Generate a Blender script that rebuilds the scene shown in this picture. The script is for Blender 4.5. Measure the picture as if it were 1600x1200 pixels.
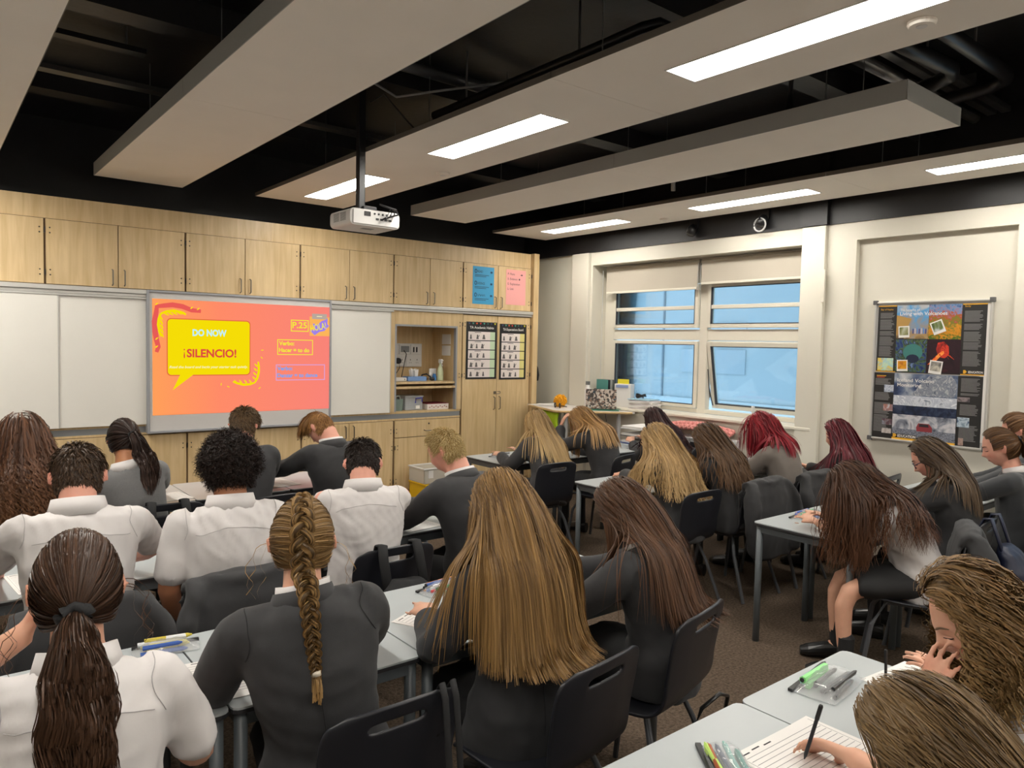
import bpy, bmesh, math, random
import numpy as np
from mathutils import Vector, Matrix

for o in list(bpy.data.objects):
    bpy.data.objects.remove(o)
SC = bpy.context.scene
COL = SC.collection
random.seed(7)
RNG = np.random.default_rng(11)

# ------------------------------------------------------------------ camera
CAM_F, CAM_YAW, CAM_PITCH, CAM_ROLL, CAM_H = 1152.7, 0.67948, 0.054259, 0.021303, 1.72
def cam_axes():
    cy, sy = math.cos(CAM_YAW), math.sin(CAM_YAW)
    cp, sp = math.cos(CAM_PITCH), math.sin(CAM_PITCH)
    fwd = Vector((sy*cp, cy*cp, -sp)); right = Vector((cy, -sy, 0)); up = right.cross(fwd)
    c, s = math.cos(CAM_ROLL), math.sin(CAM_ROLL)
    return c*right + s*up, -s*right + c*up, fwd
cr, cu, cf = cam_axes()
cam = bpy.data.cameras.new('camera')
cam.sensor_fit = 'HORIZONTAL'; cam.sensor_width = 36.0; cam.lens = CAM_F/1600*36.0
cam.clip_start = 0.05
camo = bpy.data.objects.new('camera', cam); COL.objects.link(camo)
camo.matrix_world = Matrix(((cr.x, cu.x, -cf.x, 0), (cr.y, cu.y, -cf.y, 0), (cr.z, cu.z, -cf.z, CAM_H), (0, 0, 0, 1)))
SC.camera = camo

# ------------------------------------------------------------------ world, exposure
w = bpy.data.worlds.new('sky'); SC.world = w; w.use_nodes = True
w.node_tree.nodes['Background'].inputs[0].default_value = (0.62, 0.80, 1.0, 1)
w.node_tree.nodes['Background'].inputs[1].default_value = 3.4
SC.view_settings.view_transform = 'Standard'
SC.view_settings.look = 'None'
SC.view_settings.gamma = 1.0
SC.view_settings.use_curve_mapping = False
SC.view_settings.exposure = 0.0
LAMP = 31.0           # emission of the ceiling LED panels

# ------------------------------------------------------------------ helpers
def lin(c):
    return c/12.92 if c <= 0.04045 else ((c+0.055)/1.055)**2.4
def C(h):
    h = h.lstrip('#')
    return tuple(lin(int(h[i:i+2], 16)/255) for i in (0, 2, 4)) + (1.0,)

MATS = {}
def nodes_of(m):
    return m.node_tree.nodes, m.node_tree.links
def mat(name, col, rough=0.5, metal=0.0, spec=0.5, var=0.0, vscale=8.0, bump=0.0, bscale=60.0,
        stretch=None, emit=None, estr=0.0, attr=None, sheen=0.0, alpha=None, trans=0.0, coat=0.0, bdist=0.01):
    if name in MATS: return MATS[name]
    m = bpy.data.materials.new(name); m.use_nodes = True
    N, L = nodes_of(m); b = N['Principled BSDF']
    if isinstance(col, str): col = C(col)
    b.inputs['Base Color'].default_value = col
    b.inputs['Roughness'].default_value = rough
    b.inputs['Metallic'].default_value = metal
    b.inputs['Specular IOR Level'].default_value = spec
    if sheen: b.inputs['Sheen Weight'].default_value = sheen
    if coat: b.inputs['Coat Weight'].default_value = coat
    if trans: b.inputs['Transmission Weight'].default_value = trans
    if alpha is not None: b.inputs['Alpha'].default_value = alpha
    if emit is not None:
        b.inputs['Emission Color'].default_value = C(emit) if isinstance(emit, str) else emit
        b.inputs['Emission Strength'].default_value = estr
    tc = None
    def coord(st):
        t = N.new('ShaderNodeTexCoord'); mp = N.new('ShaderNodeMapping')
        L.new(t.outputs['Object'], mp.inputs['Vector'])
        if st: mp.inputs['Scale'].default_value = st
        return mp.outputs['Vector']
    src = None
    if attr:
        a = N.new('ShaderNodeAttribute'); a.attribute_name = attr; src = a.outputs['Color']
        L.new(src, b.inputs['Base Color'])
    if var:
        nz = N.new('ShaderNodeTexNoise'); nz.inputs['Scale'].default_value = vscale; nz.inputs['Detail'].default_value = 6
        L.new(coord(stretch), nz.inputs['Vector'])
        rp = N.new('ShaderNodeMapRange'); rp.inputs[1].default_value = 0.25; rp.inputs[2].default_value = 0.75
        rp.inputs[3].default_value = 1-var; rp.inputs[4].default_value = 1+var
        L.new(nz.outputs['Fac'], rp.inputs[0])
        mx = N.new('ShaderNodeMix'); mx.data_type = 'RGBA'; mx.blend_type = 'MULTIPLY'; mx.inputs[0].default_value = 1
        if src: L.new(src, mx.inputs[6])
        else: mx.inputs[6].default_value = col
        L.new(rp.outputs[0], mx.inputs[7]); L.new(mx.outputs[2], b.inputs['Base Color'])
    if bump:
        nb = N.new('ShaderNodeTexNoise'); nb.inputs['Scale'].default_value = bscale; nb.inputs['Detail'].default_value = 4
        L.new(coord(stretch), nb.inputs['Vector'])
        bp = N.new('ShaderNodeBump'); bp.inputs['Strength'].default_value = bump; bp.inputs['Distance'].default_value = bdist
        L.new(nb.outputs['Fac'], bp.inputs['Height']); L.new(bp.outputs[0], b.inputs['Normal'])
    MATS[name] = m
    return m
def emat(name, col, s=1.0):
    if name in MATS: return MATS[name]
    m = bpy.data.materials.new(name); m.use_nodes = True
    N, L = nodes_of(m); N.remove(N['Principled BSDF'])
    e = N.new('ShaderNodeEmission'); e.inputs[0].default_value = C(col) if isinstance(col, str) else col
    e.inputs[1].default_value = s
    L.new(e.outputs[0], N['Material Output'].inputs[0]); MATS[name] = m
    return m

PLOC = {}
def tag(o, label=None, cat=None, group=None, kind=None):
    if label: o['label'] = label
    if cat: o['category'] = cat
    if group: o['group'] = group
    if kind: o['kind'] = kind
    return o
def thing(name, label, cat, loc=(0, 0, 0), group=None, rz=0.0):
    o = bpy.data.objects.new(name, None); COL.objects.link(o)
    o.location = loc; o.rotation_euler = (0, 0, rz); o.empty_display_size = 0.1
    PLOC[o] = Vector(loc)
    return tag(o, label, cat, group)
def link(o, parent, world):
    COL.objects.link(o)
    if parent is not None:
        o.parent = parent
        if world:
            p = parent
            while p.parent is not None: p = p.parent
            if parent.parent is None and parent in PLOC:
                o.matrix_parent_inverse = Matrix.Translation(-PLOC[parent])
def quadmesh(name, V, Q, smooth=True):
    V = np.ascontiguousarray(V, dtype=np.float32); Q = np.ascontiguousarray(Q, dtype=np.int32)
    me = bpy.data.meshes.new(name); k = Q.shape[1]
    me.vertices.add(len(V)); me.vertices.foreach_set('co', V.ravel())
    me.loops.add(Q.size); me.loops.foreach_set('vertex_index', Q.ravel())
    me.polygons.add(len(Q)); me.polygons.foreach_set('loop_start', np.arange(0, Q.size, k, dtype=np.int32))
    me.polygons.foreach_set('use_smooth', np.full(len(Q), smooth, dtype=bool))
    me.update(calc_edges=True)
    return me
def set_color(me, colors, name='Col'):
    a = me.attributes.new(name, 'FLOAT_COLOR', 'POINT')
    c = np.ones((len(me.vertices), 4), dtype=np.float32); c[:, :3] = colors[:, :3]
    a.data.foreach_set('color', c.ravel())

class MB:
    """collects boxes, tubes, lathes, plates; build() links them as ONE mesh"""
    def __init__(s): s.v = []; s.f = []
    def add(s, vs, fs):
        o = len(s.v); s.v += [tuple(map(float, v)) for v in vs]; s.f += [tuple(i+o for i in f) for f in fs]; return s
    def box(s, x0, x1, y0, y1, z0, z1):
        return s.add([(x0,y0,z0),(x1,y0,z0),(x1,y1,z0),(x0,y1,z0),(x0,y0,z1),(x1,y0,z1),(x1,y1,z1),(x0,y1,z1)],
            [(0,3,2,1),(4,5,6,7),(0,1,5,4),(1,2,6,5),(2,3,7,6),(3,0,4,7)])
    def obox(s, c, size, rz=0.0, rx=0.0, ry=0.0):
        M = Matrix.Translation(c) @ Matrix.Rotation(rz,4,'Z') @ Matrix.Rotation(ry,4,'Y') @ Matrix.Rotation(rx,4,'X')
        a, b, d = size[0]/2, size[1]/2, size[2]/2
        vs = [M @ Vector(p) for p in [(-a,-b,-d),(a,-b,-d),(a,b,-d),(-a,b,-d),(-a,-b,d),(a,-b,d),(a,b,d),(-a,b,d)]]
        return s.add(vs, [(0,3,2,1),(4,5,6,7),(0,1,5,4),(1,2,6,5),(2,3,7,6),(3,0,4,7)])
    def tube(s, pts, r, n=8, cap=True, flat=1.0, up=(0,0,1)):
        pts = [Vector(p) for p in pts]; rs = r if isinstance(r, (list, tuple)) else [r]*len(pts)
        vs = []; fs = []
        for i, p in enumerate(pts):
            t = (pts[min(i+1, len(pts)-1)] - pts[max(i-1, 0)])
            t = t.normalized() if t.length > 1e-9 else Vector((0,0,1))
            u = Vector(up)
            if abs(t.dot(u)) > 0.95: u = Vector((1,0,0)) if abs(t.x) < 0.9 else Vector((0,1,0))
            a = t.cross(u).normalized(); b = a.cross(t).normalized()
            for k in range(n):
                th = 2*math.pi*k/n
                vs.append(p + a*(rs[i]*math.cos(th)) + b*(rs[i]*flat*math.sin(th)))
        for i in range(len(pts)-1):
            for k in range(n):
                fs.append((i*n+k, i*n+(k+1) % n, (i+1)*n+(k+1) % n, (i+1)*n+k))
        if cap:
            fs.append(tuple(range(n-1, -1, -1))); fs.append(tuple((len(pts)-1)*n+k for k in range(n)))
        return s.add(vs, fs)
    def lathe(s, c, prof, n=16, M=None):
        vs = []; fs = []
        for (r, z) in prof:
            for k in range(n):
                th = 2*math.pi*k/n; p = Vector((r*math.cos(th), r*math.sin(th), z))
                vs.append((M @ p if M else p) + Vector(c))
        for i in range(len(prof)-1):
            for k in range(n):
                fs.append((i*n+k, i*n+(k+1) % n, (i+1)*n+(k+1) % n, (i+1)*n+k))
        fs.append(tuple(range(n-1, -1, -1))); fs.append(tuple((len(prof)-1)*n+k for k in range(n)))
        return s.add(vs, fs)
    def plate(s, poly, o, ux, uy, t):
        """polygon (list of 2d) on plane o,ux,uy extruded by t along ux x uy"""
        o = Vector(o); ux = Vector(ux); uy = Vector(uy); nn = ux.cross(uy).normalized()*t
        k = len(poly); vs = [o+ux*a+uy*b for a, b in poly]; vs += [v+nn for v in vs]
        fs = [tuple(range(k-1, -1, -1)), tuple(range(k, 2*k))] + [(i, (i+1) % k, k+(i+1) % k, k+i) for i in range(k)]
        return s.add(vs, fs)
    def ball(s, c, r, n=10, m=6):
        rx, ry, rz = r if isinstance(r, (tuple, list)) else (r, r, r)
        vs = [(c[0], c[1], c[2]-rz)]; fs = []
        for i in range(1, m):
            ph = -math.pi/2 + math.pi*i/m
            for k in range(n):
                th = 2*math.pi*k/n
                vs.append((c[0]+rx*math.cos(ph)*math.cos(th), c[1]+ry*math.cos(ph)*math.sin(th), c[2]+rz*math.sin(ph)))
        vs.append((c[0], c[1], c[2]+rz)); last = len(vs)-1
        for k in range(n):
            fs.append((0, 1+(k+1) % n, 1+k))
            for i in range(m-2):
                fs.append((1+i*n+k, 1+i*n+(k+1) % n, 1+(i+1)*n+(k+1) % n, 1+(i+1)*n+k))
            fs.append((1+(m-2)*n+k, 1+(m-2)*n+(k+1) % n, last))
        return s.add(vs, fs)
    def mesh(s, name, smooth=False, bevel=0.0, seg=2):
        me = bpy.data.meshes.new(name); me.from_pydata(s.v, [], s.f)
        if bevel:
            bm = bmesh.new(); bm.from_mesh(me)
            bmesh.ops.bevel(bm, geom=list(bm.edges), offset=bevel, segments=seg, profile=0.5, affect='EDGES', clamp_overlap=True)
            bm.to_mesh(me); bm.free()
        if smooth:
            me.polygons.foreach_set('use_smooth', np.ones(len(me.polygons), dtype=bool))
        me.update(); return me
    def build(s, name, material, parent=None, smooth=False, bevel=0.0, seg=2, world=True):
        me = s.mesh(name, smooth, bevel, seg)
        if material: me.materials.append(material)
        o = bpy.data.objects.new(name, me); link(o, parent, world); return o
def obj(name, me, material, parent=None, world=True):
    if material is not None and len(me.materials) == 0: me.materials.append(material)
    o = bpy.data.objects.new(name, me); link(o, parent, world); return o
def struct(name, mb, m, bevel=0.0):
    return tag(mb.build(name, m, None, bevel=bevel), kind='structure')
def rrect(x0, x1, z0, z1, r, n=5):
    out = []
    for cx, cz, a0 in ((x1-r, z1-r, 0), (x0+r, z1-r, 90), (x0+r, z0+r, 180), (x1-r, z0+r, 270)):
        for i in range(n+1):
            a = math.radians(a0+90*i/n); out.append((cx+r*math.cos(a), cz+r*math.sin(a)))
    return out
_fonts = {}
def text_mesh(body, bold=0.0, shear=0.0):
    cu = bpy.data.curves.new('lettering', 'FONT'); cu.body = body; cu.size = 1.0; cu.offset = bold; cu.shear = shear
    cu.resolution_u = 3
    o = bpy.data.objects.new('tmp', cu); COL.objects.link(o)
    dg = bpy.context.evaluated_depsgraph_get()
    me = bpy.data.meshes.new_from_object(o.evaluated_get(dg))
    bpy.data.objects.remove(o); bpy.data.curves.remove(cu)
    return me
def text(body, o, ux, uy, width, height, m, parent, bold=0.0, shear=0.0, name='lettering', rot=0.0):
    """flat lettering: lower-left corner o, width along ux, cap height along uy"""
    me = text_mesh(body, bold, shear); n = len(me.vertices)
    co = np.empty(n*3, dtype=np.float32); me.vertices.foreach_get('co', co); co = co.reshape(-1, 3)
    x0, x1 = co[:, 0].min(), co[:, 0].max(); y1 = co[:, 1].max(); y0 = co[:, 1].min() if '\n' in body else 0.0
    X = (co[:, 0]-x0)/(x1-x0)*width; Y = (co[:, 1]-y0)/(y1-y0)*height
    if rot: X, Y = X*math.cos(rot)-Y*math.sin(rot), X*math.sin(rot)+Y*math.cos(rot)
    P = np.array(o)[None]+X[:, None]*np.array(ux)[None]+Y[:, None]*np.array(uy)[None]
    me.vertices.foreach_set('co', P.astype(np.float32).ravel()); me.update()
    return obj(name, me, m, parent)
def copy_tree(o, parent=None):
    c = o.copy(); COL.objects.link(c)
    if parent is not None: c.parent = parent
    for ch in list(o.children): copy_tree(ch, c)
    return c

# ------------------------------------------------------------------ materials
def wood_mat():
    m = bpy.data.materials.new('maple'); m.use_nodes = True; N, L = nodes_of(m); b = N['Principled BSDF']
    t = N.new('ShaderNodeTexCoord'); mp = N.new('ShaderNodeMapping'); mp.inputs['Scale'].default_value = (9, 9, 0.7)
    L.new(t.outputs['Object'], mp.inputs['Vector'])
    n1 = N.new('ShaderNodeTexNoise'); n1.inputs['Scale'].default_value = 3.0; n1.inputs['Detail'].default_value = 8; n1.inputs['Distortion'].default_value = 0.6
    L.new(mp.outputs[0], n1.inputs['Vector'])
    n2 = N.new('ShaderNodeTexNoise'); n2.inputs['Scale'].default_value = 2.2; n2.inputs['Detail'].default_value = 2
    L.new(t.outputs['Object'], n2.inputs['Vector'])
    cr_ = N.new('ShaderNodeValToRGB'); e = cr_.color_ramp.elements
    e[0].position = 0.3; e[0].color = (0.58, 0.41, 0.205, 1); e[1].position = 0.72; e[1].color = (0.72, 0.545, 0.31, 1)
    L.new(n1.outputs['Fac'], cr_.inputs[0])
    mr = N.new('ShaderNodeMapRange'); mr.inputs[1].default_value = .3; mr.inputs[2].default_value = .7; mr.inputs[3].default_value = .93; mr.inputs[4].default_value = 1.07
    L.new(n2.outputs['Fac'], mr.inputs[0])
    mx = N.new('ShaderNodeMix'); mx.data_type = 'RGBA'; mx.blend_type = 'MULTIPLY'; mx.inputs[0].default_value = 1
    L.new(cr_.outputs[0], mx.inputs[6]); L.new(mr.outputs[0], mx.inputs[7]); L.new(mx.outputs[2], b.inputs['Base Color'])
    b.inputs['Roughness'].default_value = 0.38
    MATS['maple'] = m; return m
MAPLE = wood_mat()
MAPLE_EDGE = mat('maple_edge', (0.55, 0.38, 0.18, 1), 0.5, var=0.1)
DARKGAP = mat('cabinet_gap', (0.16, 0.10, 0.05, 1), 0.7)
STEEL = mat('brushed_steel', (0.55, 0.54, 0.52, 1), 0.35, metal=0.9)
ALU = mat('aluminium', (0.62, 0.61, 0.58, 1), 0.4, metal=0.5)
SILVER = mat('silver_paint', (0.52, 0.52, 0.52, 1), 0.45)
WBOARD = mat('whiteboard_enamel', (0.84, 0.82, 0.76, 1), 0.22, var=0.03, vscale=1.5)
IWBSURF = mat('board_surface', (0.62, 0.60, 0.58, 1), 0.4)
CREAM = mat('cream_paint', (0.68, 0.65, 0.56, 1), 0.6, var=0.02, vscale=2, bump=0.02, bscale=90)
GREENGREY = mat('pale_grey_paint', (0.78, 0.76, 0.65, 1), 0.6, var=0.02, vscale=2)
BLACKP = mat('black_paint', (0.010, 0.010, 0.012, 1), 0.45, var=0.35, vscale=3.0, bump=0.15, bscale=20)
BLACKM = mat('black_metal', (0.012, 0.012, 0.014, 1), 0.35)
GALV = mat('galvanised', (0.35, 0.35, 0.35, 1), 0.35, metal=0.9, var=.15)
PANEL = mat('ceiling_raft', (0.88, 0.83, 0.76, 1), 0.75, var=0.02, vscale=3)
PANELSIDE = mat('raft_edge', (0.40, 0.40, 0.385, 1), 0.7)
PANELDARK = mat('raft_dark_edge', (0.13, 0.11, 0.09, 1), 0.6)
LEDS = [emat('led_diffuser_%d' % k_, (1.0, 0.95, 0.87, 1), LAMP*q_) for k_, q_ in enumerate((1.2, 1.1, 1.0, 1.2, 1.0, 1.0, 0.95, 1.0, 1.6, 1.7))]   # strengths by raft; the left one's unseen front lights raised to brighten the wall
WHITEP = mat('white_plastic', (0.72, 0.71, 0.69, 1), 0.4)
UPVC = mat('window_frame', (0.74, 0.70, 0.60, 1), 0.4)
UPVCSEAL = mat('rubber_seal', (0.05, 0.05, 0.055, 1), 0.6)
BLIND = mat('blind_fabric', (0.52, 0.475, 0.395, 1), 0.85, var=0.03, vscale=4)
CARPET = mat('carpet', (0.115, 0.085, 0.062, 1), 0.95, var=0.55, vscale=70, bump=0.6, bscale=160, spec=0.1)
TOPGREY = mat('table_laminate', (0.44, 0.475, 0.485, 1), 0.32, var=0.02, vscale=4)
TOPEDGE = mat('table_edging', (0.03, 0.03, 0.033, 1), 0.5)
LEGGREY = mat('table_steel', (0.10, 0.115, 0.125, 1), 0.4)
CHAIRBLK = mat('chair_plastic', (0.016, 0.017, 0.022, 1), 0.36, bump=0.05, bscale=400, bdist=.002)
CHAIRLEG = mat('chair_steel', (0.075, 0.08, 0.09, 1), 0.4)
PAPER = mat('paper', (0.80, 0.78, 0.75, 1), 0.7)
INK = mat('ink', (0.03, 0.03, 0.035, 1), 0.8)
GREYINK = mat('grey_ink', (0.30, 0.30, 0.31, 1), 0.8)
BLACKPL = mat('black_plastic', (0.012, 0.012, 0.013, 1), 0.4)
BLACKFAB = mat('black_fabric', (0.010, 0.010, 0.011, 1), 0.8, bump=0.2, bscale=300, bdist=.002)
def flat(hexc, rough=0.6):
    return mat('colour_'+hexc.strip('#'), hexc, rough)

# ================================================================== SETTING
D = 6.9      # cabinet front plane
WX = 6.2     # right wall face
CEIL = 3.55
struct('floor', MB().box(-2.6, 6.52, -2.6, 7.6, -0.1, 0.0), CARPET)
struct('ceiling', MB().box(-2.6, 6.52, -2.6, 7.6, CEIL, CEIL+0.12), BLACKP)
struct('wall_front', MB().box(-2.6, 6.52, 7.46, 7.6, 0, CEIL), BLACKP)
WHITEW = mat('white_paint', (0.84, 0.82, 0.77, 1), .6)
struct('wall_left', MB().box(-2.7, -2.6, -2.6, 7.6, 0, CEIL), WHITEW)
struct('wall_back', MB().box(-2.6, 6.52, -2.7, -2.6, 0, CEIL), WHITEW)

# right wall: pier faces, window recess, panel recess
wr = MB()
ZT = 2.81
Y_W0, Y_W1 = 3.40, 6.21          # window recess
Y_P0, Y_P1 = 1.90, 3.08          # shallow pinboard recess
wr.box(WX, 6.52, Y_W0, Y_W1, 0, 1.0)
wr.box(WX, 6.52, Y_W0, Y_W1, 2.66, ZT)
wr.box(WX+0.06, 6.52, Y_P0, Y_P1, 0, 2.66)
wr.box(WX, 6.52, Y_P0, Y_P1, 2.66, ZT)
wr.box(WX, 6.52, Y_P1, Y_W0, 0, ZT)
wr.box(WX, 6.52, Y_W1, 6.46, 0, ZT)
wr.box(WX, 6.52, Y_P0-0.12, Y_P0, 0, ZT)
wr.box(WX, 6.52, -0.4, Y_P0-0.12, 0, 1.0)
wr.box(WX, 6.52, -0.4, Y_P0-0.12, 2.66, ZT)
wr.box(WX, 6.52, -2.6, -0.4, 0, ZT)
wall_r = struct('wall_right', wr, CREAM)
MB().box(WX+0.04, 6.52, 6.46, 7.46, 0, ZT).build('recessed_panel', GREENGREY, wall_r)
MB().box(WX-0.045, WX, 3.335, 3.555, 0, ZT-0.005).build('column_casing', CREAM, wall_r, bevel=0.006)
MB().box(WX-0.045, WX, 6.24, 6.52, 0, ZT-0.005).build('column_casing', CREAM, wall_r, bevel=0.006)
MB().box(WX-0.012, 6.52, -2.6, 7.46, ZT, CEIL).build('painted_band', BLACKP, wall_r)
MB().box(WX-0.06, WX-0.012, 3.32, 3.57, ZT, CEIL).build('painted_band', BLACKP, wall_r)
sill = struct('trim_1', MB().box(WX-0.05, 6.43, Y_W0, Y_W1, 1.0, 1.03), UPVC, bevel=0.008)
# lightswitch-like sensor box on the column
tag(MB().box(WX-0.065, WX-0.04, 3.315, 3.345, 2.14, 2.42).build('cable_trunking', CREAM, None, bevel=0.004),
    'short cream cable trunking on the column beside the window', 'trunking')

# window
XW = 6.43
win = tag(MB().box(XW, XW+0.07, 6.06, 6.21, 1.03, 2.66).box(XW, XW+0.07, 3.40, 3.62, 1.03, 2.66).box(XW, XW+0.07, 3.62, 6.06, 2.40, 2.66)
   .box(XW, XW+0.07, 3.62, 6.06, 1.80, 1.915).box(XW, XW+0.07, 3.62, 6.06, 1.03, 1.075).box(XW-0.006, XW+0.074, 4.73, 4.83, 1.03, 2.66)
   .build('window_1', UPVC, None, bevel=0.006), kind='structure')
def glass_mat():
    m = bpy.data.materials.new('window_glass'); m.use_nodes = True; N, L = nodes_of(m); N.remove(N['Principled BSDF'])
    tr = N.new('ShaderNodeBsdfTransparent'); tr.inputs[0].default_value = (0.86, 0.93, 0.96, 1)
    gl = N.new('ShaderNodeBsdfGlossy'); gl.inputs['Roughness'].default_value = 0.05
    fr = N.new('ShaderNodeFresnel'); fr.inputs[0].default_value = 1.5
    mx = N.new('ShaderNodeMixShader'); L.new(fr.outputs[0], mx.inputs[0]); L.new(tr.outputs[0], mx.inputs[1]); L.new(gl.outputs[0], mx.inputs[2])
    L.new(mx.outputs[0], N['Material Output'].inputs[0]); return m
GLASS = glass_mat()
def frame_ring(y0, y1, z0, z1, wd, x0, x1, rx=0.0, pivot=None):
    b = MB()
    b.box(x0, x1, y0, y0+wd, z0, z1); b.box(x0, x1, y1-wd, y1, z0, z1)
    b.box(x0, x1, y0+wd, y1-wd, z0, z0+wd); b.box(x0, x1, y0+wd, y1-wd, z1-wd, z1)
    return b
for (y0, y1) in ((4.84, 6.05), (3.63, 4.72)):
    f = frame_ring(y0, y1, 1.93, 2.39, 0.045, XW-0.03, XW+0.03).build('casement', UPVC, win, bevel=0.005)
    MB().box(XW-0.03, XW+0.03, y0+0.045, y1-0.045, 2.125, 2.165).build('glazing_bar', UPVC, win, bevel=0.004)
    frame_ring(y0+.04, y1-.04, 1.97, 2.35, 0.008, XW-0.032, XW-0.005).build('gasket', UPVCSEAL, win)
    MB().box(XW, XW+0.008, y0+0.04, y1-0.04, 2.16, 2.36).build('pane', GLASS, win)
    MB().box(XW, XW+0.008, y0+0.04, y1-0.04, 1.97, 2.13).build('pane', GLASS, win)
frame_ring(4.84, 6.05, 1.08, 1.79, 0.04, XW-0.02, XW+0.03).build('casement', UPVC, win, bevel=0.005)
frame_ring(4.875, 6.015, 1.115, 1.755, 0.008, XW-0.022, XW).build('gasket', UPVCSEAL, win)
MB().box(XW, XW+0.008, 4.87, 6.02, 1.11, 1.76).build('pane', GLASS, win)
# top-hung casement tilted open (bottom pushed outwards)
ang = math.radians(11)
def tilt(o, zt=1.79, x=XW):
    o.matrix_world = Matrix.Translation((x, 0, zt)) @ Matrix.Rotation(-ang, 4, 'Y') @ Matrix.Translation((-x, 0, -zt))
for nm, mb_, m_ in (('casement', frame_ring(3.63, 4.72, 1.08, 1.79, 0.05, XW-0.03, XW+0.03), UPVC),
                    ('gasket', frame_ring(3.675, 4.675, 1.125, 1.745, 0.008, XW-0.032, XW), UPVCSEAL),
                    ('pane', MB().box(XW, XW+0.008, 3.67, 4.68, 1.12, 1.75), GLASS)):
    o = mb_.build(nm, m_, win, bevel=0.005 if nm == 'casement' else 0); o.matrix_parent_inverse = Matrix(); tilt(o)
MB().tube([(XW+0.02, 4.70, 1.30), (XW+0.09, 4.70, 1.12)], 0.006, 6).build('window_stay', BLACKPL, win)
MB().tube([(XW+0.0, 4.71, 1.50), (XW+0.05, 4.71, 1.20)], 0.005, 6).build('window_stay', BLACKPL, win)
MB().box(XW-0.06, XW-0.03, 4.12, 4.14, 1.09, 1.16).build('window_handle', WHITEP, win)
# second window at the right edge
win2 = tag(MB().box(XW, XW+0.07, 1.66, 1.78, 1.0, 2.66).box(XW, XW+0.07, -0.4, 1.66, 1.0, 1.08).box(XW, XW+0.07, -0.4, 1.66, 2.4, 2.66).box(XW, XW+.07, -.4, -.3, 1.08, 2.4).build('window_2', UPVC, None), kind='structure')
MB().box(XW+0.02, XW+0.028, -0.3, 1.66, 1.08, 2.4).build('pane', GLASS, win2)
# the building across the yard
ow = MB().box(9.2, 9.5, -6, 14, -3.0, 6.0)
nb = tag(ow.build('neighbouring_wall', mat('render_wall', (0.33, 0.40, 0.42, 1), 0.8, var=0.06, vscale=0.8), None),
    'pale blue rendered wall of the building outside the window', 'building')
MB().box(9.185, 9.2, 7.58, 7.61, -3.0, 6.0).build('movement_joint', mat('joint', (0.14, 0.19, 0.22, 1), .8), nb)
MB().box(9.17, 9.2, -6, 14, 0.55, 0.95).build('string_course', mat('string_course', (0.38, 0.45, 0.47, 1), .8), nb)
for k in range(2):
    for j in range(2):
        MB().box(9.185, 9.2, 6.1+k*.62, 6.6+k*.62, 1.35+j*.4, 1.7+j*.4).build('window', mat('dim_window', (0.29, 0.36, 0.39, 1), .3), nb)

# roller blinds
for i, (y0, y1, zb, lab) in enumerate(((4.80, 6.12, 2.34, 'cream roller blind over the left window, hanging lower'), (3.58, 4.77, 2.385, 'cream roller blind over the window with the tilted pane'))):
    t = thing('roller_blind', lab, 'blind', (6.35, (y0+y1)/2, 2.64), 'roller blinds')
    MB().tube([(6.36, y0, 2.61), (6.36, y1, 2.61)], 0.026, 12).build('roller_tube', BLIND, t, smooth=True)
    MB().box(6.333, 6.336, y0+0.01, y1-0.01, zb, 2.615).build('fabric', BLIND, t)
    MB().box(6.326, 6.342, y0+0.01, y1-0.01, zb-0.012, zb+0.012).build('hem_bar', UPVC, t, bevel=0.004)
    MB().box(6.345, 6.38, y0-0.012, y0, 2.585, 2.64).build('bracket', mat('bracket_grey', (0.25, 0.24, 0.22, 1), .5), t)
    ych = y0 if i == 0 else y1
    MB().tube([(6.33, ych, 2.60), (6.33, ych, 2.32)], 0.003, 5).build('pull_chain', SILVER, t)
tag(MB().tube([(6.30, 6.135, 2.60), (6.305, 6.14, 1.25)], 0.003, 5).build('blind_cord', SILVER, None), 'thin blind cord hanging at the left window jamb', 'cord')

# ------------------------------------------------------------------ front cabinetry
trim = tag(MB().box(-2.3, 5.83, D+0.012, D+0.03, 2.66, 2.80).build('trim_2', MAPLE, None), kind='structure')
for a, b in ((-2.2, -0.3), (-0.3, 2.62), (2.62, 5.42), (5.42, 5.83)):
    MB().box(a+0.001, b-0.001, D, D+0.014, 2.635, 2.81).build('board', MAPLE, trim)
endp = tag(MB().box(5.835, 5.915, 6.84, 7.46, 0, 2.815).build('trim_3', MAPLE, None, bevel=0.002), kind='structure')
def handle(x, z, parent, l=0.13, horiz=False, y=D-0.018):
    if horiz: pts = [(x-l/2, y, z), (x-l/2, y-0.028, z-.004), (x+l/2, y-0.028, z-.004), (x+l/2, y, z)]
    else: pts = [(x, y, z-l/2), (x, y-0.028, z-l/2+0.008), (x, y-0.028, z+l/2-0.008), (x, y, z+l/2)]
    return MB().tube(pts, 0.0055, 6).build('handle', mat('handle_steel', (0.20, 0.18, 0.15, 1), .3, metal=.8), parent)
def hinge(x, z, parent, side, y=D-0.018):
    b = MB().tube([(x, y-0.004, z-0.022), (x, y-0.004, z+0.022)], 0.006, 6)
    for sx in (-1, 1):
        for dz in (-0.02, 0.02): b.ball((x+sx*0.035, y, z+dz), 0.006, 6, 4)
    return tag(b.build('hinge', mat('hinge_steel', (0.10, 0.09, 0.08, 1), .4, metal=.7), parent), kind='stuff')
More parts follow.
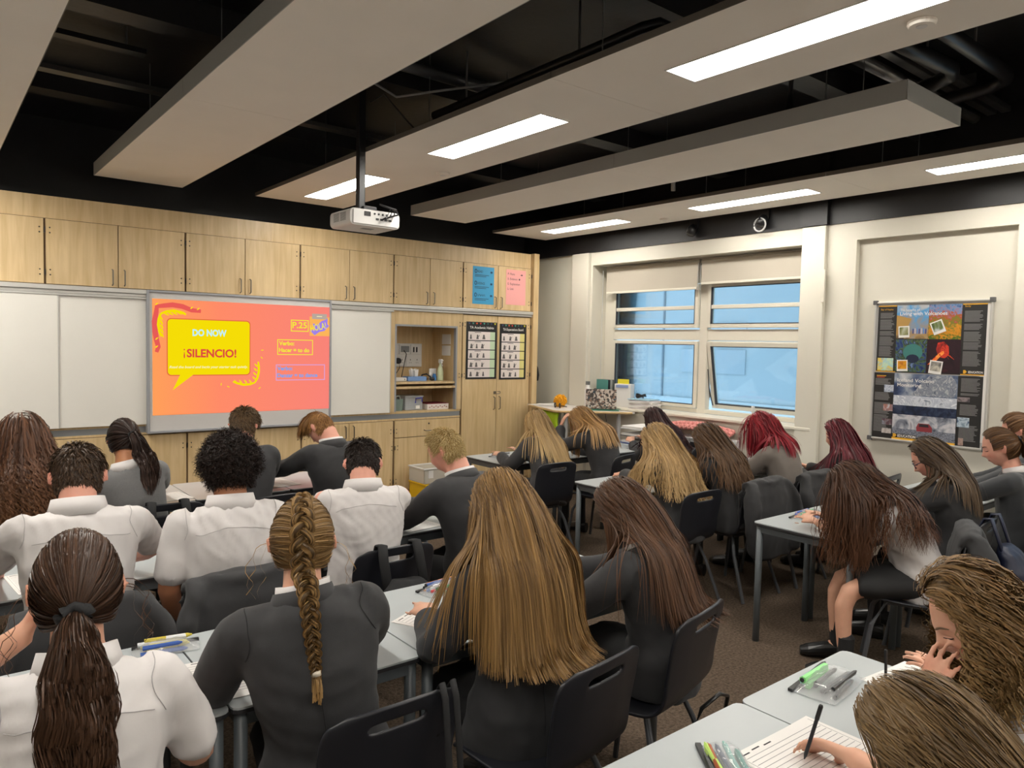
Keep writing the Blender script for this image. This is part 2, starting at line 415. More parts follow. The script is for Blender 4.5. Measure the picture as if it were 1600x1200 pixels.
def cupboard(name, label, x0, x1, z0, z1, split, hz, grp, hinge_z, hl=0.13, depth=0.5):
    t = thing(name, label, 'cupboard', ((x0+x1)/2, D+depth/2, z0), grp)
    b = MB(); e = 0.018
    b.box(x0, x0+e, D, D+depth, z0, z1); b.box(x1-e, x1, D, D+depth, z0, z1); b.box(x0+e, x1-e, D, D+depth, z0, z0+e)
    b.box(x0+e, x1-e, D, D+depth, z1-e, z1); b.box(x0+e, x1-e, D+depth-0.02, D+depth, z0+e, z1-e)
    b.build('carcass', DARKGAP, t)
    xs = [x0+0.008, split-0.003, split+0.003, x1-0.008]
    for k in (0, 1):
        a, c = xs[2*k], xs[2*k+1]
        d = MB().box(a, c, D-0.018, D, z0+0.004, z1-0.006).build('door', MAPLE, t, bevel=0.0015, seg=1)
        if hz: handle(split+(-0.045 if k == 0 else 0.045), hz, d, hl)
        for z in hinge_z: hinge(x0-0.0 if k == 0 else x1, z, d, k)
    return t
UP = [(-0.24, 0.80, 0.28, 'leftmost visible wall cupboard above the sliding whiteboard'), (0.80, 1.85, 1.32, 'maple wall cupboard just left of the lit screen top'),
      (1.85, 2.90, 2.37, 'maple wall cupboard directly above the lit screen'), (2.90, 3.93, 3.42, 'maple wall cupboard above the right end of the screen'),
      (3.93, 4.82, 4.38, 'maple wall cupboard above the open alcove, nothing pinned on it'), (4.82, 5.83, 5.32, 'maple wall cupboard with blue and pink sheets on its doors')]
for x0, x1, sp, lab in UP:
    cupboard('wall_cupboard', lab, x0, x1, 2.115, 2.635, sp, 2.20, 'wall cupboards above the boards', (2.21, 2.54))
# whiteboard track
tr = thing('whiteboard_track', 'long silver sliding track under the wall cupboards', 'track', (2.7, D-0.03, 2.03))
MB().box(-2.55, 5.84, D-0.055, D-0.001, 2.075, 2.112).build('upper_rail', ALU, tr, bevel=0.004)
MB().box(-2.55, 5.84, D-0.038, D-0.001, 2.05, 2.073).build('middle_rail', ALU, tr, bevel=0.002)
MB().box(-2.55, 3.92, D-0.05, D-0.001, 2.03, 2.048).build('lower_rail', ALU, tr, bevel=0.004)
# sliding whiteboards
def sliding(label, x0, x1, y):
    t = thing('whiteboard', label, 'whiteboard', ((x0+x1)/2, y, 0.97), 'sliding whiteboards')
    MB().box(x0, x1, y, y+0.012, 0.965, 2.03).build('panel', WBOARD, t)
    MB().box(x0, x0+0.008, y-0.003, y, 0.965, 2.03).box(x1-0.008, x1, y-0.003, y, 0.965, 2.03).build('edge_strip', ALU, t)
sliding('leftmost sliding whiteboard panel at the picture edge', -0.35, 0.885, D-0.045)
sliding('sliding whiteboard panel directly left of the lit screen', 0.87, 2.05, D-0.030)
sliding('sliding whiteboard panel between the lit screen and the alcove', 2.70, 3.895, D-0.030)
MB2 = MB().box(-2.55, 4.815, D-0.004, D+0.02, 0.945, 0.965).box(-2.55, 4.815, D-0.004, D+0.02, 0.875, 0.893)
led = tag(MB2.build('trim_4', MAPLE, None), kind='structure')
MB().box(-2.55, 4.812, D-0.001, D+0.012, 0.893, 0.945).build('grey_band', mat('grey_band', (0.22, 0.23, 0.24, 1), .5), led)
struct('trim_5', MB().box(-2.55, 5.83, D+0.04, D+0.06, 0.0, 0.11), mat('plinth', (0.30, 0.21, 0.11, 1), .6))
tag(MB().box(-2.55, 3.9, D+0.015, D+0.03, 0.96, 2.05).build('trim_6', MAPLE, None), kind='structure')
BASE = [(-0.24, 0.80, 0.28, 'maple base cupboard at the far left edge'), (0.80, 1.86, 1.33, 'maple base cupboard behind the ponytail pupil in grey'),
        (1.86, 2.92, 2.40, 'maple base cupboard under the lit screen'), (2.92, 3.95, 3.43, 'maple base cupboard under the right whiteboard panel')]
for x0, x1, sp, lab in BASE:
    cupboard('base_cupboard', lab, x0, x1, 0.11, 0.875, sp, 0.78, 'base cupboards', (0.22, 0.76))
t = thing('drawer_unit', 'maple drawer unit with one drawer above doors, under the alcove', 'cupboard', (4.38, 7.1, 0.11))
MB().box(3.955, 4.815, D, D+0.5, 0.11, 0.873).build('carcass', DARKGAP, t)
dr = MB().box(3.965, 4.805, D-0.018, D, 0.69, 0.868).build('drawer', MAPLE, t, bevel=0.0015, seg=1)
handle(4.39, 0.755, dr, 0.12, True)
MB().ball((4.39, D-0.02, 0.825), 0.010, 8, 5).build('lock', mat('hinge_steel', 0), dr)
for a, b in ((3.965, 4.382), (4.388, 4.805)):
    d = MB().box(a, b, D-0.018, D, 0.115, 0.682).build('door', MAPLE, t, bevel=0.0015, seg=1)
    hinge(a if a < 4 else b, 0.58, d, 0)
cupboard('tall_cupboard', 'tall maple cupboard with two black bordered charts on its doors', 4.822, 5.832, 0.10, 2.045, 5.325, None, None, (0.45, 1.35, 1.93))
tc = [o for o in bpy.data.objects if o.name.startswith('tall_cupboard')][0]
for k, ch in enumerate([c for c in tc.children if c.name.startswith('door')]):
    handle(5.325+(-0.04, 0.04)[k], 1.02, ch, 0.15)
MB().box(5.28, 5.318, D-.026, D-.018, 1.125, 1.16).build('hasp', mat('handle_steel', 0), tc, bevel=.003)
MB().tube([(5.325, D-.022, 1.13), (5.345, D-.03, 1.13), (5.372, D-.03, 1.135), (5.378, D-.03, 1.148), (5.365, D-.03, 1.158), (5.335, D-.024, 1.156)], .004, 6).build('hasp_loop', mat('handle_steel', 0), tc)

# open alcove with grey metal surround
t = thing('alcove_unit', 'open maple alcove with grey metal surround and a pull-out shelf', 'shelf unit', (4.37, 7.1, 0.95))
MB().box(3.905, 3.955, D-0.012, D+0.01, 0.965, 2.05).build('stile', MAPLE, t)
MB().box(4.755, 4.818, D-0.012, D+0.01, 0.965, 2.05).build('stile', MAPLE, t)
MB().box(3.955, 4.828, D-0.014, D-0.002, 1.905, 2.048).build('header', MAPLE, t)
MB().box(3.955, 3.975, D-0.014, D+0.03, 0.967, 1.905).box(4.738, 4.757, D-0.014, D+0.03, 0.967, 1.905).box(3.975, 4.738, D-0.014, D+0.03, 1.885, 1.905).build('metal_surround', mat('surround_grey', (0.30, 0.31, 0.33, 1), .4), t)
MB().box(3.93, 3.948, D+0.01, 7.43, 0.95, 2.03).build('side_panel', MAPLE, t)
MB().box(4.765, 4.783, D+0.01, 7.43, 0.95, 2.03).build('side_panel', MAPLE, t)
MB().box(3.948, 4.765, 7.41, 7.43, 0.95, 2.03).build('back_panel', MAPLE, t)
MB().box(3.948, 4.765, D+0.01, 7.41, 0.945, 0.966).build('base_panel', MAPLE, t)
MB().box(3.948, 4.765, D+0.01, 7.41, 2.01, 2.03).build('top_panel', MAPLE, t)
MB().box(3.976, 4.737, D+0.0, 7.36, 1.262, 1.285).build('shelf', MAPLE, t)
MB().box(3.976, 4.755, D-0.012, 7.30, 1.212, 1.235).build('pull_out_shelf', MAPLE, t)
# wall sockets at the alcove's back
t = thing('socket_strip', 'white bank of sockets and switch plates inside the alcove', 'sockets', (4.2, 7.40, 1.42))
MB().box(3.98, 4.60, 7.385, 7.41, 1.43, 1.70).build('back_box', WHITEP, t, bevel=.004)
GREYPL = mat('grey_plate', (0.22, 0.23, 0.24, 1), .5)
for k in range(4):
    pl = MB().box(3.99+k*.152, 4.135+k*.152, 7.375, 7.386, 1.575, 1.69).build('plate', GREYPL if k in (0,) else WHITEP, t, bevel=.003)
    if k == 2: MB().box(4.315, 4.42, 7.368, 7.376, 1.60, 1.67).build('module', GREYPL, pl)
    if k == 3: MB().box(4.475, 4.49, 7.368, 7.376, 1.60, 1.66).box(4.515, 4.53, 7.368, 7.376, 1.60, 1.66).build('module', BLACKPL, pl)
for k in range(3):
    pl = MB().box(3.99+k*.2, 4.185+k*.2, 7.375, 7.386, 1.44, 1.56).build('plate', WHITEP, t, bevel=.003)
    b = MB()
    for q in (0, 1):
        cx = 4.04+k*.2+q*.09
        b.box(cx-.003, cx+.003, 7.372, 7.376, 1.505, 1.52).box(cx-.014, cx-.008, 7.372, 7.376, 1.475, 1.481).box(cx+.008, cx+.014, 7.372, 7.376, 1.475, 1.481)
    b.build('socket_holes', BLACKPL, pl)
MB().lathe((4.27, 7.375, 1.50), [(0.035, 0), (0.035, 0.03), (0.028, 0.045)], 14, Matrix.Rotation(math.radians(90), 4, 'X')).build('plug', BLACKPL, t)
tag(MB().tube([(4.27, 7.33, 1.49), (4.26, 7.31, 1.42), (4.18, 7.27, 1.34), (4.12, 7.2, 1.29)], 0.005, 6).build('power_cable', BLACKPL, None), 'black plug cable drooping inside the alcove', 'cable')
tag(MB().tube([(4.35, 7.37, 1.62), (4.36, 7.33, 1.58), (4.30, 7.30, 1.40), (4.24, 7.24, 1.29)], 0.005, 6).build('network_cable', BLACKPL, None), 'thin black cable from the grey wall module in the alcove', 'cable')
# things in the alcove
t = thing('tissue_box', 'blue tissue box with a white tissue standing out of it', 'tissue box', (4.28, 7.08, 1.285))
MB().box(4.20, 4.44, 7.02, 7.14, 1.287, 1.335).build('carton', flat('#6f93c8'), t, bevel=.003)
b = MB()
for k in range(7):
    a = k/7*6.28; b.plate([(-.02, 0), (.03, 0), (.055, .085+.02*math.sin(k*2)), (.0, .075), (-.03, .095)], (4.31+.015*math.cos(a), 7.08+.015*math.sin(a), 1.33), (math.cos(a), math.sin(a), 0), (0.2*math.sin(a), .2*math.cos(a), 1), .001)
b.build('tissue', PAPER, t)
t = thing('spray_bottle', 'pale green spray bottle with white nozzle in the alcove', 'bottle', (4.64, 7.05, 1.285))
MB().lathe((4.64, 7.05, 1.287), [(0.034, 0), (0.036, 0.01), (0.036, 0.1), (0.028, 0.14), (0.014, 0.175), (0.014, 0.20)], 16).build('bottle_body', flat('#c9d2ae', .3), t, smooth=True)
MB().box(4.626, 4.654, 7.02, 7.07, 1.485, 1.53).tube([(4.64, 7.03, 1.49), (4.64, 7.005, 1.45)], 0.006, 6).tube([(4.64, 7.02, 1.515), (4.64, 6.995, 1.515)], 0.008, 6).build('spray_head', WHITEP, t, bevel=.004)
tag(MB().box(4.54, 4.63, 7.12, 7.135, 1.287, 1.42).build('printed_card', PAPER, None), 'small white card propped behind the spray bottle', 'card')
tag(MB().lathe((4.575, 7.07, 1.287), [(0.022, 0), (0.024, 0.05), (0.018, 0.055), (0.018, 0.075)], 12).build('glue_pot', flat('#3f79b5'), None), 'tiny blue pot next to the spray bottle', 'pot')
t = thing('headset', 'tangled black headset lying beside the tissue box', 'headset', (4.5, 7.08, 1.287))
MB().tube([(4.42, 7.12, 1.30), (4.45, 7.13, 1.35), (4.50, 7.12, 1.36), (4.54, 7.10, 1.33), (4.55, 7.09, 1.30)], 0.009, 6).build('headband', BLACKPL, t)
for x in (4.44, 4.54): MB().ball((x, 7.06, 1.305), (.035, .022, .02)).build('earpiece', BLACKPL, t, smooth=True)
t = thing('power_adapter', 'white adapter box at the left of the alcove shelf', 'adapter', (4.09, 7.08, 1.287))
MB().box(4.01, 4.19, 7.03, 7.15, 1.287, 1.325).build('case', WHITEP, t, bevel=.006)
MB().box(4.16, 4.17, 7.026, 7.03, 1.30, 1.312).build('port', BLACKPL, t)
t = thing('storage_basket', 'small grey green plastic basket with looped handle, lower shelf', 'basket', (4.05, 7.05, 0.966))
b = MB()
b.plate(rrect(-.065, .065, -.05, .05, .02), (4.045, 7.04, .968), (1, 0, 0), (0, 1, 0), .004)
for s_ in (-1, 1): b.obox((4.045, 7.04+s_*.052, 1.03), (.14, .005, .13), 0, s_*-.08)
for s_ in (-1, 1): b.obox((4.045+s_*.07, 7.04, 1.03), (.005, .11, .13), 0, 0, s_*.08)
b.build('tub', flat('#7d8f88'), t)
MB().tube([(4.0, 6.98, 1.09), (4.01, 6.975, 1.125), (4.07, 6.975, 1.13), (4.085, 6.98, 1.09)], 0.005, 6).build('grip', flat('#b8c2bd'), t)
CLEARPL = mat('clear_plastic', (0.75, 0.78, 0.80, 1), 0.15, alpha=0.45)
t = thing('storage_box', 'clear plastic storage box with blue carry handle, lower shelf', 'box', (4.24, 7.06, 0.966))
MB().box(4.14, 4.36, 6.97, 7.16, 0.968, 1.11).build('tub', CLEARPL, t, bevel=.008)
MB().box(4.13, 4.37, 6.96, 7.17, 1.11, 1.128).build('lid', CLEARPL, t, bevel=.005)
MB().tube([(4.26, 6.955, 1.05), (4.262, 6.95, 1.10), (4.34, 6.95, 1.105), (4.345, 6.955, 1.06)], 0.008, 6).build('carry_handle', flat('#3b3f9a'), t)
MB().box(4.27, 4.32, 6.963, 6.969, .985, 1.02).build('sticker', PAPER, t)
MB().box(4.17, 4.33, 7.0, 7.13, .975, 1.06).build('contents', flat('#8d9aa5'), t)
t = thing('gift_box', 'flat white box with red pattern and dark red lid, lower shelf', 'box', (4.57, 7.06, 0.966))
MB().box(4.42, 4.70, 6.96, 7.2, 0.968, 1.03).build('carton', flat('#e2dcd6'), t, bevel=.002)
MB().box(4.42, 4.70, 6.96, 7.2, 1.03, 1.036).build('lid', flat('#7a2430'), t)
b = MB()
for k in range(9): b.plate([(0, 0), (.012, .018), (.024, 0), (.012, .006)], (4.435+k*.028, 6.958, .985+.012*(k % 2)), (1, 0, 0), (0, 0, 1), .001)
b.build('printed_pattern', flat('#8e2f3a'), t)
t = thing('notice', 'two small white notices pinned inside the alcove side', 'notice', (4.76, 7.1, 1.6))
for z in (1.57, 1.70): MB().box(4.757, 4.763, 7.03, 7.20, z, z+.115).build('sheet', PAPER, t)

# charts and sheets on doors
YF = D-0.0195
def sheet(name, label, cat, x0, x1, z0, z1, m, y=YF):
    t = thing(name, label, cat, ((x0+x1)/2, y, z0)); MB().box(x0, x1, y-0.0012, y, z0, z1).build('sheet', m, t); return t
ex, ez = (1, 0, 0), (0, 0, 1)
yl = YF-0.0022
t = sheet('printed_sheet', 'bright blue sheet of writing taped to the wall cupboard', 'poster', 4.95, 5.255, 2.17, 2.60, flat('#3fa0cf'))
for k, b_ in enumerate(('READ', 'EVIDENCE', None)):
    z = 2.525-k*.135
    MB().plate(rrect(0, .032, 0, .046, .014), (4.975, yl, z-.003), ex, ez, .0006).build('doodle_initial', mat('blue_ink', (0.02, 0.07, 0.13, 1), .8), t)
    MB().plate(rrect(.008, .024, .008, .036, .008), (4.975, yl-.0007, z-.003), ex, ez, .0005).build('doodle_centre', flat('#3fa0cf'), t)
    if b_: text(b_, (5.015, yl, z+.005), ex, ez, .075 if k == 0 else .105, .026, INK, t)
    else:
        q_ = MB()
        for n_ in range(7): q_.plate([(0, 0), (.004, 0), (.010, .022), (.006, .022)] if n_ % 2 else [(.008, 0), (.012, 0), (.004, .024), (0, .024)], (5.018+n_*.016, yl, z+.005), ex, ez, .0006)
        tag(q_.build('handwriting', INK, t), kind='stuff')
    b = MB()
    for q in range(2): b.box(4.98, 5.18-.04*q, yl, yl+.001, z-.025-q*.016, z-.020-q*.016)
    tag(b.build('small_print', INK, t), kind='stuff')
    MB().plate(rrect(0, .03, 0, .022, .008), (5.20, yl, z+.005), ex, ez, .0008).build('icon', mat('blue_ink', (0.02, 0.07, 0.13, 1), .8), t)
t = sheet('printed_sheet', 'pink sheet of writing taped to the wall cupboard', 'poster', 5.435, 5.735, 2.185, 2.60, flat('#eda7a4'))
for k, s_ in enumerate(('P- Point', 'E- Evidence', 'E- Explanation', 'L- Link')):
    text(s_, (5.46, yl, 2.535-k*.058), ex, ez, (.105, .145, .185, .09)[k], .026, flat('#3d2a2e'), t)
MB().plate([(0, .008), (.02, .016), (.035, .012), (.035, .004), (.02, 0)], (5.65, yl, 2.535), ex, ez, .0008).build('icon', INK, t)
MB().plate(rrect(0, .022, 0, .022, .01), (5.625, yl, 2.478), ex, ez, .0008).build('icon', flat('#6b4a4d'), t)
def chart(label, x0, x1, z0, z1, title, side):
    t = sheet('classroom_chart', label, 'poster', x0, x1, z0, z1, flat('#17181a'))
    wdt = x1-x0
    cols = ['#3c4a7a', '#4f9a86', '#d8602f', '#c7332f', '#4aa38e', '#2f6b62', '#31406f', '#dcd63a']
    for k in range(8):
        xx = x0+.03+k*(wdt-.075)/7
        MB().plate([(0, .022), (.026, .022), (.013, 0)], (xx, yl, z1-.032), ex, ez, .0008).build('bunting_flag', flat(cols[k]), t)
    text(title, (x0+.05, yl, z1-.078), ex, ez, wdt-.1, .028, PAPER, t, bold=.015)
    h = (z1-z0-.125)/5
    for k in range(5):
        za = z0+.022+k*h
        r_ = MB().box(x0+.03, x1-.03, yl+.0002, yl+.001, za, za+h-.010).build('row', flat('#e6dcd8'), t)
        MB().box(x1-.10, x1-.03, yl-.0004, yl+.0003, za, za+h-.010).build('row_end', flat(side), r_)
        MB().box(x0+.12, x0+.21, yl-.0008, yl-.0004, za+h-.022, za+h-.017).build('row_heading', INK, r_)
        b = MB()
        for q in range(3):
            cx = x0+.07+q*.085+.01*math.sin(k*3+q); s_ = .9+.2*math.sin(k+q*2)
            b.plate(rrect(-.012*s_, .012*s_, .03, .052, .009), (cx, yl-.0006, za+.012), ex, ez, .0005)
            b.plate([(-.02*s_, 0), (.02*s_, 0), (.013*s_, .032), (-.013*s_, .032)], (cx, yl-.0006, za+.012), ex, ez, .0005)
            if (k+q) % 2: b.plate([(.012, .02), (.03, .045), (.026, .05), (.008, .028)], (cx, yl-.0006, za+.012), ex, ez, .0005)
        tag(b.build('pictograms', mat('picto', (0.13, 0.12, 0.12, 1), .8), r_), kind='stuff')
chart('black bordered habits chart with green row ends, tall cupboard left door', 4.872, 5.315, 1.305, 1.965, 'TA Academic Habits', '#c4d9b8')
chart('black bordered expectations chart with yellow row ends, tall cupboard right door', 5.355, 5.765, 1.295, 1.955, 'TA Expectations Board', '#ded48a')

# bag on the end panel
t = thing('rucksack', 'black bag hanging on the end panel beside the tall cupboard', 'bag', (5.97, 7.0, 1.25))
b = MB()
b.lathe((5.985, 7.02, 1.25), [(0.02, 0), (0.085, 0.02), (0.095, 0.09), (0.08, 0.18), (0.045, 0.25), (0.02, 0.29)], 14)
b.build('bag_body', BLACKFAB, t, smooth=True)
MB().tube([(5.93, 7.0, 1.50), (5.925, 6.99, 1.60), (5.93, 7.02, 1.60), (5.96, 7.03, 1.52)], 0.008, 6).build('strap', BLACKFAB, t)

# ------------------------------------------------------------------ interactive board with projected slide
YB = 6.84
iw = thing('interactive_board', 'interactive whiteboard showing an orange projected slide', 'whiteboard', (2.38, YB, 0.89))
fb = MB().box(1.535, 3.195, YB, D-0.001, 0.893, 2.105)
fb.build('surface', IWBSURF, iw)
fr = MB()
for a in ((1.525, 1.545, 0.885, 2.113), (3.185, 3.205, 0.885, 2.113)): fr.box(a[0], a[1], YB-0.014, D-0.002, a[2], a[3])
fr.box(1.545, 3.185, YB-0.014, D-0.002, 2.093, 2.113).box(1.545, 3.185, YB-0.014, D-0.002, 0.885, 0.905)
fr.build('frame', mat('board_frame', (0.33, 0.34, 0.36, 1), .4), iw, bevel=.004)
def slide_mat():
    m = bpy.data.materials.new('projected_slide_glow'); m.use_nodes = True; N, L = nodes_of(m); N.remove(N['Principled BSDF'])
    t = N.new('ShaderNodeTexCoord'); sp = N.new('ShaderNodeSeparateXYZ'); L.new(t.outputs['Object'], sp.inputs[0])
    mr = N.new('ShaderNodeMapRange'); mr.inputs[1].default_value = 1.56; mr.inputs[2].default_value = 3.19; L.new(sp.outputs['X'], mr.inputs[0])
    r = N.new('ShaderNodeValToRGB'); e = r.color_ramp.elements
    e[0].position = 0; e[0].color = C('#ff9f5a'); e[1].position = 1; e[1].color = C('#f98478')
    k = r.color_ramp.elements.new(0.35); k.color = C('#ff8b68')
    L.new(mr.outputs[0], r.inputs[0])
    em = N.new('ShaderNodeEmission'); L.new(r.outputs[0], em.inputs[0]); em.inputs[1].default_value = 1.0
    L.new(em.outputs[0], N['Material Output'].inputs[0]); return m
sl = MB().box(1.568, 3.185, YB-0.002, YB, 1.040, 2.042).build('slide', slide_mat(), iw)  # projector's light put in as glow: slide and its pieces emit on their own
ys = YB-0.004
YEL = emat('slide_yellow', '#fbe208', .95); RED = emat('slide_red', '#e8553f', .9); CORAL = emat('slide_coral', '#f2605a', .9)
CYAN = emat('slide_cyan', '#bff0fb', 1.0); YLT = emat('slide_lemon', '#f8f03a', .95); LILAC = emat('slide_lilac', '#d6a6dc', 1.0)
BLUE = emat('slide_blue', '#6fa6ee', 1.0); PURP = emat('slide_purple', '#9f83e6', 1.0); ORNG = emat('slide_orange', '#fbb55a', 1.0); GRY = emat('slide_grey', '#b9a89c', 1.0)
CRM = emat('slide_cream', '#fdf6c0', .95); BROWN = emat('slide_outline', '#e8703f', .9)  # last one is the orange outline of the speech bubble
def pl(poly, m, name, dy=0.0): return MB().plate(poly, (0, ys-dy, 0), ex, ez, 0.0006).build(name, m, sl)
pl(rrect(1.682, 2.404, 1.380, 1.880, .035), BROWN, 'bubble_outline', -.0012)
pl(rrect(1.690, 2.396, 1.388, 1.872, .03), YEL, 'speech_bubble')
pl([(1.791, 1.39), (1.728, 1.254), (1.902, 1.39)], YEL, 'bubble_tail')
text('DO NOW', (1.894, ys-.002, 1.733), ex, ez, .293, .058, CYAN, sl, bold=.035)
text('\u00a1', (1.819, ys-.002, 1.556), ex, ez, .012, .060, RED, sl, bold=.0)
text('SILENCIO!', (1.845, ys-.002, 1.545), ex, ez, .43, .072, RED, sl, bold=.035)
text('Read the board and begin your starter task quietly.', (1.702, ys-.002, 1.447), ex, ez, .674, .021, CRM, sl, bold=.02, shear=.25)
def box_outline(x0, x1, z0, z1, wd, m, name):
    return MB().box(x0, x1, ys-.001, ys, z0, z0+wd).box(x0, x1, ys-.001, ys, z1-wd, z1).box(x0, x0+wd, ys-.001, ys, z0+wd, z1-wd).box(x1-wd, x1, ys-.001, ys, z0+wd, z1-wd).build(name, m, sl)
box_outline(2.790, 2.968, 1.795, 1.907, .008, YLT, 'text_frame')
text('P.25', (2.804, ys-.001, 1.829), ex, ez, .147, .058, YLT, sl, bold=.02)
MB().box(2.978, 3.185, ys-.0005, ys, 1.757, 1.944).build('picture_square', ORNG, sl)
MB().plate([(0, .04), (.05, .05), (.03, .11), (.08, .10), (.12, .135), (.16, .15), (.185, .17), (.18, .11), (.20, .09), (.15, .04), (.10, .03), (.05, -.005)], (2.98, ys-.0012, 1.768), ex, ez, .0005).build('burst', PURP, sl)
text('HOLA!', (2.992, ys-.0024, 1.798), ex, ez, .165, .062, YLT, sl, bold=.01, rot=.22)
MB().box(3.002, 3.155, ys-.0026, ys-.002, 1.921, 1.973).build('picture_tag', GRY, sl)
MB().box(3.05, 3.105, ys-.0036, ys-.003, 1.944, 1.951).build('tag_print', CRM, sl)
box_outline(2.658, 3.013, 1.570, 1.717, .007, YLT, 'text_frame')
text('Verbo:', (2.674, ys-.001, 1.662), ex, ez, .15, .038, YLT, sl, bold=.03)
text('Hacer = to do', (2.674, ys-.001, 1.598), ex, ez, .302, .038, YLT, sl, bold=.03)
box_outline(2.645, 3.139, 1.326, 1.478, .007, LILAC, 'text_frame')
text('Verbo:', (2.657, ys-.001, 1.424), ex, ez, .15, .036, BLUE, sl, bold=.03)
text('Danzar = to dance', (2.657, ys-.001, 1.357), ex, ez, .405, .036, BLUE, sl, bold=.03)
# leafy corner ornaments
def swoosh(pts, wd, m, name, dy=0.0):
    b = MB(); n = len(pts); L_ = []; R_ = []
    for i, (x, z) in enumerate(pts):
        x0, z0 = pts[max(i-1, 0)]; x1, z1 = pts[min(i+1, n-1)]; d = math.hypot(x1-x0, z1-z0) or 1
        nx, nz = -(z1-z0)/d, (x1-x0)/d; w_ = wd*(0.55+0.45*math.sin(math.pi*(i+.6)/(n+.2)))
        L_.append((x+nx*w_, z+nz*w_)); R_.append((x-nx*w_, z-nz*w_))
    for i in range(n-1):
        q = [L_[i], L_[i+1], R_[i+1], R_[i]]
        b.plate(q[::-1], (0, ys-dy, 0), ex, ez, .0005)
    return b.build(name, m, sl)
def arc(cx, cz, r, a0, a1, n=12, sx=1, sz=1): return [(cx+r*sx*math.cos(math.radians(a0+(a1-a0)*i/n)), cz+r*sz*math.sin(math.radians(a0+(a1-a0)*i/n))) for i in range(n+1)]
swoosh([(1.60, 1.975), (1.66, 1.985), (1.73, 1.995), (1.81, 1.985), (1.89, 1.955), (1.965, 1.95)], .022, CORAL, 'ornament_band')
swoosh([(1.605, 1.985), (1.60, 1.93), (1.585, 1.85), (1.59, 1.76), (1.60, 1.69), (1.615, 1.63), (1.60, 1.585)], .022, CORAL, 'ornament_band')
def leaf(x, z, l, a, m=YEL):
    b = [(0, 0), (.3*l, .16*l), (.65*l, .16*l), (l, 0), (.65*l, -.10*l), (.3*l, -.12*l)]
    ca, sa = math.cos(a), math.sin(a)
    return pl([(x+p*ca-q*sa, z+p*sa+q*ca) for p, q in b], m, 'leaf', .001)
swoosh([(1.635, 1.915), (1.68, 1.935), (1.74, 1.945), (1.80, 1.935), (1.84, 1.915)], .012, YEL, 'leaf_stem', .0006)
swoosh([(1.635, 1.915), (1.62, 1.87), (1.615, 1.82), (1.625, 1.76), (1.64, 1.72)], .012, YEL, 'leaf_stem', .0006)
for k in range(5): leaf(1.655+k*.035, 1.925+.004*k, .055, -.45)
for k in range(5): leaf(1.625+.002*k, 1.90-k*.036, .055, -1.1)
for x, z in ((1.60, 1.985), (1.885, 1.965), (1.94, 1.958), (1.60, 1.69), (1.598, 1.62)): leaf(x-.01, z, .035, .7)
swoosh([(2.445, 1.310), (2.40, 1.295), (2.34, 1.292), (2.28, 1.308), (2.245, 1.322)], .011, YEL, 'leaf_stem', .0006)
swoosh([(2.445, 1.310), (2.468, 1.35), (2.482, 1.41), (2.482, 1.46), (2.476, 1.505)], .011, YEL, 'leaf_stem', .0006)
for k in range(4): leaf(2.42-k*.045, 1.300, .05, 2.2)
for k in range(4): leaf(2.458+.006*k, 1.335+k*.04, .05, 2.4)
for x, z, a in ((2.50, 1.61, .1), (2.498, 1.552, -.8), (2.138, 1.285, 1.4), (2.19, 1.283, -.5), (2.478, 1.25, .6)): leaf(x, z, .03, a)

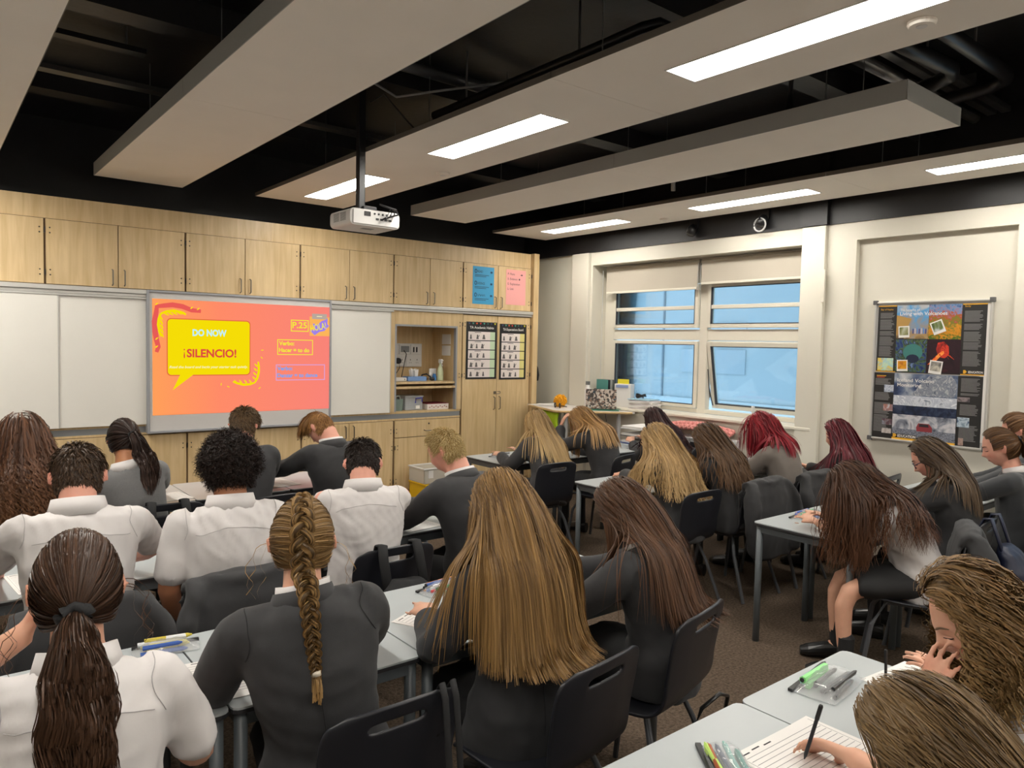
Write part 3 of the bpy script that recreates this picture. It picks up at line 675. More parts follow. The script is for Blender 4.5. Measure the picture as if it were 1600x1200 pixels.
# ------------------------------------------------------------------ ceiling: rafts, lights, services
ZR = 3.0
def raft(label, x0, x1, y0, y1, thick, seams, lights, grp, side, lamp_lab):
    t = thing('ceiling_raft', label, 'ceiling panel', ((x0+x1)/2, (y0+y1)/2, ZR), grp)
    ys_ = [y0]+[s for s in seams if y0 < s < y1]+[y1]
    cuts = sorted(lights)
    xm = (x0+x1)/2; lw = 0.112
    for i in range(len(ys_)-1):
        a, b_ = ys_[i]+.0015, ys_[i+1]-.0015
        mb = MB()
        ls = [l for l in cuts if a < l < b_]
        if not ls: mb.box(x0, x1, a, b_, ZR, ZR+thick)
        else:
            mb.box(x0, xm-lw, a, b_, ZR, ZR+thick); mb.box(xm+lw, x1, a, b_, ZR, ZR+thick)
            cur = a
            for l in ls:
                mb.box(xm-lw, xm+lw, cur, l-0.59, ZR, ZR+thick); cur = l+0.59
            mb.box(xm-lw, xm+lw, cur, b_, ZR, ZR+thick)
        mb.build('raft_panel', PANEL, t)
        e = .004
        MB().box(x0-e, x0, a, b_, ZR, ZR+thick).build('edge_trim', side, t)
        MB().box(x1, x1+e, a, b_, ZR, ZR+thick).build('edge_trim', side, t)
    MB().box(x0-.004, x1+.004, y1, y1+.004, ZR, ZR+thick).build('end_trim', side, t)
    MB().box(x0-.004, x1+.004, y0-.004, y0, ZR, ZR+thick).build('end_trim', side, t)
    for yy in np.arange(y0+.5, y1, 1.5):
        for xx in (x0+.12, x1-.12):
            MB().tube([(xx, yy, ZR+thick), (xx, yy, CEIL)], .003, 5).build('suspension_wire', GALV, t)
    for kl, (l, ll) in enumerate(zip(cuts, lamp_lab)):
        q = thing('ceiling_light', ll, 'light', (xm, l, ZR), 'LED light panels')
        MB().box(xm-.104, xm+.104, l-.582, l+.582, ZR+.012, ZR+.02).build('diffuser', LEDS[kl+(5 if x0 < 1 else 0)], q)
        fb_ = MB(); a = .112; y_a, y_b = l-.59, l+.59
        fb_.box(xm-a, xm-a+.008, y_a, y_b, ZR-.004, ZR+.02).box(xm+a-.008, xm+a, y_a, y_b, ZR-.004, ZR+.02).box(xm-a+.008, xm+a-.008, y_a, y_a+.008, ZR-.004, ZR+.02).box(xm-a+.008, xm+a-.008, y_b-.008, y_b, ZR-.004, ZR+.02)
        fb_.build('light_frame', WHITEP, q)
        MB().box(xm-a, xm+a, y_a, y_b, ZR+.021, ZR+.045).build('housing', GALV, q)
    return t
SE = [-1.2, 1.38, 4.3]
LY = [-1.95, 0.08, 1.70, 3.75, 5.80]
raft('ceiling raft cut by the left picture edge', -0.35, 0.478, -2.5, 6.75, .03, [-1.2, .8, 2.72], LY, 'ceiling rafts', PANELDARK, ['LED light of the left edge raft, '+q_ for q_ in ('rearmost', 'second from the rear', 'third from the rear', 'second from the cupboards', 'nearest the cupboards')])
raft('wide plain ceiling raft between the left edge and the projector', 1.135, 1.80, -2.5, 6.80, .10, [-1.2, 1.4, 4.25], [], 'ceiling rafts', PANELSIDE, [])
raft('lit ceiling raft directly behind the projector pole', 2.40, 3.255, -2.5, 6.70, .03, [-1.2, 0.8, 2.72], LY, 'ceiling rafts', PANELDARK,
     ['LED light behind the camera in the middle raft', 'LED light over the camera in the middle raft', 'largest LED light at the top edge of the picture', 'LED light of the middle raft right of the projector pole', 'LED light right behind the projector'])
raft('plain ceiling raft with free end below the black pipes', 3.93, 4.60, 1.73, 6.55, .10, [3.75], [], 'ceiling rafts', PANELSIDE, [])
raft('lit ceiling raft along the window wall', 5.225, 6.04, -2.5, 6.88, .03, [-1.2, .8, 2.85], LY, 'ceiling rafts', PANELDARK,
     ['LED light behind the camera at the window side', 'LED light over the near window', 'LED light at the right edge above the pinboard', 'LED light of the window raft above the tilted pane', 'far LED light of the window raft by the cupboards'])
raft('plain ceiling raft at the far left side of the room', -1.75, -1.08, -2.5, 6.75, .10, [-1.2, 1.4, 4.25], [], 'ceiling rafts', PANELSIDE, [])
for (xx, yy, lab) in ((3.12, 4.75, 'round sensor dome on the middle raft near the projector'), (3.05, 1.30, 'round white sensor cover at the top right of the picture'), (5.83, 4.85, 'round sensor cover on the window raft')):
    q = thing('ceiling_sensor', lab, 'sensor', (xx, yy, ZR), 'ceiling sensors')
    MB().lathe((xx, yy, ZR-.02), [(.045, 0), (.052, .008), (.052, .019)], 20).build('cover', PANEL, q, smooth=False)
    MB().lathe((xx, yy, ZR-.022), [(.02, 0), (.02, .003)], 16).build('lens', WHITEP, q)
# beams and services on the black soffit
for k, yy in enumerate((0.9, 2.55, 4.4, 6.1)):
    b = tag(MB().box(-2.25, 6.18, yy-.09, yy+.09, CEIL-.16, CEIL).build('ceiling_beam', BLACKP, None), ['black painted beam over the near rows', 'black painted beam over the second row', 'black painted beam behind the projector mount', 'black painted beam nearest the cupboards'][k], 'beam', 'black ceiling beams')
def pipe(name, label, cat, pts, r, m, clips=(), grp=None):
    t = thing(name, label, cat, pts[0], grp)
    MB().tube(pts, r, 10).build('pipe', m, t, smooth=True)
    for c in clips: MB().tube([c, (c[0], c[1], CEIL)], .007, 6).build('hanger', GALV, t)
    return t
pipe('ceiling_pipe', 'long black pipe running above the lit middle raft', 'pipe', [(2.72, 4.25, 3.23), (2.75, 2.7, 3.25), (2.76, 2.47, 3.26), (2.80, 2.40, 3.27), (2.88, 2.37, 3.25), (2.95, 2.37, 3.18)], .028, BLACKM, [(2.75, 2.9, 3.25), (2.73, 3.9, 3.24)])
pipe('ceiling_pipe', 'black pipe looping beyond the free raft end, wider loop', 'pipe', [(3.2, 1.64, 3.36), (4.21, 1.64, 3.36), (4.95, 1.63, 3.35), (5.05, 1.66, 3.35), (5.10, 1.75, 3.34), (5.10, 2.2, 3.30), (5.0, 2.9, 3.25)], .042, BLACKM, [(4.5, 1.635, 3.36)])
pipe('ceiling_pipe', 'short black pipe between raft end and grey trunking', 'pipe', [(3.2, 1.87, 3.36), (4.23, 1.85, 3.36), (4.66, 1.81, 3.36), (4.75, 1.84, 3.35), (4.78, 1.95, 3.33), (4.76, 2.5, 3.25)], .045, BLACKM, [(4.4, 1.84, 3.36)])
pipe('ceiling_pipe', 'black pipe beside the free raft, running to the window side', 'pipe', [(3.75, 1.9, 3.36), (3.8, 3.6, 3.30), (3.78, 5.0, 3.30)], .022, BLACKM, [(3.78, 2.7, 3.33)])
pipe('ceiling_pipe', 'black drop pipe just above the free raft', 'pipe', [(4.05, 2.45, 3.1), (4.05, 2.45, 3.40), (4.2, 2.2, 3.45)], .03, BLACKM)
t = thing('cable_tray', 'silver cable trunking crossing the soffit at the right', 'trunking', (5, 1.95, 3.4))
for dy in (0, .09): MB().box(3.3, 6.1, 1.96+dy, 2.02+dy, 3.45, 3.49).build('trunking', GALV, t, bevel=.004)
for xx in (4.0, 5.4): MB().box(xx, xx+.02, 1.95, 2.12, 3.49, CEIL).build('hanger', GALV, t)
pipe('conduit', 'silver conduit pipe at the right edge of the soffit', 'pipe', [(4.4, 2.28, 3.50), (6.12, 2.20, 3.46)], .04, GALV)
t = thing('cable_tray', 'perforated tray with coiled cables left of the projector', 'trunking', (1.9, 5.2, 3.3))
MB().box(.2, 3.2, 5.25, 5.34, 3.30, 3.33).build('tray', mat('tray_grey', (0.09, 0.09, 0.09, 1), .4, metal=.6), t)
for k in range(5):
    a = [(1.92+.03*math.sin(i/10*6.28+k)+.02*k, 5.2+.01*k, 3.23+.07*math.cos(i/10*6.28)) for i in range(11)]
    MB().tube(a, .004, 5).build('cable_coil', GALV, t)
t = thing('cable_tray', 'black tray on the soffit above the left gap', 'trunking', (.8, 5.3, 3.42))
MB().box(.5, 1.1, 4.9, 4.98, 3.40, 3.43).build('tray', BLACKM, t)
for xx in (.6, 1.0): MB().tube([(xx, 4.94, 3.42), (xx, 4.94, CEIL)], .006, 6).build('hanger', GALV, t)
pipe('sprinkler_pipe', 'grey horizontal pipe behind the projector mount', 'pipe', [(1.7, 4.05, 3.42), (2.9, 4.0, 3.40), (3.6, 4.0, 3.4)], .04, mat('dull_pipe', (.08, .08, .085, 1), .35, metal=.5), [(2.4, 4.02, 3.41)])
pipe('conduit', 'grey bent conduit above the far end of the window raft', 'pipe', [(4.5, 5.3, 3.18), (4.95, 5.0, 3.16), (5.05, 4.95, 3.17), (5.08, 4.93, 3.3), (5.08, 4.93, 3.5)], .02, GALV)
pipe('conduit', 'upright grey conduit bend beside the free raft', 'pipe', [(5.15, 4.2, 3.08), (5.15, 4.2, 3.25), (5.1, 4.25, 3.35), (4.9, 4.4, 3.4)], .02, GALV)
tag(MB().tube([(2.0, 4.3, 3.5), (2.25, 4.28, 3.36), (2.4, 4.2, 3.27), (2.55, 3.9, 3.27), (2.8, 3.6, 3.3)], .008, 6).build('loose_cable', mat('grey_cable', (.25, .25, .25, 1), .5), None), 'grey cable drooping from the soffit by the projector pole', 'cable')
tag(MB().tube([(2.37, 4.5, 3.30), (2.45, 4.45, 3.36), (2.6, 4.4, 3.2), (2.75, 4.35, 3.06)], .006, 6).build('loose_cable', BLACKPL, None), 'black cable curving off the projector pole', 'cable')
for (x, y, lab) in ((2.0, 2.55, 'left of two small anchor bolts in the soffit'), (2.15, 2.2, 'right of two small anchor bolts in the soffit')):
    q = thing('anchor_bolt', lab, 'bolt', (x, y, CEIL-.03)); MB().lathe((x, y, CEIL-.045), [(.012, 0), (.012, .03), (.02, .03), (.02, .045)], 8).build('anchor', GALV, q); MB().tube([(x, y, 3.2), (x, y, CEIL-.04)], .002, 4).build('wire', BLACKM, q)
for (y, lab, ring) in ((4.75, 'black spotlight on the dark band above the left window', False), (3.95, 'black spotlight with white cable ring above the window', True)):
    q = thing('wall_spotlight', lab, 'spotlight', (WX-.04, y, 2.92), 'spotlights over the window')
    MB().box(WX-.04, WX-.012, y-.05, y+.05, 2.93, 3.03).build('mount', BLACKM, q, bevel=.006)
    MB().lathe((WX-.07, y, 2.90), [(.045, -.04), (.05, .02), (.035, .06)], 14, Matrix.Rotation(.5, 4, 'Y')).build('lamp_head', BLACKM, q, smooth=True)
    if ring: MB().tube([(WX-.10, y+.06*math.cos(a), 2.87+.06*math.sin(a)) for a in np.linspace(0, 6.1, 18)], .008, 6).build('cable_ring', mat('white_cable', (.5, .5, .5, 1), .5), q)
# projector
t = thing('projector', 'white ceiling projector on a black pole pointing at the board', 'projector', (2.42, 4.6, 2.45))
PJ = MB().plate(rrect(-.185, .185, -.055, .055, .03), (2.40, 4.46, 2.535), (1, 0, 0), (0, 0, 1), -.30)
PJ.build('housing', mat('projector_white', (0.60, 0.58, 0.56, 1), .4), t, bevel=0.004)
MB().box(2.235, 2.565, 4.452, 4.461, 2.49, 2.582).build('rear_panel', mat('projector_panel', (0.70, 0.69, 0.67, 1), .4), t, bevel=.003)
b = MB()
for k in range(6): b.box(2.315+k*.008, 2.319+k*.008, 4.448, 4.454, 2.545, 2.575)
for k in range(5): b.lathe((2.39+k*.03, 4.452, 2.565), [(.007, 0), (.007, .004)], 8, Matrix.Rotation(math.radians(90), 4, 'X'))
for k in range(4): b.box(2.40+k*.032, 2.42+k*.032, 4.448, 4.454, 2.525, 2.538)
b.build('sockets', BLACKPL, t)
b = MB()
for q in range(2):
    for k in range(8): b.box(2.2135, 2.2155, 4.52+q*.1, 4.60+q*.1, 2.515+k*.007, 2.518+k*.007)
b.build('side_vent', mat('vent_dark', (.12, .12, .12, 1), .6), t)
for k in range(4): MB().tube([(2.44+k*.03, 4.45, 2.53+.012*k), (2.45+k*.03, 4.40, 2.54+.01*k), (2.48+k*.015, 4.40, 2.60), (2.42, 4.44, 2.63)], .006, 6).build('cable', BLACKPL, t)
MB().box(2.36, 2.46, 4.55, 4.65, 2.59, 2.63).build('mount_plate', BLACKM, t, bevel=.004)
MB().box(2.335, 2.385, 4.575, 4.625, 2.60, CEIL).build('pole', BLACKM, t, bevel=.006)
MB().lathe((2.31, 4.755, 2.53), [(.03, 0), (.035, .02)], 14, Matrix.Rotation(math.radians(-90), 4, 'X')).build('lens', BLACKPL, t)
MB().box(2.36, 2.44, 4.55, 4.60, 2.4785, 2.4805).build('printed_mark', GREYPL, t)

# ------------------------------------------------------------------ pinboard with two posters
xb = 6.225
t = thing('pinboard', 'metal framed pinboard in the shallow wall recess', 'pinboard', (xb, 2.48, 1.0))
MB().box(xb+.012, WX+.062, 2.055, 2.905, 1.004, 2.122).build('panel', SILVER, t)
MB().box(xb-.004, WX+.062, 2.045, 2.06, .994, 2.132).box(xb-.004, WX+.062, 2.90, 2.915, .994, 2.132).box(xb-.004, WX+.062, 2.06, 2.90, 2.117, 2.132).box(xb-.004, WX+.062, 2.06, 2.90, .994, 1.009).build('frame', ALU, t, bevel=.003)
for y in (2.05, 2.91):
    for z in (1.0, 2.126): MB().box(xb-.008, xb+.02, y-.018, y+.018, z-.018, z+.018).build('corner_cap', mat('cap_grey', (.10, .10, .10, 1), .5), t, bevel=.004)
MB().box(xb+.0095, xb+.012, 2.065, 2.11, 1.05, 2.10).build('torn_backing', PAPER, t)
xp = xb+.009; ey = (0, -1, 0)
def photo_mat(name, cols, scale, distort=1.0, seed=0.0, zgrad=None):
    m = bpy.data.materials.new(name); m.use_nodes = True; N, L = nodes_of(m); b = N['Principled BSDF']; b.inputs['Roughness'].default_value = .35
    tcn = N.new('ShaderNodeTexCoord'); mp = N.new('ShaderNodeMapping'); mp.inputs['Location'].default_value = (seed, seed*.7, seed*1.3)
    L.new(tcn.outputs['Object'], mp.inputs['Vector'])
    nz = N.new('ShaderNodeTexNoise'); nz.inputs['Scale'].default_value = scale; nz.inputs['Detail'].default_value = 8; nz.inputs['Distortion'].default_value = distort
    L.new(mp.outputs[0], nz.inputs['Vector'])
    r = N.new('ShaderNodeValToRGB'); el = r.color_ramp.elements
    n = len(cols)
    el[0].position = .32; el[0].color = C(cols[0]); el[1].position = .68; el[1].color = C(cols[-1])
    for i, c_ in enumerate(cols[1:-1]):
        k = el.new(.32+.36*(i+1)/(n-1)); k.color = C(c_)
    fac = nz.outputs['Fac']
    if zgrad:
        sp = N.new('ShaderNodeSeparateXYZ'); L.new(tcn.outputs['Object'], sp.inputs[0])
        mr = N.new('ShaderNodeMapRange'); mr.inputs[1].default_value = zgrad[0]; mr.inputs[2].default_value = zgrad[1]; mr.inputs[3].default_value = .25; mr.inputs[4].default_value = .75
        L.new(sp.outputs['Z'], mr.inputs[0])
        mm = N.new('ShaderNodeMix'); mm.data_type = 'FLOAT'; mm.inputs[0].default_value = zgrad[2]
        L.new(mr.outputs[0], mm.inputs[2]); L.new(nz.outputs['Fac'], mm.inputs[3]); fac = mm.outputs[0]
    L.new(fac, r.inputs[0]); L.new(r.outputs[0], b.inputs['Base Color']); return m
BLKPAPER = mat('black_print', (0.022, 0.022, 0.022, 1), .35)
GREYTEXT = mat('grey_print', (0.20, 0.20, 0.20, 1), .5)
def pic(parent, y1, y0, z0, z1, m, name='picture', dx=.0008):
    """y1 is the left edge in view (larger y)"""
    return MB().box(xp-.0006-dx, xp-.0004, y0, y1, z0, z1).build(name, m, parent)
def quadpic(parent, pts, m, name, dx=.0008):
    k = len(pts); v = [(xp-dx-.0004, y, z) for y, z in pts]+[(xp-.0003, y, z) for y, z in pts]
    return MB().add(v, [tuple(range(k)), tuple(range(2*k-1, k-1, -1))]+[(i, k+i, k+(i+1) % k, (i+1) % k) for i in range(k)]).build(name, m, parent)
def text_column(parent, y1, y0, z_list):
    b = MB(); rr = random.Random(int(y1*1000))
    for (z1, z0) in z_list:
        z = z1
        while z > z0:
            b.box(xp-.0012, xp-.0006, y0+rr.random()*.03, y1, z-.005, z); z -= .0095
    tag(b.build('small_print', GREYTEXT, parent), kind='stuff')
P1 = thing('wall_poster', 'dark volcano living poster with four photos, upper pinboard', 'poster', (xp, 2.48, 1.556))
MB().box(xp, xp+.002, 2.082, 2.886, 1.556, 2.10).build('sheet', BLKPAPER, P1)
yel = flat('#e0a92c')
pic(P1, 2.886, 2.74, 2.092, 2.10, yel, 'yellow_strip'); pic(P1, 2.25, 2.082, 2.092, 2.10, yel, 'yellow_strip')
pic(P1, 2.886, 2.73, 1.556, 1.563, yel, 'yellow_strip'); pic(P1, 2.245, 2.082, 1.556, 1.563, yel, 'yellow_strip')
pA = pic(P1, 2.736, 2.492, 1.83, 2.10, photo_mat('photo_street', ['#4b3a28', '#a98a5a', '#8d8f93', '#4f9ad0', '#b6b9bb'], 9, 1.2, .3, (1.84, 2.08, .45)))
pB = pic(P1, 2.49, 2.254, 1.828, 2.10, photo_mat('photo_orchard', ['#4a6a1c', '#d68a1f', '#6d7c2a', '#b5502a', '#6f8fb8', '#24477c'], 26, 1.5, 1.7, (1.84, 2.12, .35)))
pC = pic(P1, 2.734, 2.496, 1.562, 1.824, photo_mat('photo_geothermal', ['#0e1a2b', '#26407a', '#50683c', '#1d2b30', '#6e86b5'], 10, 2.5, 3.1))
pD = pic(P1, 2.493, 2.25, 1.565, 1.824, photo_mat('photo_eruption', ['#1a0d14', '#2c1320', '#241019', '#4a1a22'], 8, 1.0, 4.4))
quadpic(pD, [(2.41, 1.69), (2.425, 1.75), (2.415, 1.80), (2.37, 1.81), (2.335, 1.77), (2.33, 1.71), (2.36, 1.68)], photo_mat('photo_glow', ['#5a1418', '#a8281f', '#d8402a', '#7a1a1c'], 18, 1.5, 33), 'lava_plume', .0014)
quadpic(pD, [(2.485, 1.625), (2.43, 1.69), (2.385, 1.735), (2.37, 1.735), (2.365, 1.715), (2.395, 1.69), (2.44, 1.635)], photo_mat('photo_lava', ['#c83018', '#f06a2c', '#ffb050', '#e04a20'], 40, 1, 34), 'lava', .002)
for k in range(6): quadpic(pD, [(2.365, 1.722), (2.355-.012*k, 1.70-.012*(k % 3)), (2.352-.012*k, 1.694-.012*(k % 3))], flat('#d84a24'), 'lava_spray', .0018)
quadpic(pA, [(2.736, 2.02), (2.736, 1.86), (2.66, 1.90), (2.62, 1.99)], flat('#b08a4a'), 'building', .0014)
for k in range(7): quadpic(pA, [(2.61-.016*k, 1.91+.006*(k % 3)), (2.60-.016*k, 1.91), (2.60-.016*k, 1.87), (2.61-.016*k, 1.87)], flat(['#3e4c8a', '#b9b3c0', '#5f87c4'][k % 3]), 'walker', .002)
quadpic(pC, [(2.66+.075*math.cos(a)-.06, 1.72+.07*math.sin(a)) for a in np.linspace(0, 6.0, 14)], flat('#3c7a74'), 'arch', .0014)
quadpic(pC, [(2.60+.05*math.cos(a), 1.67+.035*math.sin(a)) for a in np.linspace(0, 6.0, 12)], flat('#12203c'), 'arch', .0018)
def polaroid(cy, cz, wd, rot, m):
    c, s_ = math.cos(rot), math.sin(rot)
    def R_(pts): return [(cy-(p*c-q*s_), cz+(p*s_+q*c)) for p, q in pts]
    q = quadpic(P1, R_([(-wd, -wd*1.1), (wd, -wd*1.1), (wd, wd*1.1), (-wd, wd*1.1)]), PAPER, 'snapshot', .003)
    quadpic(q, R_([(-wd*.8, -wd*.65), (wd*.8, -wd*.65), (wd*.8, wd*.9), (-wd*.8, wd*.9)]), m, 'snapshot_image', .0042)
polaroid(2.675, 1.885, .042, .05, photo_mat('snap_valley', ['#5b6d3c', '#8f8f63', '#b9bda8'], 12, 1, 5.0))
polaroid(2.421, 1.922, .046, .38, photo_mat('snap_hill', ['#3a4a2a', '#6a7a44', '#c5ccd0'], 9, 1, 6.0))
polaroid(2.676, 1.612, .042, .04, photo_mat('snap_flower', ['#1a1a1a', '#e2a21f', '#b46a1a'], 16, 1, 7.0))
polaroid(2.423, 1.607, .047, -.12, photo_mat('snap_lava', ['#4a4a48', '#8b8880', '#cfc8b8'], 14, 1, 8.0))
text('The benefits of', (xp-.003, 2.711, 2.052), ey, ez, .15, .020, PAPER, P1)
text('Living with Volcanoes', (xp-.003, 2.711, 2.018), ey, ez, .355, .027, PAPER, P1, bold=.012)
text('Bay of Naples', (xp-.002, 2.865, 2.062), ey, ez, .10, .013, yel, P1)
text('Sicily', (xp-.002, 2.235, 2.075), ey, ez, .04, .013, yel, P1)
text_column(P1, 2.868, 2.75, [(2.04, 1.995), (1.985, 1.90), (1.89, 1.86), (1.845, 1.775), (1.765, 1.68)])
text_column(P1, 2.235, 2.105, [(2.045, 1.96), (1.945, 1.90), (1.885, 1.815), (1.805, 1.75), (1.735, 1.63)])
pic(P1, 2.875, 2.748, 1.566, 1.67, photo_mat('map', ['#9fcad0', '#c9dcb0', '#9fcad0', '#e6c84a', '#86b8c8'], 14, 1, 9), 'map')
text('EDUCATION', (xp-.002, 2.19, 1.572), ey, ez, .10, .016, PAPER, P1, bold=.03)
quadpic(P1, [(2.225, 1.568), (2.225, 1.594), (2.212, 1.594), (2.20, 1.581), (2.212, 1.568)], yel, 'emblem', .0015)
P2_ = thing('wall_poster', 'Iceland ash cloud poster with dark text columns, lower pinboard', 'poster', (xp, 2.49, 1.0))
MB().box(xp, xp+.002, 2.085, 2.895, 1.006, 1.548).build('sheet', BLKPAPER, P2_)
pE = pic(P2_, 2.732, 2.257, 1.025, 1.548, photo_mat('photo_ash', ['#16233c', '#2f4166', '#5c6a84', '#98a0ac', '#c3c6c9'], 7, .6, 10.0, (1.30, 1.62, .85)))
pic(pE, 2.732, 2.257, 1.29, 1.37, photo_mat('photo_snow', ['#7e8797', '#cfd3da', '#aab1bf', '#dfe2e6'], 16, 1.5, 11), 'snowfield', .0012)
pic(pE, 2.732, 2.257, 1.215, 1.29, photo_mat('photo_ridge', ['#0e1626', '#1d2a44', '#3a455c'], 14, 1.5, 12), 'ridge', .0012)
pic(pE, 2.732, 2.257, 1.025, 1.10, photo_mat('photo_water', ['#2a2f3c', '#8d93a0', '#4b4f5a', '#a5aab4'], 30, 2, 13), 'water', .0012)
pic(pE, 2.732, 2.257, 1.10, 1.215, photo_mat('photo_spray', ['#39404f', '#8f949f', '#c9c8cc', '#5b5566'], 9, .8, 14), 'spray', .0012)
quadpic(pE, [(2.54, 1.09), (2.425, 1.09), (2.425, 1.125), (2.45, 1.155), (2.53, 1.155), (2.545, 1.12)], flat('#8a3038'), 'car', .0022)
quadpic(pE, [(2.525, 1.128), (2.45, 1.128), (2.455, 1.15), (2.52, 1.15)], flat('#2a1c24'), 'car_window', .003)
quadpic(pE, [(2.60, 1.375), (2.56, 1.42), (2.53, 1.47), (2.50, 1.50), (2.46, 1.54), (2.30, 1.54), (2.27, 1.50), (2.262, 1.43), (2.28, 1.375)], photo_mat('photo_plume', ['#4c566a', '#8d929c', '#6d7686', '#b4b5b8', '#9a9ca2'], 22, 2.2, 31), 'ash_plume', .0011)
text('Iceland Volcano', (xp-.004, 2.706, 1.482), ey, ez, .28, .027, PAPER, P2_, bold=.008)
text('Monitoring', (xp-.004, 2.706, 1.443), ey, ez, .185, .027, PAPER, P2_, bold=.008)
pic(P2_, 2.875, 2.80, 1.520, 1.526, yel, 'heading_print', .0012); pic(P2_, 2.875, 2.81, 1.508, 1.514, flat('#b5503a'), 'heading_print', .0012)
text_column(P2_, 2.885, 2.755, [(1.50, 1.45), (1.385, 1.32), (1.30, 1.21), (1.20, 1.06)])
text_column(P2_, 2.235, 2.10, [(1.53, 1.43), (1.415, 1.40), (1.33, 1.25), (1.17, 1.05)])
for (a, b_, c_, d_, sd, cols) in ((2.81, 2.735, 1.39, 1.45, 21, ['#5f6f8f', '#c6ccd6', '#8a93a8']), (2.81, 2.735, 1.235, 1.29, 22, ['#6d7f96', '#a56f5f', '#b9c2cc']), (2.815, 2.735, 1.12, 1.17, 23, ['#2a3c5c', '#6a4a4a', '#8a93a0']), (2.815, 2.74, 1.05, 1.09, 24, ['#a59a96', '#c9c4c0', '#7d7672']),
       (2.255, 2.17, 1.35, 1.385, 25, ['#2a2730', '#8a7f80', '#4a4750']), (2.25, 2.165, 1.155, 1.23, 26, ['#3f5a7c', '#b9c8d2', '#6f8496']), (2.235, 2.20, 1.015, 1.07, 27, ['#4a2f3a', '#b0968a', '#6a5a62'])):
    pic(P2_, a, b_, c_, d_, photo_mat('photo_small', cols, 18, 1, sd), 'picture', .0014)
quadpic(P2_, [(2.732, 1.025), (2.257, 1.025), (2.257, .998), (2.732, .998)], yel, 'yellow_strip', .0016)
pic(P2_, 2.732, 2.54, 1.025, 1.055, BLKPAPER, 'logo_bar', .0024)
text('EDUCATION', (xp-.005, 2.685, 1.031), ey, ez, .14, .020, PAPER, P2_, bold=.03)
quadpic(P2_, [(2.722, 1.028), (2.722, 1.055), (2.705, 1.055), (2.692, 1.041), (2.705, 1.028)], yel, 'emblem', .004)

# ================================================================== FURNITURE
ZT_ = 0.71
def make_table():
    t = thing('school_table', 'x', 'table', (0, 0, 0))
    w_, d_ = .604, .604
    MB().plate(rrect(-w_/2, w_/2, -d_/2, d_/2, .025, 3), (0, 0, ZT_-.018), (1, 0, 0), (0, 1, 0), .012).build('edging', TOPEDGE, t, world=False)
    MB().plate(rrect(-w_/2, w_/2, -d_/2, d_/2, .025, 3), (0, 0, ZT_-.006), (1, 0, 0), (0, 1, 0), .006).build('table_top', TOPGREY, t, world=False)
    a = w_/2-.03; b = MB()
    b.box(-a, a, -a-.012, -a+.012, ZT_-.06, ZT_-.019).box(-a, a, a-.012, a+.012, ZT_-.06, ZT_-.019)
    b.box(-a-.012, -a+.012, -a+.012, a-.012, ZT_-.06, ZT_-.019).box(a-.012, a+.012, -a+.012, a-.012, ZT_-.06, ZT_-.019)
    b.build('frame', LEGGREY, t, world=False)
    for sx in (-1, 1):
        for sy in (-1, 1):
            MB().tube([(sx*a, sy*a, 0), (sx*a, sy*a, ZT_-.02)], .019, 12).build('leg', LEGGREY, t, world=False, smooth=True)
    return t
ROW1, ROW2, ROW3, ROW4 = .885, 2.285, 3.62, 5.05
TABLES = []
for k, lab in enumerate(('at the bottom edge left of the ruled worksheet', 'under the clear pencil case at the bottom edge', 'with a free right corner, under the green highlighter case')): TABLES.append((.905+k*.61, ROW1, 'nearest row grey table '+lab))
for k, lab in enumerate(('at the far left, behind the near ponytail pupil', 'left of the joint beside the ruled worksheet', 'in front of the pupil with the braid', 'with the stuffed pencil case, in front of the long blonde hair', 'in front of the long brown haired pupil')): TABLES.append((-.265+k*.61, ROW2, 'second row grey table '+lab))
for k, lab in enumerate(('at the left edge', 'in front of the white shirted pupil at the left', 'with the pink and orange pens on it', 'in front of the pupil with pink ears in white', 'in front of the bleached blond pupil')): TABLES.append((-.245+k*.61, ROW3, 'third row grey table '+lab))
for k, lab in enumerate(('at the left edge in front of the curly haired pupil', 'in front of the grey jumper ponytail pupil', 'in front of the two pupils in blazers, left one', 'in front of the two pupils in blazers, right one')): TABLES.append((.425+k*.61, ROW4, 'front row grey table '+lab))
for k, lab in enumerate(('with bare end leg, before the hunched brunette', 'in front of the pupil with glasses', 'in front of the profile pupil with ponytail', 'against the window wall')): TABLES.append((4.105+k*.61 if k < 3 else 5.86, 2.13, 'second row right block grey table '+lab))
for k, lab in enumerate(('with a bare end leg beside the aisle', 'in front of the wavy brown haired pupil', 'in front of the bright red haired pupil', 'against the sill')): TABLES.append((4.085+k*.61 if k < 3 else 5.86, 3.63, 'third row right block grey table '+lab))
for k, lab in enumerate(('with grey pencil case on its end', 'in front of the pupil leaning on one hand', 'next to the sill table', 'by the window under the reading matter')): TABLES.append((4.11+k*.61 if k < 3 else 5.86, 5.06, 'front row right block grey table '+lab))
T0 = make_table()
for i, (x, y, lab) in enumerate(TABLES):
    o = T0 if i == 0 else copy_tree(T0)
    o.location = (x, y, 0); tag(o, lab, 'table', 'grey school tables')
    if x > 5.85: o.scale = (.9, 1, 1)

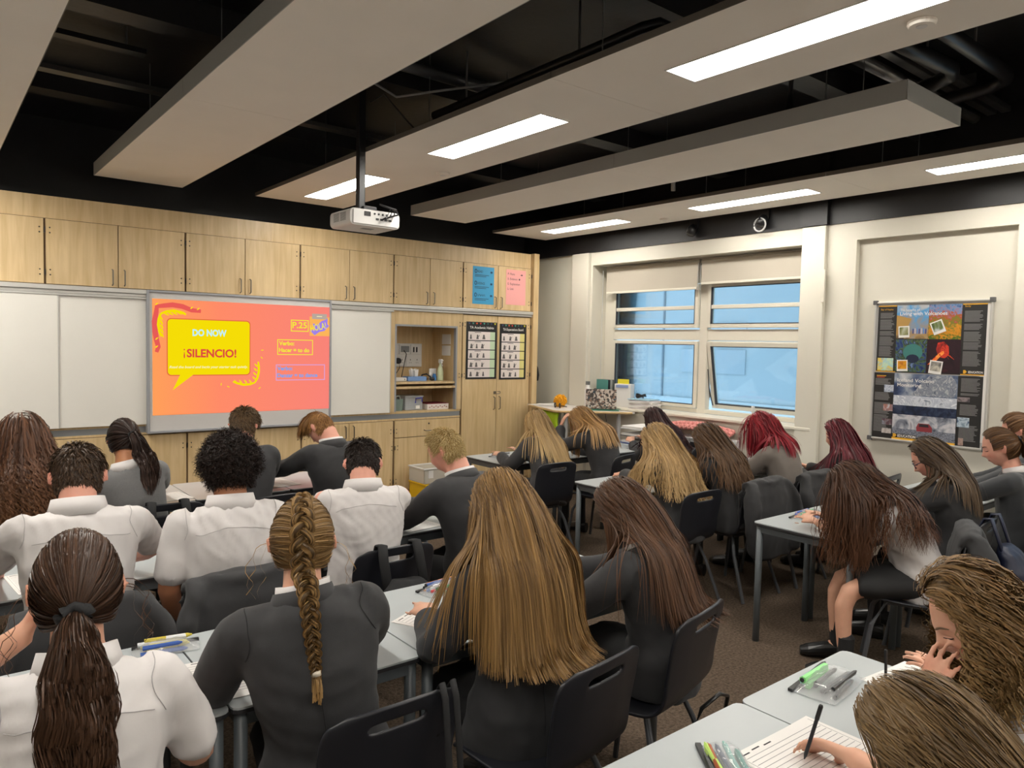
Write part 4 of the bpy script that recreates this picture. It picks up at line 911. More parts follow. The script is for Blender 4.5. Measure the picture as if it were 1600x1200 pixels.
def chair_shell():
    prof = [(.205, .415), (.20, .432), (.17, .44), (.10, .436), (.0, .428), (-.09, .43), (-.15, .445), (-.185, .475), (-.205, .52), (-.215, .57), (-.223, .62), (-.231, .67), (-.238, .715), (-.243, .738), (-.248, .762), (-.252, .782), (-.256, .797), (-.259, .806)]
    wid = [.185, .20, .207, .21, .212, .212, .208, .203, .20, .20, .202, .205, .205, .204, .20, .188, .165, .135]
    us = np.array([-1, -.93, -.8, -.62, -.48, -.42, -.2, 0, .2, .42, .48, .62, .8, .93, 1])
    V = []; n = len(us)
    for i, (y, z) in enumerate(prof):
        y0, z0 = prof[max(i-1, 0)]; y1, z1 = prof[min(i+1, len(prof)-1)]
        d = math.hypot(y1-y0, z1-z0); ny, nz = (z1-z0)/d, -(y1-y0)/d
        if i < 7: ny, nz = -ny, -nz
        for u in us:
            k = abs(u)**2.5*(.022 if i > 7 else .012)
            e = max(0, abs(u)-.9)*(-.12)
            V.append((u*wid[i], y+(k if i > 8 else (0.5*k if i > 5 else 0))+(e*.0 if i < 8 else 0), z+(k if i <= 5 else 0.4*k if i <= 8 else -.35*k if i > 15 else 0)))
    F_ = []
    for i in range(len(prof)-1):
        for j in range(n-1):
            if i == 13 and 4 < j+.5 < 10 and 4 <= j < 10 and j not in (4, 9): continue
            F_.append((i*n+j, i*n+j+1, (i+1)*n+j+1, (i+1)*n+j))
    me = bpy.data.meshes.new('shell'); me.from_pydata(V, [], F_)
    o = bpy.data.objects.new('tmp', me); COL.objects.link(o)
    s_ = o.modifiers.new('s', 'SOLIDIFY'); s_.thickness = .013; s_.offset = 0
    q = o.modifiers.new('q', 'SUBSURF'); q.levels = 2; q.render_levels = 2
    dg = bpy.context.evaluated_depsgraph_get(); m2 = bpy.data.meshes.new_from_object(o.evaluated_get(dg))
    bpy.data.objects.remove(o)
    m2.polygons.foreach_set('use_smooth', np.ones(len(m2.polygons), dtype=bool)); m2.materials.clear(); return m2
def make_chair():
    t = thing('school_chair', 'x', 'chair', (0, 0, 0))
    obj('shell', chair_shell(), CHAIRBLK, t, world=False)
    for sx in (-1, 1):
        MB().tube([(sx*.13, .10, .425), (sx*.175, .17, .30), (sx*.205, .215, 0)], [.012, .013, .012], 8, flat=.8).build('leg', CHAIRLEG, t, world=False)
        MB().tube([(sx*.13, -.09, .425), (sx*.17, -.14, .30), (sx*.205, -.255, 0)], [.012, .014, .013], 8, flat=.8).build('leg', CHAIRLEG, t, world=False)
    MB().box(-.14, .14, -.10, .11, .408, .423).build('seat_plate', CHAIRLEG, t, world=False)
    return t
CH0 = make_chair(); CHN = [0]
def chair(x, y, rz_deg, label):
    o = CH0 if CHN[0] == 0 else copy_tree(CH0); CHN[0] += 1
    o.location = (x, y, 0); o.rotation_euler = (0, 0, math.radians(rz_deg)); tag(o, label, 'chair', 'black plastic school chairs'); return o

# smaller things ---------------------------------------------------
def paper_thing(label, x, y, rz, w_=.21, d_=.297, lines=14, z=ZT_, n=2, group='worksheets'):
    t = thing('worksheet', label, 'paper', (x, y, z), group, rz)
    for k in range(n):
        MB().obox((.004*k, -.003*k, .0012+.001*k), (w_, d_, .0008), .03*k).build('sheet', PAPER, t, world=False)
    zt = .0012+.001*(n-1)+.0006
    if lines:
        b = MB()
        for k in range(lines):
            yy = d_/2-.035-k*(d_-.06)/lines
            b.box(-w_/2+.018, w_/2-.018, yy-.0007, yy+.0007, zt, zt+.0003)
        b.box(-w_/2+.012, -w_/2+.0128, -d_/2+.01, d_/2-.01, zt, zt+.0003); b.box(w_/2-.0128, w_/2-.012, -d_/2+.01, d_/2-.01, zt, zt+.0003)
        b.build('ruled_lines', GREYINK, t, world=False)
        hb = MB()
        for q in range(3): hb.box(-w_/2+.02+q*.045, -w_/2+.05+q*.045, d_/2-.022+.004*(q % 2), d_/2-.018+.004*(q % 2), zt+.0002, zt+.0005)
        tag(hb.build('printed_heading', INK, t, world=False), kind='stuff')
    return t
FILM = mat('clear_film', (0.75, 0.77, 0.78, 1), 0.12, alpha=0.30, spec=1.0)
PENCOL = ['#1d1d20', '#2b57a8', '#c8343c', '#e0e3e6', '#46a06c', '#e7d23c', '#d76aa0', '#6a4fa0', '#e88a32', '#8fd3c0']
def pencil_case(label, x, y, rz, cols, L_=.23, W_=.11, h=.035, z=ZT_, extras=()):
    t = thing('pencil_case', label, 'pencil case', (x, y, z), 'clear pencil cases', rz)
    # puffed clear film bag
    nx, ny = 14, 8; V = []; F_ = []
    for s_ in (1, -1):
        for j in range(ny+1):
            for i in range(nx+1):
                u = i/nx*2-1; v = j/ny*2-1
                puff = (1-abs(u)**3)*(1-abs(v)**3)
                wr_ = .003*math.sin(u*17+v*9)*puff+.002*math.sin(v*23-u*11)*puff
                V.append((u*L_/2*(1-.04*abs(v)), v*W_/2*(1-.05*abs(u)), .004+(h*puff+wr_ if s_ > 0 else 0.0)))
    o2 = (nx+1)*(ny+1)
    for s_, off in ((1, 0), (-1, o2)):
        for j in range(ny):
            for i in range(nx):
                q = (off+j*(nx+1)+i, off+j*(nx+1)+i+1, off+(j+1)*(nx+1)+i+1, off+(j+1)*(nx+1)+i)
                F_.append(q if s_ > 0 else q[::-1])
    obj('film', quadmesh('film', np.array(V), np.array(F_)), FILM, t, world=False)
    MB().box(-L_/2, L_/2, W_/2-.010, W_/2+.004, .002, .010).build('zip', BLACKPL, t, world=False)
    rr = random.Random(label)
    for k, c_ in enumerate(list(cols)+(list(cols) if len(cols) > 2 else [])):
        a = rr.uniform(-.18, .18); yy = -W_/2*.7+W_*1.3*(k % len(cols))/max(1, len(cols)-1)*.95+.006*(k//len(cols)); zz = .010+.009*((k+k//len(cols)) % 3)
        yy = max(-W_*.36, min(W_*.36, yy)); l2 = L_*rr.uniform(.28, .38); x0 = rr.uniform(-.012, .012)
        ca, sa = math.cos(a), math.sin(a); r_ = .0068 if c_ != '#8fe08a' else .011
        p = MB().tube([(x0-l2*ca, yy-l2*sa*.3, zz), (x0+l2*ca*.8, yy+l2*sa*.3, zz), (x0+l2*ca, yy+l2*sa*.3, zz)], [r_, r_, r_*.35], 7).build('pen', flat(c_, .35), t, world=False)
    return t
def pen(label, p0, p1, c_, r_=.0045):
    t = thing('pen', label, 'pen', p0)
    a, b = Vector(p0), Vector(p1)
    MB().tube([a, a.lerp(b, .08), b], [.0012, r_, r_], 8).build('barrel', flat(c_, .35), t)
    MB().tube([a.lerp(b, .75), b, b+(b-a)*.03], [r_*1.2, r_*1.2, r_*.8], 8).build('cap', BLACKPL, t)
    return t
pencil_case('clear pencil case with green highlighter and black pens, corner table', 2.13, 1.08, .12, ['#1d1d20', '#2a2a30', '#1d1d20', '#8fe08a', '#3a3a44', '#9fd8cc', '#26262c'], .26, .135, .04)
pencil_case('clear pencil case with teal and green pens at the bottom edge', 1.50, .995, .9, ['#3a8f86', '#7ab8ae', '#223a5a', '#1d1d20', '#b7d86a', '#a0522d'], .21, .105, .04)
pencil_case('stuffed clear pencil case of coloured pens beside the long blonde hair', 1.665, 2.465, .15, ['#2f8f66', '#c8343c', '#e0e3e6', '#2b57a8', '#d7a0a0', '#1d1d20', '#e88a32'], .22, .11, .038)
pencil_case('blue trimmed pencil case of mixed pens on the bare end table', 4.20, 2.30, .1, ['#2b57a8', '#e9a8b4', '#4fae6a', '#e07a32', '#2a5ac0', '#d8c0c8'], .27, .13, .04)
pencil_case('pastel pencil case on the third row end table', 4.20, 3.79, .35, ['#9fd8cc', '#e3da5a', '#5b4fa0', '#e58a9c', '#e8ecec', '#2a2a30'], .25, .12, .04)
pencil_case('clear pencil case with pink and orange pens between two white shirts', 1.04, 3.82, .25, ['#d6357f', '#e8a832', '#c0265f', '#3a4fa0', '#e0882c'], .26, .09, .035)
pencil_case('small pencil case with blue clip behind the near ponytail pupil', .61, 2.50, -.2, ['#2b57a8', '#d8c84a', '#e0e3e6', '#c9b83a'], .20, .09, .03)
pencil_case('dull grey pencil case on the front right end table', 4.06, 5.16, .2, ['#6a6a6c', '#3a3a3c', '#8a8a8a', '#55504c'], .22, .10, .035)
pencil_case('pencil case with yellow highlighter beside the bleached pupil', 2.32, 3.74, .3, ['#d8f020', '#1d1d20', '#2b3f88', '#8a8a8a'], .22, .10, .035)
pencil_case('nearly empty pencil case half hidden by the braided pupil', .90, 2.33, .2, ['#e9e9ea'], .18, .10, .03)
paper_thing('ruled worksheet on the joint beside the near ponytail pupil', .66, 2.20, -.15)
paper_thing('loose worksheets beside the stuffed pencil case', 1.47, 2.20, .45, n=3)
paper_thing('large ruled sheet under the writing hand at the bottom edge', 1.72, .90, -.03, .34, .25, 12)
paper_thing('white sheet half under the green highlighter case', 2.36, .93, -.1, .25, .2, 0)
paper_thing('sheet on the grey jumper pupil\'s table', 1.22, 4.93, .1, .21, .25, 8)
paper_thing('sheet on the far left third row table', .38, 3.52, .1)
paper_thing('open book page on the front right end table', 4.33, 5.02, -.2, .20, .27, 6)
paper_thing('sheet in front of the pale blonde on the third row', 4.42, 3.62, .1)
paper_thing('sheet in front of the blazer pupils', 1.95, 5.02, .1)
paper_thing('sheet beneath the bleached pupil\'s arm', 2.12, 3.50, .1)
paper_thing('small sheet by the braided pupil\'s sleeve', .84, 2.19, .5, .15, .2, 0)
paper_thing('sheet in front of the hunched brunette', 4.05, 1.98, .1)
t = thing('notebook', 'blue spined notebook near the grey jumper pupil', 'book', (.72, 5.0, ZT_)); MB().box(.62, .80, 4.86, 5.1, ZT_+.001, ZT_+.02).build('cover', flat('#2c4f9c'), t, bevel=.002); MB().box(.625, .802, 4.865, 5.095, ZT_+.004, ZT_+.017).build('pages', PAPER, t)
t = thing('water_bottle', 'clear bottle with blue cap left of the grey jumper pupil', 'bottle', (.69, 4.72, ZT_))
MB().lathe((.69, 4.76, ZT_+.001), [(.03, 0), (.032, .02), (.032, .12), (.02, .15), (.013, .165)], 14).build('bottle_body', CLEARPL, t, smooth=True)
MB().lathe((.69, 4.76, ZT_+.16), [(.017, 0), (.017, .03)], 12).build('cap', flat('#3a6fc0'), t)
t = thing('notebook', 'black folder with yellow piping beside the long brown hair', 'folder', (1.93, 2.30, ZT_), None, .25)
MB().plate(rrect(-.14, .14, -.10, .10, .02), (0, 0, .002), (1, 0, 0), (0, 1, 0), .02).build('cover', BLACKFAB, t, world=False)
MB().tube([(-.13, .098, .024), (0, .104, .026), (.13, .09, .024)], .003, 6).build('piping', flat('#e6d27a'), t, world=False)

# crates by the drawer unit
t = thing('storage_crate', 'clear plastic crate stacked on a yellow tray by the drawers', 'crate', (4.27, 6.55, .25))
b = MB(); x0, x1, y0, y1 = 4.05, 4.47, 6.42, 6.72
for (a0, a1, c0, c1) in ((x0, x1, y0, y0+.006), (x0, x1, y1-.006, y1), (x0, x0+.006, y0, y1), (x1-.006, x1, y0, y1)): b.box(a0, a1, c0, c1, .262, .41)
b.box(x0, x1, y0, y1, .256, .262).build('tub', mat('frosted_plastic', (.70, .66, .58, 1), .3, alpha=.7), t)
MB().box(x0-.01, x1+.01, y0-.01, y0+.008, .40, .415).box(x0-.01, x1+.01, y1-.008, y1+.01, .40, .415).box(x0-.01, x0+.008, y0, y1, .40, .415).box(x1-.008, x1+.01, y0, y1, .40, .415).build('rim', WHITEP, t, bevel=.003)
MB().box(x0+.02, x1-.02, y0+.02, y1-.02, .265, .35).build('contents', flat('#b8ae9a'), t)
MB().box(x0+.05, x0+.11, y0-.003, y0, .31, .39).build('label_card', PAPER, t)
t = thing('storage_tray', 'yellow plastic tray below the clear crate', 'tray', (4.27, 6.55, .05))
b = MB(); x0, x1, y0, y1 = 4.06, 4.48, 6.40, 6.73; yw = flat('#e0b41c', .35)
for (a0, a1, c0, c1) in ((x0, x1, y0, y0+.008), (x0, x1, y1-.008, y1), (x0, x0+.008, y0, y1), (x1-.008, x1, y0, y1)): b.box(a0, a1, c0, c1, .02, .25)
b.box(x0, x1, y0, y1, .0, .02).build('tub', yw, t)
MB().box(x0-.012, x1+.012, y0-.012, y0+.004, .235, .253).box(x0-.012, x0+.004, y0, y1, .235, .253).box(x1-.004, x1+.012, y0, y1, .235, .253).build('rim', yw, t, bevel=.004)

# ------------------------------------------------------------------ raised desk at the window corner
t = thing('raised_desk', 'raised pale desk with maple edge in the window corner', 'desk', (5.95, 6.05, 0))
MB().plate([(5.70, 6.72), (5.47, 6.02), (5.50, 5.96), (6.10, 5.45), (6.15, 5.45), (6.15, 6.80), (5.74, 6.80)], (0, 0, .978), (1, 0, 0), (0, 1, 0), .02).build('desk_top', mat('desk_top', (.74, .70, .66, 1), .4), t)
MB().tube([(5.70, 6.72, .988), (5.465, 6.01, .988), (5.485, 5.955, .988), (6.10, 5.44, .988)], .014, 6, flat=1.0).build('desk_edge', MAPLE_EDGE, t)
for (x, y) in ((5.65, 6.02), (5.80, 6.6), (6.08, 5.62), (6.08, 6.6)): MB().tube([(x, y, 0), (x, y, .978)], .022, 10).build('leg', SILVER, t)
MB().plate([(5.75, 6.65), (5.60, 6.05), (6.10, 5.62), (6.14, 5.62), (6.14, 6.65)], (0, 0, .66), (1, 0, 0), (0, 1, 0), .02).build('lower_shelf', mat('desk_top', 0), t)
ZD = 1.0
def sticker_mat():
    m = bpy.data.materials.new('sticker_lid'); m.use_nodes = True; N, L = nodes_of(m); b = N['Principled BSDF']; b.inputs['Roughness'].default_value = .4
    tcn = N.new('ShaderNodeTexCoord'); vo = N.new('ShaderNodeTexVoronoi'); vo.inputs['Scale'].default_value = 48
    L.new(tcn.outputs['Object'], vo.inputs['Vector'])
    r = N.new('ShaderNodeValToRGB'); r.color_ramp.interpolation = 'CONSTANT'; el = r.color_ramp.elements
    el[0].color = C('#4a4644'); el[1].position = .3; el[1].color = C('#d8cfc6')
    for p, c_ in ((.42, '#8f7f76'), (.55, '#c8b9ae'), (.66, '#5a4f4c'), (.78, '#9a7a6a'), (.88, '#3c4a55')): k = el.new(p); k.color = C(c_)
    L.new(vo.outputs['Color'], r.inputs[0])
    L.new(r.outputs[0], b.inputs['Base Color']); return m
lp = thing('laptop', 'open laptop with a sticker covered lid on the raised desk', 'laptop', (5.86, 5.92, ZD))
cx, cy = 5.98, 5.80
MB().obox((cx+.055, cy+.055, ZD+.0145), (.15, .33, .012), math.radians(42)).build('keyboard_base', flat('#3a3a3e'), lp, bevel=.003)
MB().obox((cx-.035, cy-.03, ZD+.126), (.010, .34, .225), math.radians(42), 0, math.radians(-12)).build('lid', sticker_mat(), lp, bevel=.002)
tag(MB().obox((5.99, 5.81, ZD+.0035), (.22, .40, .005), math.radians(42)).build('desk_mat', flat('#3c7a63'), None), 'green mat peeking out under the laptop', 'mat')
t = thing('magazine_file', 'white magazine file with yellow card behind the laptop', 'file', (6.28, 5.74, 1.03))
MB().obox((6.29, 5.74, ZD+.162), (.10, .20, .26), .3).build('file_box', PAPER, t)
MB().obox((6.28, 5.75, ZD+.31), (.006, .14, .07), .3).build('yellow_card', flat('#d9cc2c'), t)
MB().obox((6.233, 5.725, ZD+.265), (.004, .15, .03), .3).build('blue_print', flat('#8fa0c8'), t)
t = thing('desk_organiser', 'dark desk organiser with folders behind the laptop', 'organiser', (6.24, 6.0, 1.03))
MB().box(6.18, 6.30, 5.90, 6.12, 1.031, 1.22).build('organiser_box', flat('#2c3030'), t, bevel=.004)
for k in range(4): MB().obox((6.195+k*.03, 6.0, ZD+.26), (.006, .2, .14), .05*k-.1).build('folder', flat(['#4f8f88', '#2f3336', '#b9bcb8', '#6a6f6a'][k]), t)
t = thing('bottle', 'slim white bottle with grey top behind the laptop', 'bottle', (6.06, 6.10, ZD))
MB().lathe((6.06, 6.10, ZD+.001), [(.034, 0), (.036, .02), (.036, .22), (.024, .25), (.024, .27)], 14).build('bottle_body', PAPER, t, smooth=True)
MB().lathe((6.06, 6.10, ZD+.265), [(.026, 0), (.026, .04)], 12).build('cap', flat('#6a6a68'), t)
t = thing('paper_stack', 'stack of papers with a pale blue folder on the raised desk', 'paper', (6.30, 5.45, 1.03))
for k in range(7): MB().obox((6.30+.006*math.sin(k*2), 5.44+.006*math.cos(k*3), 1.038+k*.0135), (.21, .29, .012), .15*math.sin(k*1.7)+.1).build('sheaf', PAPER if k % 3 else flat('#d9d2d4'), t)
MB().obox((6.30, 5.46, 1.134), (.22, .28, .008), .2).build('folder', flat('#a9cfe0'), t)
t = thing('cable_bundle', 'black cable bundle on the stacked papers', 'cable', (6.30, 5.50, 1.14))
for k in range(3): MB().tube([(6.30+.05*math.cos(a)*(1-.1*k), 5.50+.06*math.sin(a), 1.146+.01*k+.025*abs(math.sin(a))) for a in np.linspace(0, 5.6, 14)], .006, 6).build('cable_loop', BLACKPL, t)
t = thing('pompom', 'fluffy yellow pompom decoration on the raised desk', 'pompom', (5.82, 6.30, ZD))
b = MB(); rr = random.Random(3); cc = Vector((5.82, 6.30, ZD+.07))
for k in range(260):
    d = Vector((rr.gauss(0, 1), rr.gauss(0, 1), rr.gauss(0, 1))).normalized(); b.tube([cc+d*.02, cc+d*rr.uniform(.06, .085)], [.012, .007], 4)
b.build('fluff', flat('#e8a91f', .8), t)
MB().ball(tuple(cc), .058, 14, 8).build('core', flat('#d89a18', .8), t, smooth=True)
t = thing('sunglasses', 'dark folded glasses beside the yellow pompom', 'glasses', (5.70, 6.22, ZD))
for dy in (-.04, .04): MB().tube([(5.70+.02*math.cos(a), 6.22+dy+.032*math.cos(a), ZD+.03+.026*math.sin(a)) for a in np.linspace(0, 6.28, 13)], .006, 6).build('rim', BLACKPL, t)
MB().tube([(5.70, 6.16, ZD+.03), (5.80, 6.17, ZD+.012)], .005, 6).build('arm', BLACKPL, t)
paper_thing('loose papers at the left end of the raised desk', 5.86, 6.58, .4, .25, .3, 0, ZD+.001, 4, 'desk papers')
t = thing('hi_vis_vest', 'lime yellow high visibility bag hanging under the raised desk', 'bag', (5.60, 6.2, .6))
b = MB(); V = []; n1, n2 = 12, 10
for j in range(n2+1):
    for i in range(n1+1):
        u = i/n1; v = j/n2
        V.append((5.52+u*.12-.05*math.sin(math.pi*u)*(.4+.6*math.sin(math.pi*v))-.012*math.sin(9*u+4*v), 6.0+u*.40+.02*math.sin(v*6)*(1), .97-v*.34))
b.add(V, [(j*(n1+1)+i, j*(n1+1)+i+1, (j+1)*(n1+1)+i+1, (j+1)*(n1+1)+i) for j in range(n2) for i in range(n1)])
o = b.build('fabric_panel', flat('#a8c81a', .6), t, smooth=True); md = o.modifiers.new('s', 'SOLIDIFY'); md.thickness = .02
MB().box(5.432, 5.445, 6.10, 6.30, .82, .85).build('logo_print', BLACKPL, t)
t = thing('gift_bag', 'pink patterned crumpled bag on the shelf under the desk', 'bag', (5.85, 5.75, .64))
b = MB(); rr = random.Random(9)
for k in range(16): b.obox((5.86+rr.uniform(-.06, .06), 5.92+rr.uniform(-.12, .12), .76+rr.uniform(-.06, .06)), (.10, .12, .09), rr.random()*3, rr.random()*3, rr.random())
b.build('crumpled_film', mat('pink_film', '#b5586f', .3, var=.6, vscale=25), t)
t = thing('document_tray', 'stack of flat letter trays with papers under the window', 'tray', (5.95, 5.2, .71))
for k in range(3):
    MB().box(5.72, 6.08, 4.98, 5.26, .715+k*.075, .721+k*.075).build('tray_base', flat(['#2a4f9a', '#3a3d42', '#c9ccd0'][k]), t)
    MB().box(5.73, 6.07, 4.99, 5.25, .722+k*.075, .745+k*.075).build('papers', PAPER, t)
tag(MB().tube([(5.88, 5.64, 1.0), (5.875, 5.62, .93), (5.89, 5.61, .85), (5.86, 5.60, .78), (5.9, 5.66, .69)], .004, 5).build('laptop_cable', BLACKPL, None), 'thin black cable hanging off the raised desk edge', 'cable')
# knitted blanket on a white unit below the sill
t = thing('low_cabinet', 'low pale cabinet below the sill carrying a knitted blanket', 'cabinet', (5.99, 4.6, .71))
MB().box(5.90, 6.145, 4.10, 4.95, .712, .84).build('cabinet_body', mat('speckled_white', (.55, .55, .55, 1), .5, var=.6, vscale=30), t, bevel=.004)
MB().box(5.895, 5.90, 4.20, 4.50, .75, .80).build('front_panel', flat('#2c2a2c'), t)
t = thing('knitted_blanket', 'chunky pink knitted blanket folded below the window sill', 'blanket', (6.0, 4.6, .84))
pk = mat('pink_wool', '#d98f88', .9, var=.15, vscale=60, bump=.4, bscale=200)
for r_ in range(4):
    for q in range(3):
        pts = []
        for i in range(34):
            s_ = i/33; ph = s_*32+q*2.094
            pts.append((5.96+r_*.055+.016*math.sin(ph)-.02*math.sin(3.1*s_), 4.16+s_*.80, .885+.018*math.cos(2*ph)+.05*math.sin(math.pi*s_)+.022*(r_ % 2)))
        MB().tube(pts, .016, 6).build('wool_strand', pk, t, smooth=True)

# ================================================================== PEOPLE
def nrm(v): v = np.asarray(v, float); return v/(np.linalg.norm(v)+1e-12)
def nrmr(v): return v/(np.linalg.norm(v, axis=-1, keepdims=True)+1e-9)
class Lofts:
    def __init__(s): s.v = []; s.f = []; s.n = 0
    def rings(s, P, A, B, n=16):
        P, A, B = (np.asarray(q, float) for q in (P, A, B)); m = len(P)
        th = np.linspace(0, 2*np.pi, n, endpoint=False)
        R = P[:, None]+A[:, None]*np.cos(th)[None, :, None]+B[:, None]*np.sin(th)[None, :, None]
        o = s.n; s.v.append(R.reshape(-1, 3)); s.n += m*n
        for i in range(m-1):
            for k in range(n):
                s.f.append((o+i*n+k, o+i*n+(k+1) % n, o+(i+1)*n+(k+1) % n, o+(i+1)*n+k))
        s.f.append(tuple(o+k for k in range(n-1, -1, -1))); s.f.append(tuple(o+(m-1)*n+k for k in range(n)))
    def limb(s, pts, rad, ref, n=14, flat=1.0, sub=4):
        pts = np.asarray(pts, float); k = len(pts)
        tt = np.linspace(0, k-1, (k-1)*sub+1); P = np.stack([np.interp(tt, range(k), pts[:, i]) for i in range(3)], 1)
        if sub > 1:
            for _ in range(2): P[1:-1] = .25*P[:-2]+.5*P[1:-1]+.25*P[2:]
        r_ = np.interp(tt, range(k), rad)
        T = nrmr(np.gradient(P, axis=0)); ref = nrm(ref)
        A = nrmr(np.cross(T, ref[None])+1e-6); B = np.cross(A, T)
        e = .5
        P2 = np.concatenate([[P[0]-T[0]*r_[0]*e], P, [P[-1]+T[-1]*r_[-1]*e]]); r2 = np.concatenate([[r_[0]*.55], r_, [r_[-1]*.55]])
        A = np.concatenate([A[:1], A, A[-1:]]); B = np.concatenate([B[:1], B, B[-1:]])
        s.rings(P2, A*r2[:, None], B*(r2*flat)[:, None], n)
    def ball(s, c, ax, n=14, m=9):
        """ax: 3 axis vectors (scaled)"""
        ph = np.linspace(-np.pi/2*.97, np.pi/2*.97, m); ax = np.asarray(ax, float)
        s.rings(np.asarray(c)[None]+np.sin(ph)[:, None]*ax[2][None], np.cos(ph)[:, None]*ax[0][None], np.cos(ph)[:, None]*ax[1][None], n)
    def mesh(s, name='x'):
        me = bpy.data.meshes.new(name); me.from_pydata(np.concatenate(s.v).tolist(), [], s.f); me.update(); return me
def remesh(lofts, voxel, smooth=4, name='body', fac=.5):
    o = bpy.data.objects.new('tmp', lofts.mesh(name)); COL.objects.link(o)
    r_ = o.modifiers.new('r', 'REMESH'); r_.mode = 'VOXEL'; r_.voxel_size = voxel
    if smooth:
        q = o.modifiers.new('s', 'SMOOTH'); q.iterations = smooth; q.factor = fac
    dg = bpy.context.evaluated_depsgraph_get(); me = bpy.data.meshes.new_from_object(o.evaluated_get(dg))
    old = o.data; bpy.data.objects.remove(o); bpy.data.meshes.remove(old); me.name = name
    me.polygons.foreach_set('use_smooth', np.ones(len(me.polygons), dtype=bool)); return me
def getco(me):
    a = np.empty(len(me.vertices)*3, dtype=np.float32); me.vertices.foreach_get('co', a); return a.reshape(-1, 3).astype(float)
def wrinkle(me, amp, seed, freq=(14, 70), dirs=None):
    co = getco(me); a = np.empty(len(co)*3, dtype=np.float32); me.vertices.foreach_get('normal', a); nn = a.reshape(-1, 3)
    g = np.random.default_rng(seed); h = np.zeros(len(co))
    wp = co+.02*np.sin(co[:, [1, 2, 0]]*17+g.random(3)*6)+.008*np.sin(co[:, [2, 0, 1]]*47+g.random(3)*6)
    for k in range(9):
        fr = freq[0]*(freq[1]/freq[0])**(k/8); d = nrm(g.normal(size=3))
        mask = .5+.5*np.sin(co@nrm(g.normal(size=3))*9+g.random()*6)
        h += mask*(1-np.abs(np.sin(wp@d*fr+g.random()*6))-.36)*(freq[0]/fr)**.75
    co = co+nn*(h*amp)[:, None]
    me.vertices.foreach_set('co', co.astype(np.float32).ravel()); me.update()
HR = np.array([.076, .097, .117])
def head_local(d):
    p = d*HR; x, y, z = p[:, 0].copy(), p[:, 1].copy(), p[:, 2].copy()
    t = np.clip((-z-.015)/.10, 0, 1)
    x *= 1-.30*t**1.3
    front = np.clip(y/.06, 0, 1); back = np.clip(-y/.06, 0, 1)
    y = y-back*t*.035*(y < 0)*(-1)
    y = y-.010*front*np.clip(1-np.abs(z)/.13, 0, 1)+front*t*.004
    ax = np.abs(x)
    nz = np.where(z > -.030, np.clip((.022-z)/.052, 0, 1), np.exp(-((z+.030)/.007)**2))
    y += front*.031*np.exp(-(x/.0135)**2)*nz
    y -= front*.009*np.exp(-((ax-.031)/.014)**2-((z-.006)/.013)**2)
    y += front*.004*np.exp(-((z-.028)/.011)**2)*np.exp(-(x/.05)**2)
    y += front*.004*np.exp(-((ax-.034)/.018)**2-((z+.030)/.02)**2)
    y += front*.009*np.exp(-(x/.021)**2)*(np.exp(-((z+.057)/.0055)**2)+np.exp(-((z+.069)/.006)**2))
    y += front*.009*np.exp(-((z+.098)/.014)**2-(x/.025)**2)
    y -= front*.004*np.exp(-((z+.082)/.007)**2-(x/.03)**2)
    return np.stack([x, y, z], 1)
def scalp_ok(d, low=-.58):
    x, y, z = d[:, 0], d[:, 1], d[:, 2]
    return ((z > .60) | (y < .42-.25*np.clip(-z, 0, 1))) & (z > low) & ~((z < -.02) & (y > -.10)) & ~((z > .60) & (z < .78) & (y > .55))
def tubes_mesh(name, P, Rd, colr, sides=2, cen=None):
    """P (N,M,3) strands, Rd (N,M) radii, colr (N,M,3)"""
    N, M, _ = P.shape; g = np.random.default_rng(N*7+M)
    T = nrmr(np.gradient(P, axis=1))
    if sides == 2:
        out = P-(P[:, :1].mean(0, keepdims=True) if cen is None else np.asarray(cen)[None, None])+g.normal(size=(N, 1, 3))*.03
        A = nrmr(np.cross(T, nrmr(out))); B = np.cross(T, A); tw = g.normal(size=(N, 1, 1))*.32
        A = A*np.cos(tw)+B*np.sin(tw); Rd = Rd*1.25
        V = np.stack([P-A*Rd[:, :, None], P+A*Rd[:, :, None]], 2)
        idx = np.arange(N*M*2).reshape(N, M, 2)
        Q = np.stack([idx[:, :-1, 0], idx[:, :-1, 1], idx[:, 1:, 1], idx[:, 1:, 0]], -1).reshape(-1, 4)
        return V.reshape(-1, 3), Q, np.repeat(colr.reshape(-1, 3), 2, axis=0)
    A = nrmr(np.cross(T, nrmr(g.normal(size=(N, 1, 3))))); B = np.cross(T, A)
    th = np.arange(sides)*2*np.pi/sides
    V = P[:, :, None]+(A[:, :, None]*np.cos(th)[None, None, :, None]+B[:, :, None]*np.sin(th)[None, None, :, None])*Rd[:, :, None, None]
    idx = np.arange(N*M*sides).reshape(N, M, sides); nx = np.roll(idx, -1, axis=2)
    Q = np.stack([idx[:, :-1], nx[:, :-1], nx[:, 1:], idx[:, 1:]], -1).reshape(-1, 4)
    return V.reshape(-1, 3), Q, np.repeat(colr.reshape(-1, 3), sides, axis=0)
HAIRM = {}
def hair_mat(rough):
    if rough not in HAIRM: HAIRM[rough] = mat('hair_%d' % int(rough*100), (0.1, 0.1, 0.1, 1), rough+.10, attr='Col', spec=.32)
    return HAIRM[rough]
SKINM = mat('skin', (0.6, 0.4, 0.3, 1), .5, attr='Col', spec=.35, var=.04, vscale=40)
MATS['skin'].node_tree.nodes['Principled BSDF'].inputs['Subsurface Weight'].default_value = .12
MATS['skin'].node_tree.nodes['Principled BSDF'].inputs['Subsurface Radius'].default_value = (.012, .006, .004)
WOOL = mat('blazer_wool', (0.030, 0.030, 0.032, 1), .85, var=.06, vscale=40, bump=.25, bscale=500, bdist=.001, sheen=.08)
